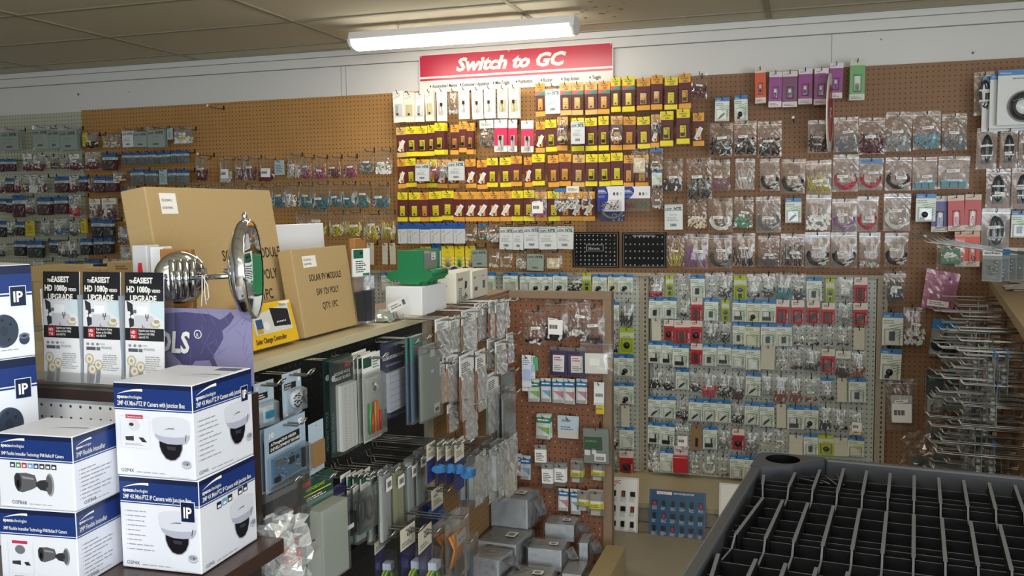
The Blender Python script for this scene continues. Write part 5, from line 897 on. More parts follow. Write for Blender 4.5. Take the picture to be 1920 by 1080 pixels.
# ------------------------------------------------------------------ goods on the black pegboard side (cards face the aisle, +X)
def T2(key, name, look, w, h, *parts): T_(key, name, 'packaged part', w, h, *parts); LOOK[key] = look
def hang_card(w, h, cols, th=.0012): return card(w, h, th, cols, .014)
LB = M('#a9bccb', .35); DG = M('#16322e', .3)
c = hang_card(.12, .17, ((1, LB),)); t = MB(); t.text(FRONT, '10', -.05, -.012, .018, WHITE, bold=.03); t.rect(FRONT, -.05, -.05, .025, -.026, M('#15181c')); t.text(FRONT, 'JOYSTICK', -.046, -.036, .009, WHITE, .001, .01); t.text(FRONT, 'MODULE', -.046, -.047, .009, WHITE, .001, .01); t.rect(FRONT, .036, -.03, .052, .006, M('#dfe6ea')); t.rect(FRONT, -.05, -.15, -.03, -.142, WHITE)
i = MB(); i.lathe([(.036, 0), (.036, .01), (.02, .012)], M('#cdd3d8', .35), (.012, 0, -.095), (0, -1, 0), 24); r = random.Random(3)
for k in range(26): a = r.random() * 6.28; q = .03 * r.random() ** .5; i.box(.012 + q * cos(a) - .003, -.014, -.095 + q * sin(a) - .002, .012 + q * cos(a) + .003, -.009, -.095 + q * sin(a) + .002, BLK)
bl = MB(); dome(bl, -.034, -.142, .056, -.052, .022, BLIST, 0, .12)
T2('round', 'module_pack', 'pale blue card with round module', .12, .17, ('card', c), ('lettering', t), ('contents', i), ('blister', bl))
t = MB(); t.text(FRONT, '10', -.05, -.012, .018, WHITE, bold=.03); t.rect(FRONT, -.05, -.05, .02, -.026, M('#15181c')); lines(t, FRONT, -.046, -.047, .01, -.03, 2, 3, WHITE)
i = MB(); i.box(-.035, -.01, -.135, .03, 0, -.075, M('#c5cdd2', .4)); i.box(-.02, -.018, -.12, .02, -.008, -.095, M('#2f86a8', .3)); bl = MB(); dome(bl, -.05, -.15, .052, -.06, .022, BLIST, 0, .12)
T2('servo', 'module_pack', 'pale card with blue-lidded module', .12, .17, ('card', hang_card(.12, .17, ((1, LB),))), ('lettering', t), ('contents', i), ('blister', bl))
c = hang_card(.16, .19, ((1, M('#9fb4c8', .35)),)); t = MB(); t.text(FRONT, '10', -.065, -.02, .022, WHITE, bold=.03); t.rect(FRONT, -.065, -.064, .055, -.03, M('#14161a')); t.text(FRONT, 'ATmega2560 MEGA', -.06, -.044, .0125, WHITE, .001, .02, .1, sx=.95); t.text(FRONT, 'DEVELOPMENT BOARD', -.06, -.059, .0125, WHITE, .001, .02, .1, sx=.9); t.rect(FRONT, .05, -.02, .066, .0, WHITE)
i = MB(); i.box(-.06, -.006, -.155, .06, 0, -.085, M('#5d86a8', .35)); i.box(.05, -.012, -.15, .06, -.004, -.09, BLK); i.box(-.05, -.014, -.104, -.03, -.004, -.09, M('#8a8c8e', .3, .6)); i.box(.0, -.009, -.12, .02, -.004, -.1, BLK); i.box(.028, -.009, -.115, .038, -.004, -.104, BLK); i.box(-.058, -.012, -.152, -.04, -.004, -.138, BLK)
r = random.Random(8)
for k in range(40): x, z = r.uniform(-.05, .04), r.uniform(-.15, -.09); i.box(x, -.0075, z, x + .004, -.005, z + .0025, M(('#d8d8d4', '#2a2a2e', '#8a7a5a')[k % 3]))
bl = MB(); dome(bl, -.075, -.168, .072, -.074, .024, BLIST, 0, .06)
T2('mega', 'board_pack', 'pale blue card with development board', .16, .19, ('card', c), ('lettering', t), ('contents', i), ('blister', bl))
i = MB(); i.box(-.05, -.008, -.15, .05, 0, -.06, M('#8a6a44', .6)); T2('brownmod', 'board_pack', 'pale blue card with brown board', .13, .19, ('card', hang_card(.13, .19, ((1, LB),))), ('contents', i))
c = hang_card(.12, .3, ((1, DG),)); t = MB(); t.text(FRONT, 'ROUND HOLE', -.035, -.04, .014, WHITE, .001, .02, sx=.9); t.text(FRONT, 'BREAD BOARD', -.035, -.056, .014, WHITE, .001, .02, sx=.9); t.rect(FRONT, .02, -.022, .05, -.006, M('#c02a34')); t.text(FRONT, "PRO'SKIT TOOLS", -.044, -.27, .016, M('#7f9a9a'), .001, .02, rot=R(90)); t.ell(FRONT, -.042, -.045, .01, .01, M('#cfd8d4'), .0008, 14)
i = MB(); i.box(-.03, -.018, -.275, .05, 0, -.07, M('#d6d8d4', .45)); f_ = fr_at(-.018)
for k in range(26): z = -.268 + k * .0075; i.rect(f_, -.016, z, -.012, z + .002, M('#5a5c5c'), .0004); i.rect(f_, .03, z, .034, z + .002, M('#5a5c5c'), .0004); i.rect(f_, .008, z, .011, z + .002, M('#8a8c8c'), .0004)
bl = MB(); dome(bl, -.058, -.284, .058, .01, .024, BLIST, 0, .03)
T2('bread', 'breadboard_pack', 'green clamshell with white breadboard', .12, .3, ('card', c), ('lettering', t), ('contents', i), ('blister', bl))
c = hang_card(.08, .24, ((.2, M('#e6e8e4', .4)), (.8, M('#b9bcb6', .3)))); t = MB(); t.rect(FRONT, -.036, -.022, .0, .006, M('#1f4a3a')); lines(t, FRONT, .005, -.03, .035, .0, 4, 2); i = MB()
for k, cc in enumerate(('#2f9a4a', '#c0392b', '#d8842a', '#d06a2a', '#b9342a')): i.tube([(-.024 + .012 * k, -.008, -.205), (-.022 + .011 * k, -.009, -.12 - .03 * (k % 3 == 1))], .004, M(cc, .35), 6)
i.tube([(.0, -.008, -.07), (.012, -.009, -.078), (.006, -.008, -.088), (.02, -.008, -.08)], .004, M('#d8d8d4', .3, .4), 6)
bl = MB(); dome(bl, -.038, -.22, .038, -.04, .024, BLIST, 0, .08)
T2('jumper', 'jumper_wire_pack', 'slim pack of jumper wires', .08, .24, ('card', c), ('lettering', t), ('contents', i), ('blister', bl))
c = hang_card(.17, .24, ((1, M('#20264a', .3)),)); t = MB(); t.text(FRONT, 'SOLDERLESS BREAD BOARD', -.075, -.04, .014, WHITE, .001, .02, sx=.62); t.text(FRONT, 'Test Hole Breadboard', -.06, -.062, .011, M('#cfd2dc'), sx=.8); t.rect(FRONT, .03, -.015, .06, .0, M('#c02a34')); i = MB(); i.box(-.06, -.012, -.2, .075, 0, -.08, M('#c9ccd6', .45)); f_ = fr_at(-.012)
for k in range(6): i.rect(f_, -.06, -.192 + .02 * k, .075, -.191 + .02 * k, M('#6a6c78'), .0004)
bl = MB(); dome(bl, -.08, -.216, .083, .008, .02, BLIST, 0, .05)
T2('solder', 'breadboard_pack', 'dark blue pack of solderless breadboard', .17, .24, ('card', c), ('lettering', t), ('contents', i), ('blister', bl))
b = MB(); b.box(-.06, 0, -.3, .06, .003, -.08, M('#6f8fae', .4)); hd = MB(); hd.box(-.06, -.001, -.08, .06, .003, .014, M('#4fa39a', .35)); hd.rect(fr_at(-.001), -.02, -.05, .055, -.03, M('#c8425a')); lines(hd, fr_at(-.001), -.05, -.02, .05, .01, 4, 3, M('#2f7a74')); f = MB(); f.box(-.063, -.006, -.305, .063, .005, .016, FILM)
T2('tealb', 'board_bag', 'teal-headed bag of blue board', .12, .32, ('board', b), ('header', hd), ('film', f))
b = MB(); b.box(-.06, 0, -.3, .06, .003, -.02, M('#a8b0a4', .4)); t = MB(); t.rect(FRONT, -.0, -.04, .03, -.01, WHITE); t.rect(FRONT, .005, -.11, .02, -.096, WHITE); t.rect(FRONT, .02, -.29, .055, -.25, WHITE); barcode(t, FRONT, .026, -.285, .05, -.268, 2); f = MB(); f.box(-.064, -.008, -.306, .064, .005, .016, FILM)
T2('greyb', 'board_bag', 'clear bag of circuit board', .12, .32, ('board', b), ('label', t), ('film', f))
c = MB(); c.box(-.055, 0, -.2, .055, .002, -.05, M('#4a4a4c', .5)); hd = MB(); hd.box(-.055, -.001, -.05, .055, .002, .014, M('#9a9a98', .4)); lines(hd, fr_at(-.001), -.04, -.03, .03, .0, 3, 3, INK); i = MB(); i.lathe([(.016, -.05), (.018, -.03), (.018, .01), (.01, .018)], M('#d6d6d0', .4), (-.01, -.014, -.11), (.3, 0, 1), 14)
i.tube([(.0, -.01, -.13), (.02, -.014, -.1), (.04, -.012, -.12), (.02, -.012, -.16)], .002, M('#b02a34', .35), 5); i.tube([(-.03, -.01, -.19), (-.02, -.014, -.16), (.0, -.01, -.175)], .002, INK, 5); i.box(-.02, -.014, -.19, .01, 0, -.175, M('#dcd8c4'))
f = MB(); f.box(-.058, -.03, -.205, .058, .003, .016, FILM)
T2('motor', 'motor_bag', 'grey bag of white motor', .11, .22, ('card', c), ('header', hd), ('contents', i), ('film', f))
c = hang_card(.14, .36, ((.22, M('#24483c', .35)), (.78, M('#5f7a70', .4)))); t = MB(); t.text(FRONT, 'BREADBOARD', -.05, -.03, .016, M('#9ac23a'), .001, .02, sx=.8); t.rect(FRONT, -.06, -.044, .06, -.04, M('#d8c83a')); t.rect(FRONT, -.062, -.012, -.03, .004, M('#c02a34')); lines(t, FRONT, -.05, -.064, .05, -.05, 2, 3, WHITE); i = MB(); i.box(-.06, -.045, -.335, .062, -.004, -.085, M('#b4bcb4', .25)); bl = MB(); dome(bl, -.065, -.34, .067, -.078, .052, BLIST, 0, .04)
T2('bigbox', 'large_pack', 'large clear box under green header card', .14, .36, ('card', c), ('lettering', t), ('contents', i), ('blister', bl))
c = hang_card(.09, .2, ((.45, M('#bd2430', .35)), (.55, M('#d8d4cc', .4)))); t = MB(); t.rect(FRONT, -.015, -.02, .02, -.006, WHITE); lines(t, FRONT, -.03, -.07, .03, -.05, 2, 3, WHITE); T2('redhead', 'red_header_card', 'red and white header card', .09, .2, ('card', c), ('lettering', t))
c = hang_card(.075, .19, ((.5, M('#2f2a5e', .35)), (.5, M('#23262a', .3)))); t = MB(); t.text(FRONT, 'VOLTAGE MODULE', -.03, -.03, .009, WHITE, sx=.7); lines(t, FRONT, -.03, -.07, .03, -.04, 3, 3, M('#b9b9d0')); i = MB(); i.box(-.034, -.03, -.165, .034, 0, -.09, M('#1b1e22', .25)); i.box(-.02, -.031, -.14, .02, -.03, -.125, M('#cdd3dc')); T2('purphead', 'module_pack', 'purple header card with black module', .075, .19, ('card', c), ('lettering', t), ('contents', i))
for k, (cc, n) in enumerate((('#b9c9c0', 'pale green'), ('#d6dcd6', 'white'), ('#c9cc9a', 'yellow'), ('#9aa49c', 'grey'))):
    b = MB(); b.box(-.03, -.006, -.29, .03, .002, -.01, M(cc, .35)); b.box(-.004, -.009, -.285, .004, -.006, -.02, M(cc, .3)); f = MB(); f.box(-.034, -.012, -.3, .034, .004, .014, FILM); lb = MB(); lb.box(-.012, -.0132, -.085, .026, -.0126, -.03, WHITE); barcode(lb, fr_at(-.0132), -.006, -.07, .02, -.045, 3, .0004)
    T2('strip%d' % k, 'strip_pack', 'sleeve of %s strip' % n, .068, .314, ('strip', b), ('film', f), ('label', lb))
c = hang_card(.05, .2, ((.35, M('#dcdcd4', .4)), (.65, M('#7c8a84', .35)))); t = MB(); t.rect(FRONT, -.022, -.03, .004, -.0, M('#1f5a46')); lines(t, FRONT, -.02, -.055, .02, -.035, 3, 3); i = MB(); i.tube([(.014 * cos(a), -.01, -.12 + .04 * sin(a)) for a in [q * pi / 8 for q in range(16)]], .0035, M('#2a2a2c', .35), 6, True); f = MB(); f.box(-.027, -.018, -.19, .027, .004, -.05, FILM)
T2('cablecard', 'cable_pack', 'white and green header with black cable', .05, .2, ('card', c), ('lettering', t), ('contents', i), ('film', f))
c = hang_card(.055, .2, ((.42, M('#cfc8b4', .45)), (.58, M('#26306a', .35)))); t = MB(); t.text(FRONT, 'GC', -.018, -.02, .016, INK, bold=.02, shear=.3); lines(t, FRONT, -.02, -.055, .02, -.03, 3, 3); i = MB(); i.add(*(lambda q: (q.V, q.F))(MB().lathe([(.0, -.011), (.019, -.011), (.021, -.008), (.021, .008), (.019, .011), (.0, .011)], STEEL, (.004, -.022, -.12), (1, 0, .12), 14, False)), M('#3a78b4', .5)); i.box(-.008, -.045, -.132, .016, -.04, -.105, M('#2f669c', .5)); i.lathe([(.004, 0), (.003, .003)], STEEL, (.004, -.045, -.117), (0, -1, 0), 8)
T2('tape', 'strap_pack', 'beige card with blue strap', .055, .2, ('card', c), ('lettering', t), ('contents', i))
c = hang_card(.07, .26, ((.3, M('#d2ccbc', .45)), (.7, M('#241f58', .35)))); t = MB(); t.text(FRONT, 'GC', -.006, -.022, .022, INK, bold=.03, shear=.3); lines(t, FRONT, -.03, -.055, .025, -.035, 2, 3); i = MB()
for k in range(4): i.tube([(.02 * cos(a) * (1 + .1 * k), -.012 - .005 * k, -.18 + .032 * sin(a)) for a in [q * pi / 8 for q in range(16)]], .0035, M('#2f7a3a' if k % 2 else '#c9c23a', .35), 6, True)
i.box(.004, -.03, -.15, .03, -.004, -.12, M('#b9c4d8', .3)); bl = MB(); dome(bl, -.034, -.244, .034, -.068, .04, BLIST, 0, .1)
T2('purpcable', 'cable_pack', 'beige header card, purple backing', .07, .26, ('card', c), ('lettering', t), ('contents', i), ('blister', bl))
b = MB()
for k in range(5): b.tube([(-.03 + .012 * k, -.006 - .002 * k, -.05), (-.02 + .01 * k, -.016, -.1), (-.03 + .014 * k, -.008, -.16)], .005, M('#e08a1c', .4), 6)
b.box(-.01, -.02, -.2, .02, -.002, -.15, BLK); hd = MB(); hd.box(-.02, -.024, -.09, .025, -.022, -.05, WHITE); hd.text(fr_at(-.0242), '8N 250', -.016, -.076, .011, INK, .0004); f = MB(); f.box(-.04, -.026, -.21, .04, .002, .012, FILM)
T2('orangebag', 'cable_bag', 'clear bag of orange coiled leads', .08, .22, ('contents', b), ('label', hd), ('film', f))
b = MB()
for k in range(7): b.tube([(.03 * cos(a) - .004 * k + .01, -.006 - .004 * k, -.12 + .1 * sin(a)) for a in [q * pi / 8 for q in range(16)]], .004, M('#2a6fb8', .4), 6, True)
f = MB(); f.box(-.045, -.04, -.24, .045, .002, .012, FILM); T2('bluecoil', 'cable_bag', 'clear bag of blue coiled cable', .09, .25, ('contents', b), ('film', f))
b = MB(); b.box(-.032, -.016, -.2, .032, 0, -.04, M('#9aa0a2', .25)); b.box(-.014, -.018, -.19, .014, -.015, -.06, M('#c8cccc', .3)); b.ell(fr_at(-.018), 0, -.15, .007, .009, M('#4a4f6a'), .0006, 12); f = MB(); r = random.Random(2)
V = [(-.042 + .084 * i_ / 6 + r.uniform(-.003, .003), -.022 - r.uniform(0, .008), .014 - .25 * j / 10) for j in range(11) for i_ in range(7)]; f.add(V, [(j * 7 + i_, j * 7 + i_ + 1, (j + 1) * 7 + i_ + 1, (j + 1) * 7 + i_) for j in range(10) for i_ in range(6)], FILM); f.box(-.042, 0, -.236, .042, .002, .014, FILM)
T2('greycase', 'case_bag', 'clear bag of grey case', .084, .25, ('case', b), ('film', f))
for k, (cc, n) in enumerate((('#8a7a5c', 'olive brown'), ('#8f5f48', 'copper brown'), ('#9a9880', 'pale grey-green'), ('#6f8a78', 'green'), ('#b08a6a', 'tan'))):
    b = MB(); b.box(-.044, 0, -.25, .044, .003, -.055, M(cc, .4)); hd = MB(); hd.box(-.046, -.002, -.07, .046, .001, .014, M('#e2e2de', .5)); hd.text(fr_at(-.002), 'DATAK', -.04, -.004, .012, M('#3a62a8'), .0005, .02, sx=.9); lines(hd, fr_at(-.002), -.038, -.06, .02, -.018, 5, k + 2, INK); f = MB(); r = random.Random(k); V = [(-.047 + .094 * i_ / 5, -.004 - abs(sin(i_ * 1.7 + j)) * .004, -.06 - .196 * j / 8) for j in range(9) for i_ in range(6)]
    f.add(V, [(j * 6 + i_, j * 6 + i_ + 1, (j + 1) * 6 + i_ + 1, (j + 1) * 6 + i_) for j in range(8) for i_ in range(5)], FILM)
    T2('cirb%d' % k, 'circuit_board_bag', 'headed bag of %s board' % n, .094, .27, ('board', b), ('header', hd), ('film', f))
def xrow(name, view, items, xback=XF - .012, gap=.014, Lh=.0):
    ox, oy, s = view; idx = 0
    for it in items:
        key, x0, y0, x1, y1, off = it[:6]; n = it[6] if len(it) > 6 else 1; opt = it[7] if len(it) > 7 else ''; X = XF + off
        a = atX(ox + x0 / s, oy + y0 / s, X); c = atX(ox + x1 / s, oy + y1 / s, X); w = c.y - a.y; h = a.z - c.z; T = LIB.get(key); top = .014 * h / (PH_ if T is None else T.h)
        lk = look_of(key, opt); wh = '%s hook in the %s' % (nth(idx), name); p = Vector((X, (a.y + c.y) / 2, a.z - top))
        for k in range(n):
            if X - gap * k < xback + .015: break
            inst(key, (X - gap * k, p.y + rng.uniform(-.003, .003) * (k > 0), p.z + rng.uniform(-.004, .004) * (k > 0)), R(90) + rng.uniform(-.06, .06), w, h, '%s, %s%s' % (lk, ('front of ' if n > 1 else '') if k == 0 else nth(k) + ' back, ', wh), name, opt)
        if 'x' not in opt:
            L = max(.15, X - xback + .05) + Lh; hook((xback, p.y, p.z + .002), R(90), L, 'double-prong display hook, %s in the %s' % (nth(idx), name), 'hooks of the ' + name, True, .0024)
        idx += 1
U = (460, 600, 4.5); VV = (470, 820, 4.154); W = (780, 560, 4.5); WB = (620, 780, 3.6)
xrow('upper black board row', U, [('servo', 75, 545, 245, 868, .1), ('round', 305, 462, 482, 770, .08), ('bread', 700, 345, 922, 1062, .1, 2), ('jumper', 985, 305, 1150, 968, .11, 4), ('solder', 1135, 205, 1425, 735, .06), ('tealb', 1392, 150, 1505, 830, .12, 2), ('greyb', 1480, 235, 1640, 790, .15)])
xrow('middle black board row', (470, 820, 4.154), [('mega', 88, -60, 450, 262, .12, 2), ('brownmod', 445, -95, 580, 235, .12, 1, 'x')])
xrow('lower black board row', VV, [('motor', 100, 385, 385, 700, .1, 2), ('bigbox', 400, 350, 650, 1010, .12), ('purphead', 622, 400, 752, 745, .1), ('cablecard', 700, 300, 790, 690, .1, 1), ('cablecard', 745, 300, 835, 700, .11), ('cablecard', 795, 290, 885, 690, .12), ('cablecard', 850, 275, 945, 660, .13), ('strip0', 800, 330, 890, 780, .1, 2), ('strip0', 900, 290, 1000, 770, .11), ('strip1', 992, 262, 1090, 775, .14), ('strip2', 1085, 250, 1185, 715, .14), ('strip3', 1170, 215, 1245, 690, .1), ('strip1', 1200, 172, 1290, 612, .13), ('strip3', 1275, 110, 1350, 500, .14)])
xrow('strap row', (470, 820, 4.154), [('tape', 1372, 60, 1442, 320, .2), ('tape', 1448, 52, 1518, 320, .22), ('tape', 1520, 45, 1590, 330, .24), ('tape', 1590, 30, 1665, 380, .26)])
xrow('lowest black board row', VV, [('redhead', 265, 862, 410, 1150, .12, 2), ('tape', 1340, 410, 1420, 640, .14), ('tape', 1412, 420, 1500, 720, .18), ('purpcable', 960, 770, 1060, 1180, .12), ('purpcable', 1172, 730, 1285, 1180, .2), ('purpcable', 1302, 750, 1422, 1190, .24), ('orangebag', 1425, 690, 1610, 900, .22), ('orangebag', 1510, 650, 1650, 1000, .28), ('bluecoil', 1560, 850, 1700, 1180, .2)])
xrow('top brown board row', W, [('cirb0', 160, 180, 275, 478, .15), ('cirb2', 275, 165, 375, 445, .12), ('cirb0', 376, 110, 510, 432, .13), ('cirb1', 510, 75, 570, 330, .1), ('cirb4', 555, 45, 625, 310, .1, 3), ('cirb1', 610, 28, 690, 310, .12), ('cirb1', 668, 20, 735, 320, .13), ('cirb0', 740, 15, 780, 240, .08)], XF - .015)
xrow('second brown board row', W, [('cirb4', 190, 540, 258, 860, .13), ('cirb4', 255, 460, 355, 835, .14, 2), ('cirb1', 358, 490, 500, 960, .16), ('cirb1', 500, 450, 590, 915, .17), ('cirb2', 600, 345, 668, 560, .12), ('cirb2', 672, 370, 752, 620, .15), ('cirb1', 765, 300, 815, 530, .12)], XF - .015)
xrow('third brown board row', W, [('cirb1', 262, 900, 345, 1090, .12), ('cirb1', 400, 900, 510, 1150, .14), ('cirb3', 590, 650, 700, 1085, .14), ('greyb', 722, 630, 815, 740, .12, 1), ('greyb', 722, 810, 835, 1120, .16, 3)], XF - .015)
xrow('grey case row', (790, 760, 3.374), [('greycase', 285, 330, 372, 580, .16, 2), ('greycase', 372, 290, 445, 570, .16, 2), ('greycase', 440, 250, 500, 545, .18, 2), ('greycase', 480, 230, 572, 530, .18)], XF - .015, .03)
# crumpled silver bag at the end cap shelf corner
t = thing('crumpled_bag', 'crumpled clear bag with white label beside the lower dome camera carton', 'bag', tuple(atY(484, 1070, 1.545))); b = MB(); r = random.Random(9); n = 14; V = []
for j in range(n + 1):
    for i in range(n + 1):
        u_, v_ = i / n, j / n; V.append((-.06 + .13 * u_ + r.uniform(-.007, .007), .02 - .05 * sin(pi * u_) + r.uniform(-.008, .008), -.06 + .17 * v_ * (1 - .25 * abs(u_ - .6)) + r.uniform(-.006, .006)))
b.add(V, [(j * (n + 1) + i, j * (n + 1) + i + 1, (j + 1) * (n + 1) + i + 1, (j + 1) * (n + 1) + i) for j in range(n) for i in range(n)], FILMH); b.add([(x, y + .06, z) for x, y, z in V], [(j * (n + 1) + i, (j + 1) * (n + 1) + i, (j + 1) * (n + 1) + i + 1, j * (n + 1) + i + 1) for j in range(n) for i in range(n)], FILMH); b.build('film', t)
b = MB(); f = Fr((.0, -.035, -.02), (.9, 0, -.45), (.45, 0, .9)); b.rect(f, 0, -.03, .07, .012, WHITE, 0); lines(b, f, .006, -.02, .06, .008, 3, 3, INK, .0006); b.build('label', t)
# ------------------------------------------------------------------ goods on the brown end board
EY = 3.889
for k, (c1, c2, n) in enumerate((('#2f78b0', '#7ab0d8', 'blue'), ('#2f78b0', '#c88a9c', 'pink'), ('#2f8a6a', '#8ac05a', 'green'))):
    c = hang_card(.05, .115, ((.12, M('#c9ccc8', .3)), (.22, M(c1, .35)), (.66, M('#e6e8e8', .4)))); t = MB(); lines(t, FRONT, -.02, -.018, .02, -.004, 1, 2, WHITE); t.poly(FRONT, [(-.023, -.045), (.023, -.045), (.023, -.08)], M(c2, .4)); i = MB(); i.box(-.018, -.008, -.098, .018, 0, -.085, M('#b9bcb8', .25)); bl = MB(); dome(bl, -.024, -.1, .024, -.02, .012, BLIST)
    T2('mini%d' % k, 'parts_pack', 'small banded pack with %s corner' % n, .05, .115, ('card', c), ('print', t), ('contents', i), ('blister', bl))
c = hang_card(.05, .12, ((.22, M('#8a8c8a', .3)), (.6, M('#eceae6', .45)), (.18, M('#6a6662', .3)))); t = MB(); lines(t, FRONT, -.018, -.075, .018, -.03, 5, 3, INK); T2('wcard', 'parts_pack', 'small pack with white printed card', .05, .12, ('card', c), ('lettering', t))
c = hang_card(.055, .1, ((.45, M('#9a958c', .3)), (.3, M('#d9cf3a', .4)), (.25, M('#8a857c', .3)))); t = MB(); t.rect(FRONT, -.02, -.042, .024, -.032, WHITE); lines(t, FRONT, -.02, -.058, .018, -.046, 2, 3, M('#5a5420')); i = MB(); i.box(-.018, -.012, -.082, .016, 0, -.066, M('#bdb9b0', .3)); bl = MB(); dome(bl, -.026, -.084, .026, .006, .016, BLIST); T2('ytag', 'parts_pack', 'small clear pack with yellow tag', .055, .1, ('card', c), ('lettering', t), ('contents', i), ('blister', bl))
c = hang_card(.08, .15, ((.12, M('#7a6a6a', .3)), (.88, M('#4a3f62', .3)))); t = MB(); t.rect(FRONT, -.026, -.115, .026, -.03, M('#e9e6e2', .45)); lines(t, FRONT, -.02, -.06, .02, -.036, 2, 3, M('#b03a4a')); lines(t, FRONT, -.02, -.108, .02, -.08, 3, 4); bl = MB(); dome(bl, -.038, -.132, .038, -.01, .014, BLIST); T2('framepack', 'parts_pack', 'dark framed clear pack with white label', .08, .15, ('card', c), ('lettering', t), ('blister', bl))
c = MB(); c.box(-.06, -.02, -.12, .06, 0, .01, M('#8a928c', .3)); t = MB(); f_ = fr_at(-.02); t.rect(f_, -.058, -.07, .03, -.02, M('#3a5a3e')); t.text(f_, 'SOLDER SEAL', -.05, -.04, .011, M('#9ac08a'), .0006, sx=.8); t.rect(f_, -.055, -.09, -.03, -.062, WHITE); t.rect(f_, -.02, -.085, .0, -.062, WHITE); t.rect(f_, -.01, -.112, .045, -.082, WHITE, .0006); barcode(t, f_, -.002, -.108, .036, -.094, 2); bl = MB(); bl.box(-.062, -.024, -.122, .062, .001, .012, BLIST); T2('caseg', 'organizer_case', 'grey organizer case with green label', .12, .13, ('tray', c), ('lettering', t), ('lid', bl))
c = hang_card(.035, .19, ((.25, M('#e4e6ea', .45)), (.5, M('#d8dde6', .45)), (.25, M('#e4e6ea', .45)))); t = MB(); lines(t, FRONT, -.014, -.04, .014, .0, 4, 3, M('#5a76a8')); t.rect(FRONT, -.015, -.12, .015, -.06, M('#aec2de')); t.text(FRONT, 'DATAK', -.014, -.16, .009, M('#2f4f98'), sx=.8); T2('slimw', 'slim_card', 'slim white and blue hanging card', .035, .19, ('card', c), ('lettering', t))
c = hang_card(.07, .08, ((1, M('#5aa878', .45)),)); c.box(-.03, -.004, -.05, .0, 0, -.02, WHITE); T2('greenc2', 'green_card', 'small green card behind slim white card', .07, .08, ('card', c))
c = hang_card(.06, .12, ((.9, M('#e0e0e2', .45)), (.1, M('#c0c2c4', .4)))); barcode(c, FRONT, -.022, -.062, .022, -.045, 3); T2('barc', 'barcode_card', 'white card with barcode', .06, .12, ('card', c))
c = hang_card(.06, .06, ((1, M('#c9b03a', .45)),)); c.text(FRONT, 'Jordan', -.026, -.02, .016, M('#3a3020'), .0006, .01); T2('yjor', 'yellow_card', 'yellow printed card', .06, .06, ('card', c))
c = hang_card(.1, .1, ((.7, M('#b9ccd8', .4)), (.3, M('#c9c6c0', .35)))); c.text(FRONT, 'SONIN', -.03, -.012, .014, INK, .0006, .02, .3); lines(c, FRONT, -.035, -.05, .035, -.03, 2, 3); T2('palepack', 'pale_pack', 'pale blue-white parts card', .1, .1, ('card', c))
R1 = (940, 530, 4.696); S1 = (790, 760, 3.374)
row('top end-board row', 70, R1, 3.83, [(bg('blk', 'few'), 195, 233, 390, 552, 1), (bg('blk', 'bits'), 385, 155, 590, 508, 1, 'P'), (bg('clr', 'few'), 588, 148, 788, 480, 1), (bg('blk', 'few'), 690, 203, 908, 542)], EY)
row('second end-board row', 71, R1, 3.84, [('greenc2', 178, 655, 322, 776, 1, 'b'), ('slimw', 180, 640, 262, 958, 1), ('slimw', 232, 645, 296, 850, 1, 'b'), ('framepack', 428, 566, 582, 822), ('framepack', 582, 575, 742, 832), (bg('wht', 'plate'), 690, 505, 980, 862, 1, 'Fn')], EY)
row('third end-board row', 72, R1, 3.84, [('mini2', 232, 858, 330, 1050, 3), ('mini0', 346, 845, 435, 1052), ('mini1', 447, 850, 546, 1062, 2), ('mini1', 552, 850, 645, 1074), ('mini1', 660, 850, 756, 1068), ('barc', 815, 880, 905, 1082), ('yjor', 830, 1070, 905, 1160, 1, 'x')], EY)
row('fourth end-board row', 73, S1, 3.84, [('mini2', 728, 62, 815, 215, 3), ('palepack', 860, 70, 990, 212, 2), ('caseg', 1030, 140, 1190, 356, 1, 'F')], EY)
row('fifth end-board row', 74, S1, 3.84, [('wcard', 716, 252, 784, 388, 2), ('mini1', 576, 312, 630, 446, 2), ('mini0', 626, 322, 688, 472, 2), ('wcard', 760, 372, 828, 525, 4), ('wcard', 842, 372, 912, 515, 4), ('ytag', 945, 350, 1020, 490, 4), ('ytag', 1075, 362, 1160, 476)], EY)
row('lowest end-board row', 75, S1, 3.84, [('mini1', 868, 528, 930, 670), ('mini0', 942, 532, 1002, 692), ('ytag', 985, 540, 1062, 668), ('ytag', 1055, 535, 1152, 700)], EY)
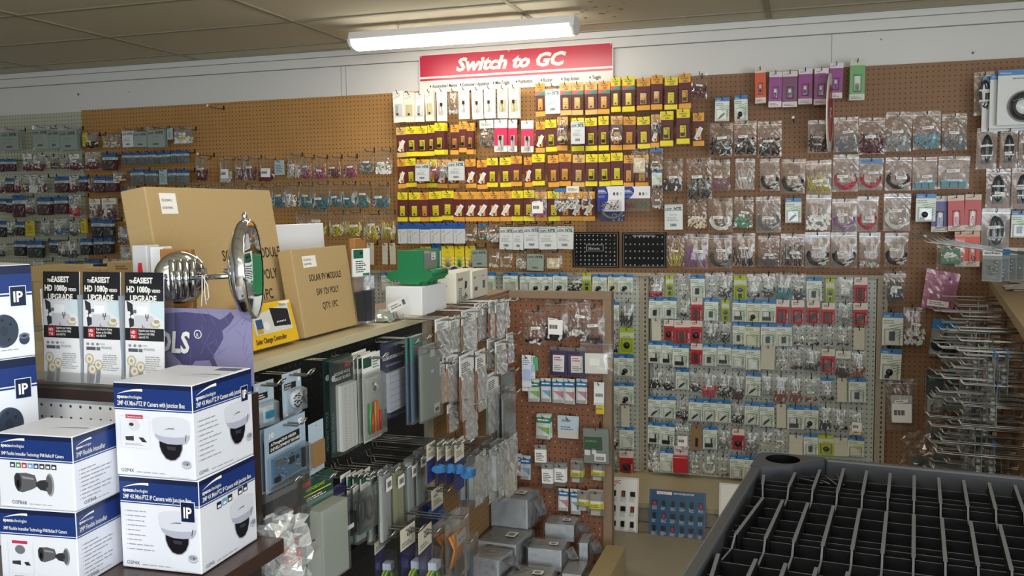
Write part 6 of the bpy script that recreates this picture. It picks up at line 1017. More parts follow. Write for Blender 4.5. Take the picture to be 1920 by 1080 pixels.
# bagged aluminium project boxes piled at the foot of the corner
ALU = M('#c2c6ca', .4, 0, 0, .5, .04, 60)
def alubox(pt, Y, w, d, h, yaw, label, sticker=1, z=None):
    p = atY(*pt, Y); zz = p.z if z is None else z; t = thing('project_box', label, 'metal box', (p.x, Y, zz), yaw, 'bagged aluminium boxes in the corner')
    b = MB(); b.box(0, 0, 0, w, d, h - .004, ALU); b.box(-.001, -.001, h - .004, w + .001, d + .001, h, M('#cacdd1', .4)); bevel(b.build('box', t), .004)
    if sticker: b = MB(); f = Fr((w * .55, d * .35, h + .0075), (1, 0, 0), (0, 1, 0)); b.rect(f, 0, 0, w * .26, d * .3, WHITE, 0); barcode(b, f, w * .05, d * .06, w * .2, d * .24, 2, .0004); b.build('sticker', t)
    b = MB(); r = random.Random(int(w * 1e4 + pt[0])); e = .006
    def sheet(o_, u_, v_, lu, lv, nn):
        q = Fr(o_, u_, v_); k1, k2 = 8, 8; V = [q.p(lu * i / k1, lv * j / k2, .002 + r.uniform(0, .0028)) for j in range(k2 + 1) for i in range(k1 + 1)]; b.add(V, [(j * (k1 + 1) + i, j * (k1 + 1) + i + 1, (j + 1) * (k1 + 1) + i + 1, (j + 1) * (k1 + 1) + i) for j in range(k2) for i in range(k1)], FILM)
    sheet((-e, -e, 0), (1, 0, 0), (0, 0, 1), w + 2 * e, h + e, 0); sheet((w + e, -e, 0), (0, 1, 0), (0, 0, 1), d + 2 * e, h + e, 0); sheet((-e, -e, h + .001), (1, 0, 0), (0, 1, 0), w + 2 * e, d + 2 * e, 0)
    V = [(w + e, .2 * d, h * .9), (w + .045, .3 * d, h * .75), (w + .06, .6 * d, h * .4), (w + e, .9 * d, h * .15), (w + .03, .7 * d, h * .95)]; b.add(V, [(0, 1, 4), (1, 2, 4), (2, 3, 4), (0, 4, 3)], FILM); b.build('plastic_bag', t); return t
alubox((921, 987), 3.62, .165, .15, .132, R(-3), 'largest bagged metal box, on top of the pile under the grey cases')
alubox((897, 1063), 3.44, .165, .19, .112, R(-4), 'bagged metal box with plain label, under the topmost box')
alubox((990, 1066), 3.48, .14, .11, .088, R(1), 'bagged metal box with barcode, in front of its twin')
alubox((1022, 1012), 3.68, .125, .1, .072, R(2), 'bagged metal box with barcode, behind its twin', 1)
alubox((1086, 1062), 3.62, .035, .12, .1, R(4), 'narrow bagged metal box against the brown wooden post', 0)
alubox((888, 1085), 3.3, .11, .13, .09, R(-8), 'bagged metal box at the foot of the side board, beside the blue cable', 0)
alubox((950, 1120), 3.28, .16, .13, .08, R(0), 'lowest bagged metal box with barcode at the bottom of the pile')
alubox((1054, 1112), 3.42, .075, .13, .08, R(2), 'bagged metal box under the narrow one by the post', 0)
# ------------------------------------------------------------------ signs and display boards on the back wall
a = atY(785, 104, 5.09); c = atY(1149, 78, 5.09); zb = atY(1149, 155, 5.09).z; w = c.x - a.x; h = (a.z + c.z) / 2 - zb + .0
t = thing('wall_sign', 'red and white sign about switches on the wall under the ceiling light', 'sign', (a.x, 5.096, zb)); f = Fr((0, 0, 0), (1, 0, 0), (0, 0, 1)); RED = M('#c02644', .3)
b = MB(); b.box(0, 0, 0, w, .006, h, M('#e9e4dc', .35)); b.build('panel', t)
b = MB(); b.rect(f, .004, h * .42, w - .004, h - .004, RED); b.build('red_field', t); b = MB(); b.rect(f, .004, h * .31, w - .004, h * .365, RED); b.build('red_stripe', t)
b = MB(); b.text(f, 'Switch to GC', w * .485, h * .53, h * .46, M('#efe6de', .35), .0009, .045, .28, 'CENTER', 1.14)
for x, s_ in ((.06, 'Automotive / Marine'), (.222, 'Consumer / Appliance'), (.398, 'Mini-Toggle'), (.518, 'Pushbutton'), (.645, 'Rocker'), (.748, 'Snap Action'), (.888, 'Toggle')):
    b.text(f, s_, w * x + .012, h * .12, h * .125, INK, .0009, .02, sx=.66); q = w * x; b.poly(f, [(q - .005, h * .165), (q, h * .13), (q + .005, h * .165), (q, h * .2)], INK, .0009)
b.build('lettering', t)
b = MB()
for x in (.01, .48, .99): b.lathe([(.006, 0), (.004, .003)], M('#d8c0c0', .3), (w * x, 0, h * .96), (0, -1, 0), 10)
b.build('nails', t)
# oval hanging sign seen nearly edge on
p = atY(1556, 212, 4.93); t = thing('oval_sign', 'thin oval white sign with red lettering jutting out from the brown pegboard', 'sign', tuple(p)); ang = math.atan2(p.x, p.y) ; t.rotation_euler.z = R(90) - ang - R(5.2)
b = MB(); n = 40; f = Fr((0, 0, 0), (1, 0, 0), (0, 0, 1)); hz = (atY(1556, 138, 4.93).z - atY(1556, 287, 4.93).z) / 2; rx = .17
t.location.y = 4.93; b.prism(f, [(rx * cos(i * 2 * pi / n), hz * sin(i * 2 * pi / n)) for i in range(n)], -.003, .003, M('#e6e0d4', .45)); b.build('panel', t)
b = MB()
for sgn, ff in ((1, Fr((0, -.0032, 0), (1, 0, 0), (0, 0, 1))), (-1, Fr((0, .0032, 0), (-1, 0, 0), (0, 0, 1)))): b.ell(ff, 0, 0, rx * .78, hz * .72, M('#b03040', .4), .0004, 30); b.text(ff, 'GC', 0, -.02, .07, WHITE, .0008, .03, .2, 'CENTER')
b.build('lettering', t)
b = MB(); b.tube([(rx * .9, 0, hz * .2), (rx + .02, 0, hz * .3)], .0025, WIRED, 5); b.build('bracket', t)
# black LED display boards
def dboard(px0, py0, px1, py1, label, k):
    a = atY(px0, py0, 5.08); c = atY(px1, py1, 5.08); w, h = c.x - a.x, a.z - c.z; t = thing('led_display_board', label, 'display board', (a.x, 5.085, c.z)); f = Fr((0, 0, 0), (1, 0, 0), (0, 0, 1)); b = MB(); b.box(0, 0, 0, w, .014, h, M('#0b0c0d', .6, 0, 0, .25)); b.build('panel', t)
    b = MB(); g = M('#b9bdbd', .4)
    for x0, z0, x1, z1 in ((.03, .03, .97, .036), (.03, .96, .97, .966), (.03, .03, .034, .966), (.966, .03, .97, .966)): b.rect(f, w * x0, h * z0, w * x1, h * z1, g)
    nx, nz = (10, 8) if k == 0 else (9, 5)
    if k == 0: b.rect(f, w * .3, h * .46, w * .67, h * .64, M('#c9cccc', .4)); b.rect(f, w * .31, h * .47, w * .66, h * .63, M('#0b0c0d', .6, 0, 0, .25), .0006); b.text(f, 'Siltronix', w * .34, h * .5, h * .11, g, .0008, .02, sx=.9)
    else: b.text(f, 'NTE SUPER BRIGHT LEDs', w * .5, h * .88, h * .065, g, .0008, .02, align='CENTER', sx=.9); b.text(f, 'NTE', w * .5, h * .035, h * .06, g, .0008, .03, align='CENTER')
    pos = [(w * (.09 + .82 * i / (nx - 1)), h * (.1 + .8 * j / (nz - 1) - (.03 if k else 0))) for j in range(nz) for i in range(nx) if not (k == 0 and 3 <= j <= 4 and 2 < i < 7)]
    for i, (x, z) in enumerate(pos): lines(b, f, x - w * .028, z - h * .035, x + w * .028, z - h * .018, 1, i, M('#84888a'))
    b.build('lettering', t)
    for x, z in pos:
        key = 'led%d' % (0 if rng.random() < .8 else rng.choice((1, 2)))
        if key not in _mesh: q = MB(); q.lathe([(.0035, 0), (.0035, .004), (.002, .006), (.0, .0065)], M({'led0': '#e6e8ea', 'led1': '#a8303a', 'led2': '#3a9a5a'}[key], .15), (0, 0, 0), (0, -1, 0), 8, False); _mesh[key] = q.mesh('led')
        o = link('led', _mesh[key], t); o.location = (x, 0, z)
    return t
dboard(1073, 435, 1160, 502, 'black LED display board with boxed emblem in the middle, left of its neighbour', 0)
dboard(1166, 436, 1249, 502, 'black LED display board titled super bright LEDs, hung by a wire', 1)
p = atY(1206, 427, 5.09); q0_, q1_ = atY(1172, 437, 5.083), atY(1243, 437, 5.083); b = MB(); b.tube([q0_, p, q1_], .0008, M('#b99a5a', .4), 4); tag(b.build('hanging_wire'), 'thin wire looped over a peg, holding the super bright LED board', 'wire')
# blue and white assortment cards and the grey wheel card
def hero(px0, py0, px1, py1, k, label):
    a = atY(px0, py0, 4.93 + .03 * k); c = atY(px1, py1, 4.93 + .03 * k); w, h = c.x - a.x, a.z - c.z; t = thing('assortment_card', label, 'packaged part', (a.x, a.y, c.z)); f = Fr((0, 0, 0), (1, 0, 0), (0, 0, 1)); b = MB(); b.box(0, 0, h * (.0 if k != 1 else .52), w, .002, h, M('#e4e4ea', .35)); b.build('card', t)
    b = MB(); BL = M('#2a3a92', .35); n = 14; zb_ = 0 if k != 1 else h * .52
    b.poly(f, [(0, zb_), (0, h)] + [(w * (.32 + .16 * sin(pi * i / n)) * (1 - .35 * i / n), h - (h - zb_) * i / n) for i in range(n + 1)], BL); lines(b, f, w * .04, h * .72, w * .36, h * .88, 3, 3, WHITE); lines(b, f, w * .04, h * .55, w * .3, h * .65, 3, 5, M('#8a98d0'))
    for i, cc in enumerate(('#8a2030', '#2f8a5a', '#c9ccd6')): b.ell(f, w * (.62 + .12 * i), h * .7, w * .04, h * .07, M(cc, .3), .0008, 14)
    b.build('print', t); b = MB(); r = random.Random(k)
    for i in range(40):
        x = w * (.15 + .65 * r.random()) if k != 1 else w * (.03 + .95 * r.random()); z = h * (.08 + .3 * r.random()); cc = (('#2f7a4a', '#8a2a3a', '#c9b98a', '#dcdcd8')[i % 4]) if k == 0 else ('#8a2a4a' if x < w * .5 else '#2f9a72'); b.tube([(x, -.004, z), (x + r.uniform(-.014, .014), -.008, z + r.uniform(-.012, .012))], .0028, M(cc, .3), 5)
    b.build('contents', t); b = MB(); dome(b, w * .1, h * .04, w * .9, h * .46, .014, BLIST) if k == 0 else b.box(0, -.012, 0, w, .001, h * .5, FILM); b.build('blister' if k == 0 else 'film', t)
hero(1120, 350, 1171, 396, 0, 'blue and white assortment card of mixed lamps, over the grey wheel card'); hero(1169, 350, 1219, 396, 1, 'blue and white header with red and green bagged sleeves')
a = atY(1126, 392, 4.97); c = atY(1171, 415, 4.97); t = thing('wheel_card', 'navy patterned card with grey wheel below the mixed lamp assortment', 'packaged part', (a.x, 4.97, c.z)); w, h = c.x - a.x, a.z - c.z; f = Fr((0, 0, 0), (1, 0, 0), (0, 0, 1))
b = MB(); b.box(0, 0, 0, w, .002, h + .04, M('#2f3660', .4)); r = random.Random(3)
for i in range(50): x, z = w * (.35 + .6 * r.random()), h * r.random(); b.rect(f, x, z, x + .006, z + .003, M('#d8d8e0'))
b.build('card', t); b = MB(); b.tube([(w * .5 + .055 * cos(q), -.004, h * 1.0 + .05 * sin(q)) for q in [pi + i * pi / 12 for i in range(13)]], .01, M('#6f7274', .4), 8); b.build('wheel', t)
# white clamshell with coiled black cable at the right edge, pink bag, hanging clamshells
a = atY(1872, 132, 4.9); c = atY(1960, 232, 4.9); w, h = c.x - a.x, a.z - c.z
for k in range(3):
    t = thing('cable_clamshell', ('blue-topped white clamshell of coiled black cable, %s at the right edge' % ('front one', 'second back', 'third back')[k]), 'packaged part', (a.x - .028 * k, 4.9 + .03 * k, c.z - .012 * k), 0, 'cable clamshells'); f = Fr((0, 0, 0), (1, 0, 0), (0, 0, 1))
    b = MB(); b.box(0, 0, 0, w, .003, h * .9, M('#d6d8d6', .4)); b.box(0, 0, h * .9, w, .003, h, BH); b.build('card', t); b = MB(); b.text(f, 'Philmore', w * .05, h * .925, h * .05, WHITE); lines(b, f, w * .3, h * .82, w * .7, h * .86, 1, 3); b.build('lettering', t)
    if k == 0:
        b = MB()
        for i in range(5): b.tube([(w * .56 + (.042 + .005 * i) * cos(q), -.012 - .004 * (i % 3), h * .33 + (.042 + .005 * i) * sin(q)) for q in [j * pi / 12 for j in range(24)]], .0045, M('#26272a', .4), 6, True)
        b.tube([(w * .3, -.02, h * .42), (w * .62, -.022, h * .5)], .005, STEEL, 8); b.build('coiled_cable', t); b = MB(); b.lathe([(.075, 0), (.072, .012), (.062, .024), (.0, .026)], BLIST, (w * .56, 0, h * .33), (0, -1, 0), 28, False); b.build('blister', t)
t = thing('pink_bag', 'pink antistatic bag with white label hanging on the dark pegboard', 'bag', tuple(atY(1774, 527, 5.0))); b = MB(); r = random.Random(4); n = 10
cor = [atY(*q, 5.0) - Vector(t.location) for q in ((1738, 503), (1801, 514), (1785, 588), (1727, 575))]; V = []
for j in range(n + 1):
    for i in range(n + 1): u_, v_ = i / n, j / n; p = (cor[0] * (1 - u_) + cor[1] * u_) * (1 - v_) + (cor[3] * (1 - u_) + cor[2] * u_) * v_; V.append((p.x, -.016 * sin(pi * u_) * sin(pi * v_) - r.uniform(0, .006), p.z))
b.add(V, [(j * (n + 1) + i, j * (n + 1) + i + 1, (j + 1) * (n + 1) + i + 1, (j + 1) * (n + 1) + i) for j in range(n) for i in range(n)], FILMP); b.quad(*[(q.x, .004, q.z) for q in (cor[3], cor[2], cor[1], cor[0])], FILMP); b.build('film', t)
lo = atY(1755, 566, 5.0) - Vector(t.location); b = MB(); ff = Fr((lo.x - .045, -.028, lo.z), (1, 0, -.12), (.12, 0, 1)); b.rect(ff, 0, -.015, .1, .015, WHITE, 0); lines(b, ff, .01, -.008, .09, .01, 2, 3, DASH, .0005); b.build('label', t)
hook((atY(1774, 522, 5.1).x, 5.1, atY(1774, 522, 5.1).z), 0, .14, 'thin dark peg hook holding the pink antistatic bag', 'peg hooks of the dark pegboard')
for i, (x0, y0, x1, y1) in enumerate(((1742, 615, 1769, 664), (1765, 617, 1795, 678))):
    a = atY(x0, y0, 4.95); c = atY(x1, y1, 4.95); w, h = c.x - a.x, a.z - c.z; t = thing('plug_clamshell', 'clear clamshell of black plug on the dark pegboard, %s of two' % ('left' if i == 0 else 'right'), 'packaged part', (a.x, 4.95, c.z), 0, 'plug clamshells'); t.rotation_euler.y = R(6)
    b = MB(); b.box(0, 0, 0, w, .002, h, M('#a8aca8', .4)); b.box(0, -.001, h, w * .8, .002, h + .05, BH); b.build('card', t); b = MB(); b.lathe([(.03, 0), (.032, .012), (.02, .03)], BLK, (w * .5, 0, h * .4), (0, -1, 0), 14); b.build('plug', t); b = MB(); b.box(-.002, -.045, -.002, w + .002, .003, h * .97, BLIST); b.build('clamshell', t)
for i, x in enumerate((1752, 1790)):
    p = atY(x, 752, 4.95); t = thing('adapter_pack', 'hanging pack with white universal socket face, %s of the pair below the plug clamshells' % ('left' if i == 0 else 'right'), 'packaged part', tuple(p), 0, 'adapter packs')
    b = MB(); b.box(-.04, 0, .02, .04, .002, .16, M('#3a4048', .4)); b.box(-.03, -.001, .1, .0, .0, .13, M('#3f9a4a')); b.build('card', t); b = MB(); b.box(-.035, -.03, -.05, .035, 0, .015, M('#c9c6bc', .4)); f = Fr((0, -.03, 0), (1, 0, 0), (0, 0, 1))
    for dx, dz in ((.01, -.008), (.01, -.03), (-.014, -.019)): b.rect(f, dx - .008, dz - .003, dx + .008, dz + .003, INK, .0006)
    b.build('adapter', t); b = MB(); b.box(-.044, -.034, -.056, .044, .004, .165, FILM); b.build('film', t)
# ------------------------------------------------------------------ switch display panels on the floor before the shelving
def swpanel(x0, x1, h, y, label, cols, k):
    t = thing('switch_display', label, 'display board', (x0, y, .001)); t.rotation_euler.x = R(-9); w = x1 - x0; f = Fr((0, 0, 0), (1, 0, 0), (0, 0, 1)); b = MB(); b.box(0, 0, 0, w, .006, h, M(cols[0], .3)); b.build('panel', t)
    b = MB(); m = M(cols[1], .4); e = .004
    for q in ((e, e, w - e, e + .0015), (e, h - e - .0015, w - e, h - e), (e, e, e + .0015, h - e), (w - e - .0015, e, w - e, h - e)): b.rect(f, *q, m)
    if k == 0: b.text(f, 'Switch To GC', w * .74, h * .88, .024, M('#c02a40'), .0008, .02, .2, 'RIGHT', .9); b.text(f, 'Switches', w * .66, h * .83, .014, INK, .0008, .03, align='RIGHT')
    if k == 1: b.rect(f, w * .13, h * .9, w * .4, h * .965, M('#e2d4d6'), .0008); b.text(f, 'Cutler-Hammer', w * .145, h * .915, .0105, M('#b03a5a'), .001, sx=.72); b.text(f, 'SNAP-IN ROCKER SWITCHES', w * .43, h * .92, .0105, WHITE, .0008, .02, sx=.72)
    nx, nz = (7, 3) if k == 0 else (6, 3)
    if k < 2:
        for j in range(nz):
            for i in range(nx): x = w * (.1 + .82 * i / (nx - 1)); z = h * (.7 - .28 * j); lines(b, f, x - w * .05, z - h * .15, x + w * .05, z - h * .055, 4, i + j, M('#9a9a98') if k == 0 else M('#b9c4d4'))
    b.build('lettering', t)
    if k < 2:
        for j in range(nz):
            for i in range(nx):
                x = w * (.1 + .82 * i / (nx - 1)); z = h * (.7 - .28 * j); cc = '#15161a' if (i * 7 + j * 3) % 5 else ('#8a3a24' if k == 0 else '#a8283a'); b = MB(); sx_, sz_ = (.009, .014) if (i + j) % 3 else (.012, .012)
                b.box(x - sx_, -.008, z - sz_, x + sx_, 0, z + sz_, M('#1d1d20', .3)); b.box(x - sx_ * .7, -.012, z - sz_ * .75, x + sx_ * .7, -.008, z + sz_ * .75, M(cc, .25)); b.build('switch', t)
    b = MB(); b.box(w * .2, .006, 0, w * .8, .05, .003, M(cols[0], .35)); b.build('foot', t)
swpanel(-1.1, -.762, .262, 4.34, 'white rocker switch display panel leaning behind the brown wooden post', ('#e6e4dc', '#b05a60'), 0)
swpanel(-.708, -.437, .215, 4.345, 'blue rocker switch display panel standing on the floor', ('#1f4d6c', '#7a5a90'), 1)
swpanel(-.378, -.1, .26, 4.38, 'blank white display panel half hidden by the black tray', ('#dcdad2', '#b07a7a'), 2)
# ------------------------------------------------------------------ right hand rack full of hooks
YA = R(7.0); U1 = Vector((sin(YA), cos(YA), 0)); NL = Vector((-cos(YA), sin(YA), 0)); P0 = atZ(1885, 545, 1.22)
def rk(s, out, z): return Vector((P0.x, P0.y, 0)) + U1 * s + NL * out + Vector((0, 0, z))
t = thing('gondola_shelving', 'right-hand gondola with tan top board and many chrome hooks', 'gondola', rk(0, 0, 0)); t.rotation_euler.z = -YA
b = MB(); b.box(-.03, -1.9, 1.185, .7, .72, 1.22, M('#8f7c58', .5)); b.build('top_board', t); b = MB(); b.box(.03, -1.9, .1, .05, .72, 1.185, PBR); b.build('peg_panel', t); b = MB(); b.box(.02, -1.9, 0, .7, .72, .1, DKB); b.build('base', t)
cnt = 0
LKS = (('clear blister with white header', '#d8dadc', '#8a8f90'), ('clear blister with blue header', '#2f80c0', '#9aa2a6'), ('dark blister pack', '#3a4046', '#2a2c2e'), ('silver connector pack', '#c4c8ca', '#a8acae'), ('amber connector pack', '#c9b23a', '#b99a4a'))
for k, (n, hc, bc) in enumerate(LKS):
    c = hang_card(.075, .14, ((.2, M(hc, .4)), (.8, M('#8f9494', .4)))); i = MB(); r = random.Random(k); lines(c, FRONT, -.03, -.01, .03, .004, 1, k + 2, M('#70757a'))
    for q in range(9): x, z = r.uniform(-.024, .024), r.uniform(-.105, -.04); i.lathe([(.006, 0), (.007, .008), (.004, .014)], M(bc, .25, .5 if k >= 3 else 0), (x, 0, z), (0, -1, 0), 8)
    bl = MB(); dome(bl, -.034, -.118, .034, -.03, .024, BLIST, 0, .1); T2('rack%d' % k, 'connector_pack', n, .075, .14, ('card', c), ('contents', i), ('blister', bl))
rows_z = (1.12, 1.02, .92, .82, .72, .62, .52, .42, .3)
RN = ('top', 'second', 'third', 'fourth', 'fifth', 'sixth', 'seventh', 'eighth', 'lowest')
for j, z in enumerate(rows_z):
    ii = 0; s_ = .6
    while s_ > -1.25:
        L = rng.uniform(.2, .32); zz = z + rng.uniform(-.025, .025); q = rk(s_, -.03, zz); lab = '%s from the wall, %s rack row' % (nth(ii), RN[j])
        hook(q, R(-90) - YA, L, 'chrome display hook, ' + lab + ' at the right', 'chrome hooks of the right-hand rack', True, .0026)
        if rng.random() < .48:
            ky = rng.choice((0, 0, 2, 3, 3)) if j < 7 else rng.choice((2, 3, 4, 3)); ky = 1 if (s_ < -.5 and rng.random() < .5) else ky
            for kk in range(rng.choice((1, 1, 2))):
                pp = rk(s_, L * .55 - .03 - .035 * kk, zz - .002); inst('rack%d' % ky, pp, R(-90) - YA + rng.uniform(-.08, .08), .075, .135, '%s, %s%s' % (LKS[ky][0], 'second back, ' if kk else '', lab), 'packs on the right-hand rack')
        s_ -= rng.uniform(.085, .125); ii += 1
p = atZ(1844, 521, 1.2205); t = thing('white_box', 'small white cube box on the right-hand gondola top', 'box', rk(.62, -.06, 1.2205)); t.rotation_euler.z = R(-4); t.location = (p.x + .03, p.y, 1.2205); b = MB(); b.box(-.03, 0, 0, .035, .06, .075, M('#e8e8e8', .4)); bevel(b.build('body', t), .0015); b = MB(); b.box(-.029, .028, .075, .034, .031, .0756, M('#c4c4c2')); b.build('flap_seam', t)
for i, (s_, o_, w_, lb) in enumerate(((.45, -.16, .2, 'flat clear bag of card lying under the small white cube box'), (.1, -.12, .2, 'pale folded clear bag on the tan top board at the frame edge'))):
    t = thing('flat_bag', lb, 'bag', rk(s_, o_, 1.2205)); t.rotation_euler.z = -YA; b = MB(); r = random.Random(i); n = 8; V = [(-.12 + .24 * a_ / n, -.12 + .24 * c_ / n, .004 + .02 * sin(pi * a_ / n) * sin(pi * c_ / n) + r.uniform(0, .006)) for c_ in range(n + 1) for a_ in range(n + 1)]; b.add(V, [(c_ * (n + 1) + a_, c_ * (n + 1) + a_ + 1, (c_ + 1) * (n + 1) + a_ + 1, (c_ + 1) * (n + 1) + a_) for c_ in range(n) for a_ in range(n)], FILMH); b.build('film', t); b = MB(); b.box(-.09, -.1, 0, .09, .08, .003, M('#b9ac8c', .5)); b.build('card', t)
# wire rack standing on the right-hand gondola
t = thing('wire_rack', 'chrome wire rack arms over the right-hand gondola top', 'rack', rk(-.25, -.02, 1.2205)); t.rotation_euler.z = -YA; b = MB()
for i in range(5): b.tube([(-.3 - .02 * i, .06 - .05 * i, .25), (-.24 - .02 * i, .06 - .05 * i, .215), (.1, .06 - .05 * i, .16)], .003, STEEL, 6)
b.build('arm', t); b = MB()
for y in (.06, -.14): b.tube([(.08, y, 0), (.08, y, .18)], .005, STEEL, 6)
b.tube([(.08, .06, .165), (.08, -.14, .165)], .005, STEEL, 6); b.build('stand', t)
for i in range(4):
    inst('rack%d' % (3, 0, 1, 0)[i], rk(-.2 - .05 * i + .0, -.02 + .03 * i, 1.2205 + .175), R(-40) - YA + .1 * i, .072, .125, '%s, %s pack hanging from the wire rack' % (LKS[(3, 0, 1, 0)[i]][0], nth(i)), 'packs on the wire rack')
# bags slumped at the foot of the dark board
for i, (x0, y0, x1, y1, lb) in enumerate(((1690, 800, 1790, 880, 'heap of clear poly bag slumped at the foot of the dark pegboard'), (1735, 725, 1790, 840, 'long clear bag hanging beside the right-hand rack hooks'))):
    a = atY(x0, y0, 4.95); c = atY(x1, y1, 4.95); t = thing('poly_bag', lb, 'bag', (a.x, 4.95, c.z)); w, h = c.x - a.x, a.z - c.z; r = random.Random(i + 3); n = 12; b = MB(); V = [(w * a_ / n + r.uniform(-.01, .01), -.06 * sin(pi * a_ / n) * sin(pi * c_ / n) - r.uniform(0, .02), h * c_ / n * (1 - .4 * abs(a_ / n - .5)) + r.uniform(-.01, .01)) for c_ in range(n + 1) for a_ in range(n + 1)]
    b.add(V, [(c_ * (n + 1) + a_, c_ * (n + 1) + a_ + 1, (c_ + 1) * (n + 1) + a_ + 1, (c_ + 1) * (n + 1) + a_) for c_ in range(n) for a_ in range(n)], FILM); b.build('film', t); b = MB(); b.box(w * .2, -.01, h * .05, w * .8, .005, h * .3, M('#6f7472', .4)); b.build('contents', t)
# ------------------------------------------------------------------ black plastic shelf turned upside down in the foreground
ZTR = 1.1; TY = R(6.0); c0 = atZ(1424, 846, ZTR); BKP = M('#2b2d31', .5, 0, 0, .5, .06, 30); BKD = M('#090a0c', .6, 0, 0, .2); RIBM = M('#0f1013', .45, 0, 0, .3); WORNLIT = M('#4c4f53', .45)  # lighter grey for rib tops: wear plus the light they catch, painted in
DP = .11   # depth of the moulding
t = thing('plastic_shelf', 'black plastic shelf upside down showing its ribbed underside', 'shelf', (c0.x, c0.y, ZTR - DP)); t.rotation_euler.z = -TY
WS, LS = .92, 1.35
b = MB(); b.box(.02, -LS + .02, 0, WS - .02, -.02, .006, BKD); b.build('deck', t)  # shade down in the cells is painted into the deck's black
fz = Fr((0, 0, 0), (1, 0, 0), (0, 1, 0))
b = MB(); b.box(0, -LS, 0, .02, -.11, DP, BKP); b.box(WS - .02, -LS, 0, WS, -.11, DP, BKP); b.box(.125, -.014, 0, WS - .125, 0, DP, BKP); b.box(.125, -LS, 0, WS - .125, -LS + .014, DP, BKP); bevel(b.build('rim', t), .004)
def corner(sx_, sy_):
    ox_, oy_ = (0 if sx_ > 0 else WS), (0 if sy_ < 0 else -LS); P = lambda x, y, z: (ox_ + sx_ * x, oy_ + sy_ * y, z)
    out = [(0, .11), (.0, .022), (.006, .008), (.02, .0), (.125, .0), (.125, .014), (.072, .075), (.02, .11)]; n = 28; hc = (.05, .042); rr_ = .032
    ring = [(hc[0] + rr_ * cos(2 * pi * i / n), hc[1] + rr_ * sin(2 * pi * i / n)) for i in range(n)]
    def edge(a):   # point on the outline in direction a from the hole centre
        d = (cos(a), sin(a)); best = None
        for i in range(len(out)):
            (x1, y1), (x2, y2) = out[i], out[(i + 1) % len(out)]; ex, ey = x2 - x1, y2 - y1; den = d[0] * ey - d[1] * ex
            if abs(den) < 1e-9: continue
            tt = ((x1 - hc[0]) * ey - (y1 - hc[1]) * ex) / den; uu = ((x1 - hc[0]) * d[1] - (y1 - hc[1]) * d[0]) / den
            if tt > 0 and -1e-6 <= uu <= 1 + 1e-6 and (best is None or tt < best): best = tt
        return (hc[0] + d[0] * best, hc[1] + d[1] * best)
    N2 = 96; an = [2 * pi * i / N2 for i in range(N2)]; E_o = [edge(a_) for a_ in an]; R_i = [(hc[0] + rr_ * cos(a_), hc[1] + rr_ * sin(a_)) for a_ in an]
    V = [P(x, y, DP) for x, y in E_o] + [P(x, y, DP) for x, y in R_i] + [P(x, y, 0) for x, y in R_i] + [P(x, y, 0) for x, y in E_o]; b = MB(); q = N2
    b.add(V, [(k * q + i, k * q + (i + 1) % q, ((k + 1) % 4) * q + (i + 1) % q, ((k + 1) % 4) * q + i) for k in (0, 1, 3) for i in range(q)], BKP); b.add(V, [(q + i, q + (i + 1) % q, 2 * q + (i + 1) % q, 2 * q + i) for i in range(q)], BKD)
    b.add([P(x, y, .012) for x, y in R_i], [tuple(range(q))], BKD); b.build('corner_socket', t)
for sx_ in (1, -1):
    for sy_ in (-1, 1): corner(sx_, sy_)
def rib(segs, x, th0, sway=0.0):
    b = MB()
    for i in range(len(segs) - 1):
        (ya, za), (yb, zb2) = segs[i], segs[i + 1]; th = th0 if min(za, zb2) > DP - .014 else th0 * .55; sa, sb = sway * sin(ya * 14), sway * sin(yb * 14)
        V = [(x - th + sa, ya, .005), (x + th + sa, ya, .005), (x + th + sa, ya, za), (x - th + sa, ya, za), (x - th + sb, yb, .005), (x + th + sb, yb, .005), (x + th + sb, yb, zb2), (x - th + sb, yb, zb2)]
        b.add(V, [(0, 4, 5, 1), (1, 5, 6, 2), (3, 7, 4, 0)] + ([(0, 1, 2, 3)] if i == 0 else []) + ([(7, 6, 5, 4)] if i == len(segs) - 2 else []), RIBM); b.add(V, [(2, 6, 7, 3)], WORNLIT)
    b.build('rib', t)
xi = .04; hi, lo_ = DP - .006, DP - .022
while xi < WS - .03:
    y0 = -.016 if xi > .13 else -.03 - (.13 - xi) * .9
    segs = [(y0, DP - .03), (y0 - .028, hi), (-.2, hi), (-.215, lo_), (-.26, lo_), (-.275, hi), (-.47, hi), (-.485, lo_), (-.54, lo_), (-.555, hi), (-.82, hi), (-.835, lo_), (-.89, lo_), (-.905, hi), (-LS + .016, hi)]
    rib([q for q in segs if q[0] <= y0 + 1e-6], xi, .0027, 0 if xi > .05 else .012); xi += .04
yi = -.062; k = 0
while yi > -LS + .03:
    x0 = .02 if yi < -.11 else .125 - (-yi - .014) * .9; b = MB(); V = [(x, y, z) for x in (max(.02, x0), WS - .02) for y in (yi - .0011, yi + .0011) for z in (.005, lo_ - .002)]
    b.add(V, [(0, 1, 3, 2), (4, 6, 7, 5), (0, 4, 5, 1), (2, 3, 7, 6), (0, 2, 6, 4)], RIBM); b.add(V, [(1, 5, 7, 3)], WORNLIT); b.build('cross_rib', t); k += 1
    yi -= (.052, .052, .026, .026, .052, .056)[k % 6]
b = MB()
for i in range(4): b.tube([(.085 + .02 * i, -.082 + .018 * i, lo_), (.128 + .012 * i, -.1, lo_)], .0013, WORNLIT, 4)
b.build('corner_web', t)
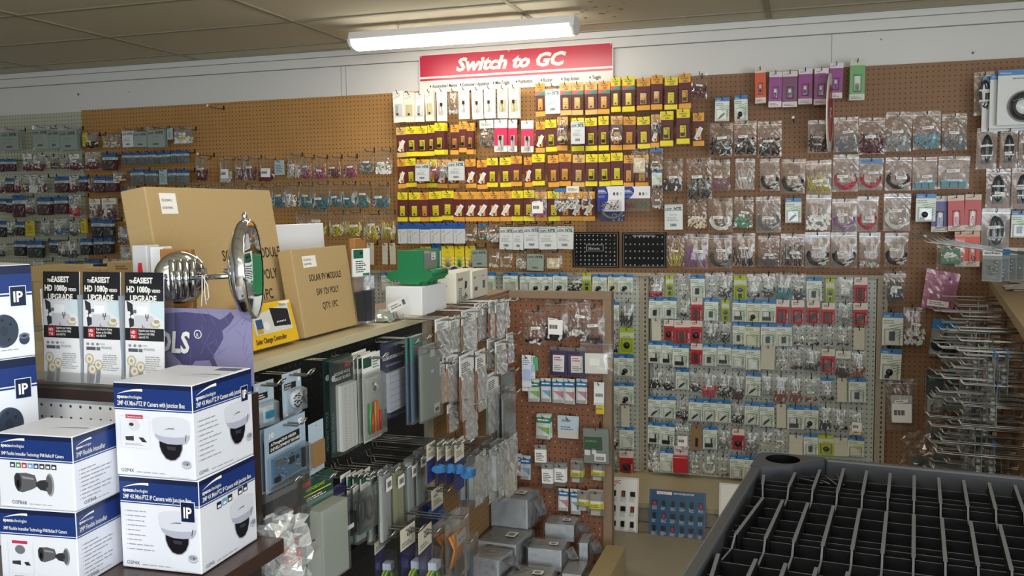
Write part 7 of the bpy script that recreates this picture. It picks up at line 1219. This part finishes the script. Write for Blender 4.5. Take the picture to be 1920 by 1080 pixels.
for sx_ in (.05, WS - .05):
    for sy_ in (-.042, -LS + .042): b = MB(); b.lathe([(.028, -(ZTR - DP)), (.028, .0)], BKP, (sx_, sy_, 0), (0, 0, 1), 20); b.build('leg', t)
# spare hooks left empty on the boards
for x, y, lb in ((420, 205, 'empty peg hook with white tip high on the left brown pegboard'), (1488, 228, 'empty peg hook with white tip beside the purple cards'), (1727, 443, 'empty peg hook with white tip above the pink bag'), (402, 293, 'empty peg hook with white tip in a gap of the maroon sleeving row')):
    p = atY(x, y, 5.1); hook(tuple(p), 0, .17, lb, 'white tipped hooks', force=True); o = COL.objects[-1]; b = MB(); b.lathe([(.007, 0), (.008, .006), (.005, .01)], WHITE, (0, -.168, .006), (0, -1, 0), 10); b.build('tip', o)
finish_hooks()
# ------------------------------------------------------------------ light
def area(name, loc, rot, sx, sy, power, col):
    l = bpy.data.lights.new(name, 'AREA'); l.shape = 'RECTANGLE'; l.size = sx; l.size_y = sy; l.energy = power; l.color = col
    o = bpy.data.objects.new(name, l); COL.objects.link(o); o.location = loc; o.rotation_euler = rot; return o
area('window_daylight', (1.25, -4.0, 1.42), (R(90), 0, 0), 3.6, 1.8, 150, (.82, .92, 1))
area('added_east_daylight', (3.2, -1.5, 1.42), (R(90), 0, R(90)), 4.1, 1.8, 210, (.86, .94, 1))  # fill daylight through the added east window
area('rear_fill_lamp', (-.3, -.6, 2.5), (0, 0, 0), 1.2, .15, 70, (1, .95, .85))  # fill lamp added behind the camera; no fixture is built for it
w = bpy.data.worlds.new('world'); S.world = w; w.use_nodes = True
w.node_tree.nodes['Background'].inputs[0].default_value = (.8, .9, 1, 1); w.node_tree.nodes['Background'].inputs[1].default_value = .3
S.view_settings.view_transform = 'Standard'; S.view_settings.look = 'None'; S.view_settings.exposure = 0.0; S.view_settings.gamma = 1
S.cycles.transparent_max_bounces = 24; S.cycles.max_bounces = 6; S.cycles.diffuse_bounces = 3; S.cycles.glossy_bounces = 3; S.cycles.sample_clamp_indirect = 4
S.cycles.caustics_reflective = False; S.cycles.caustics_refractive = False
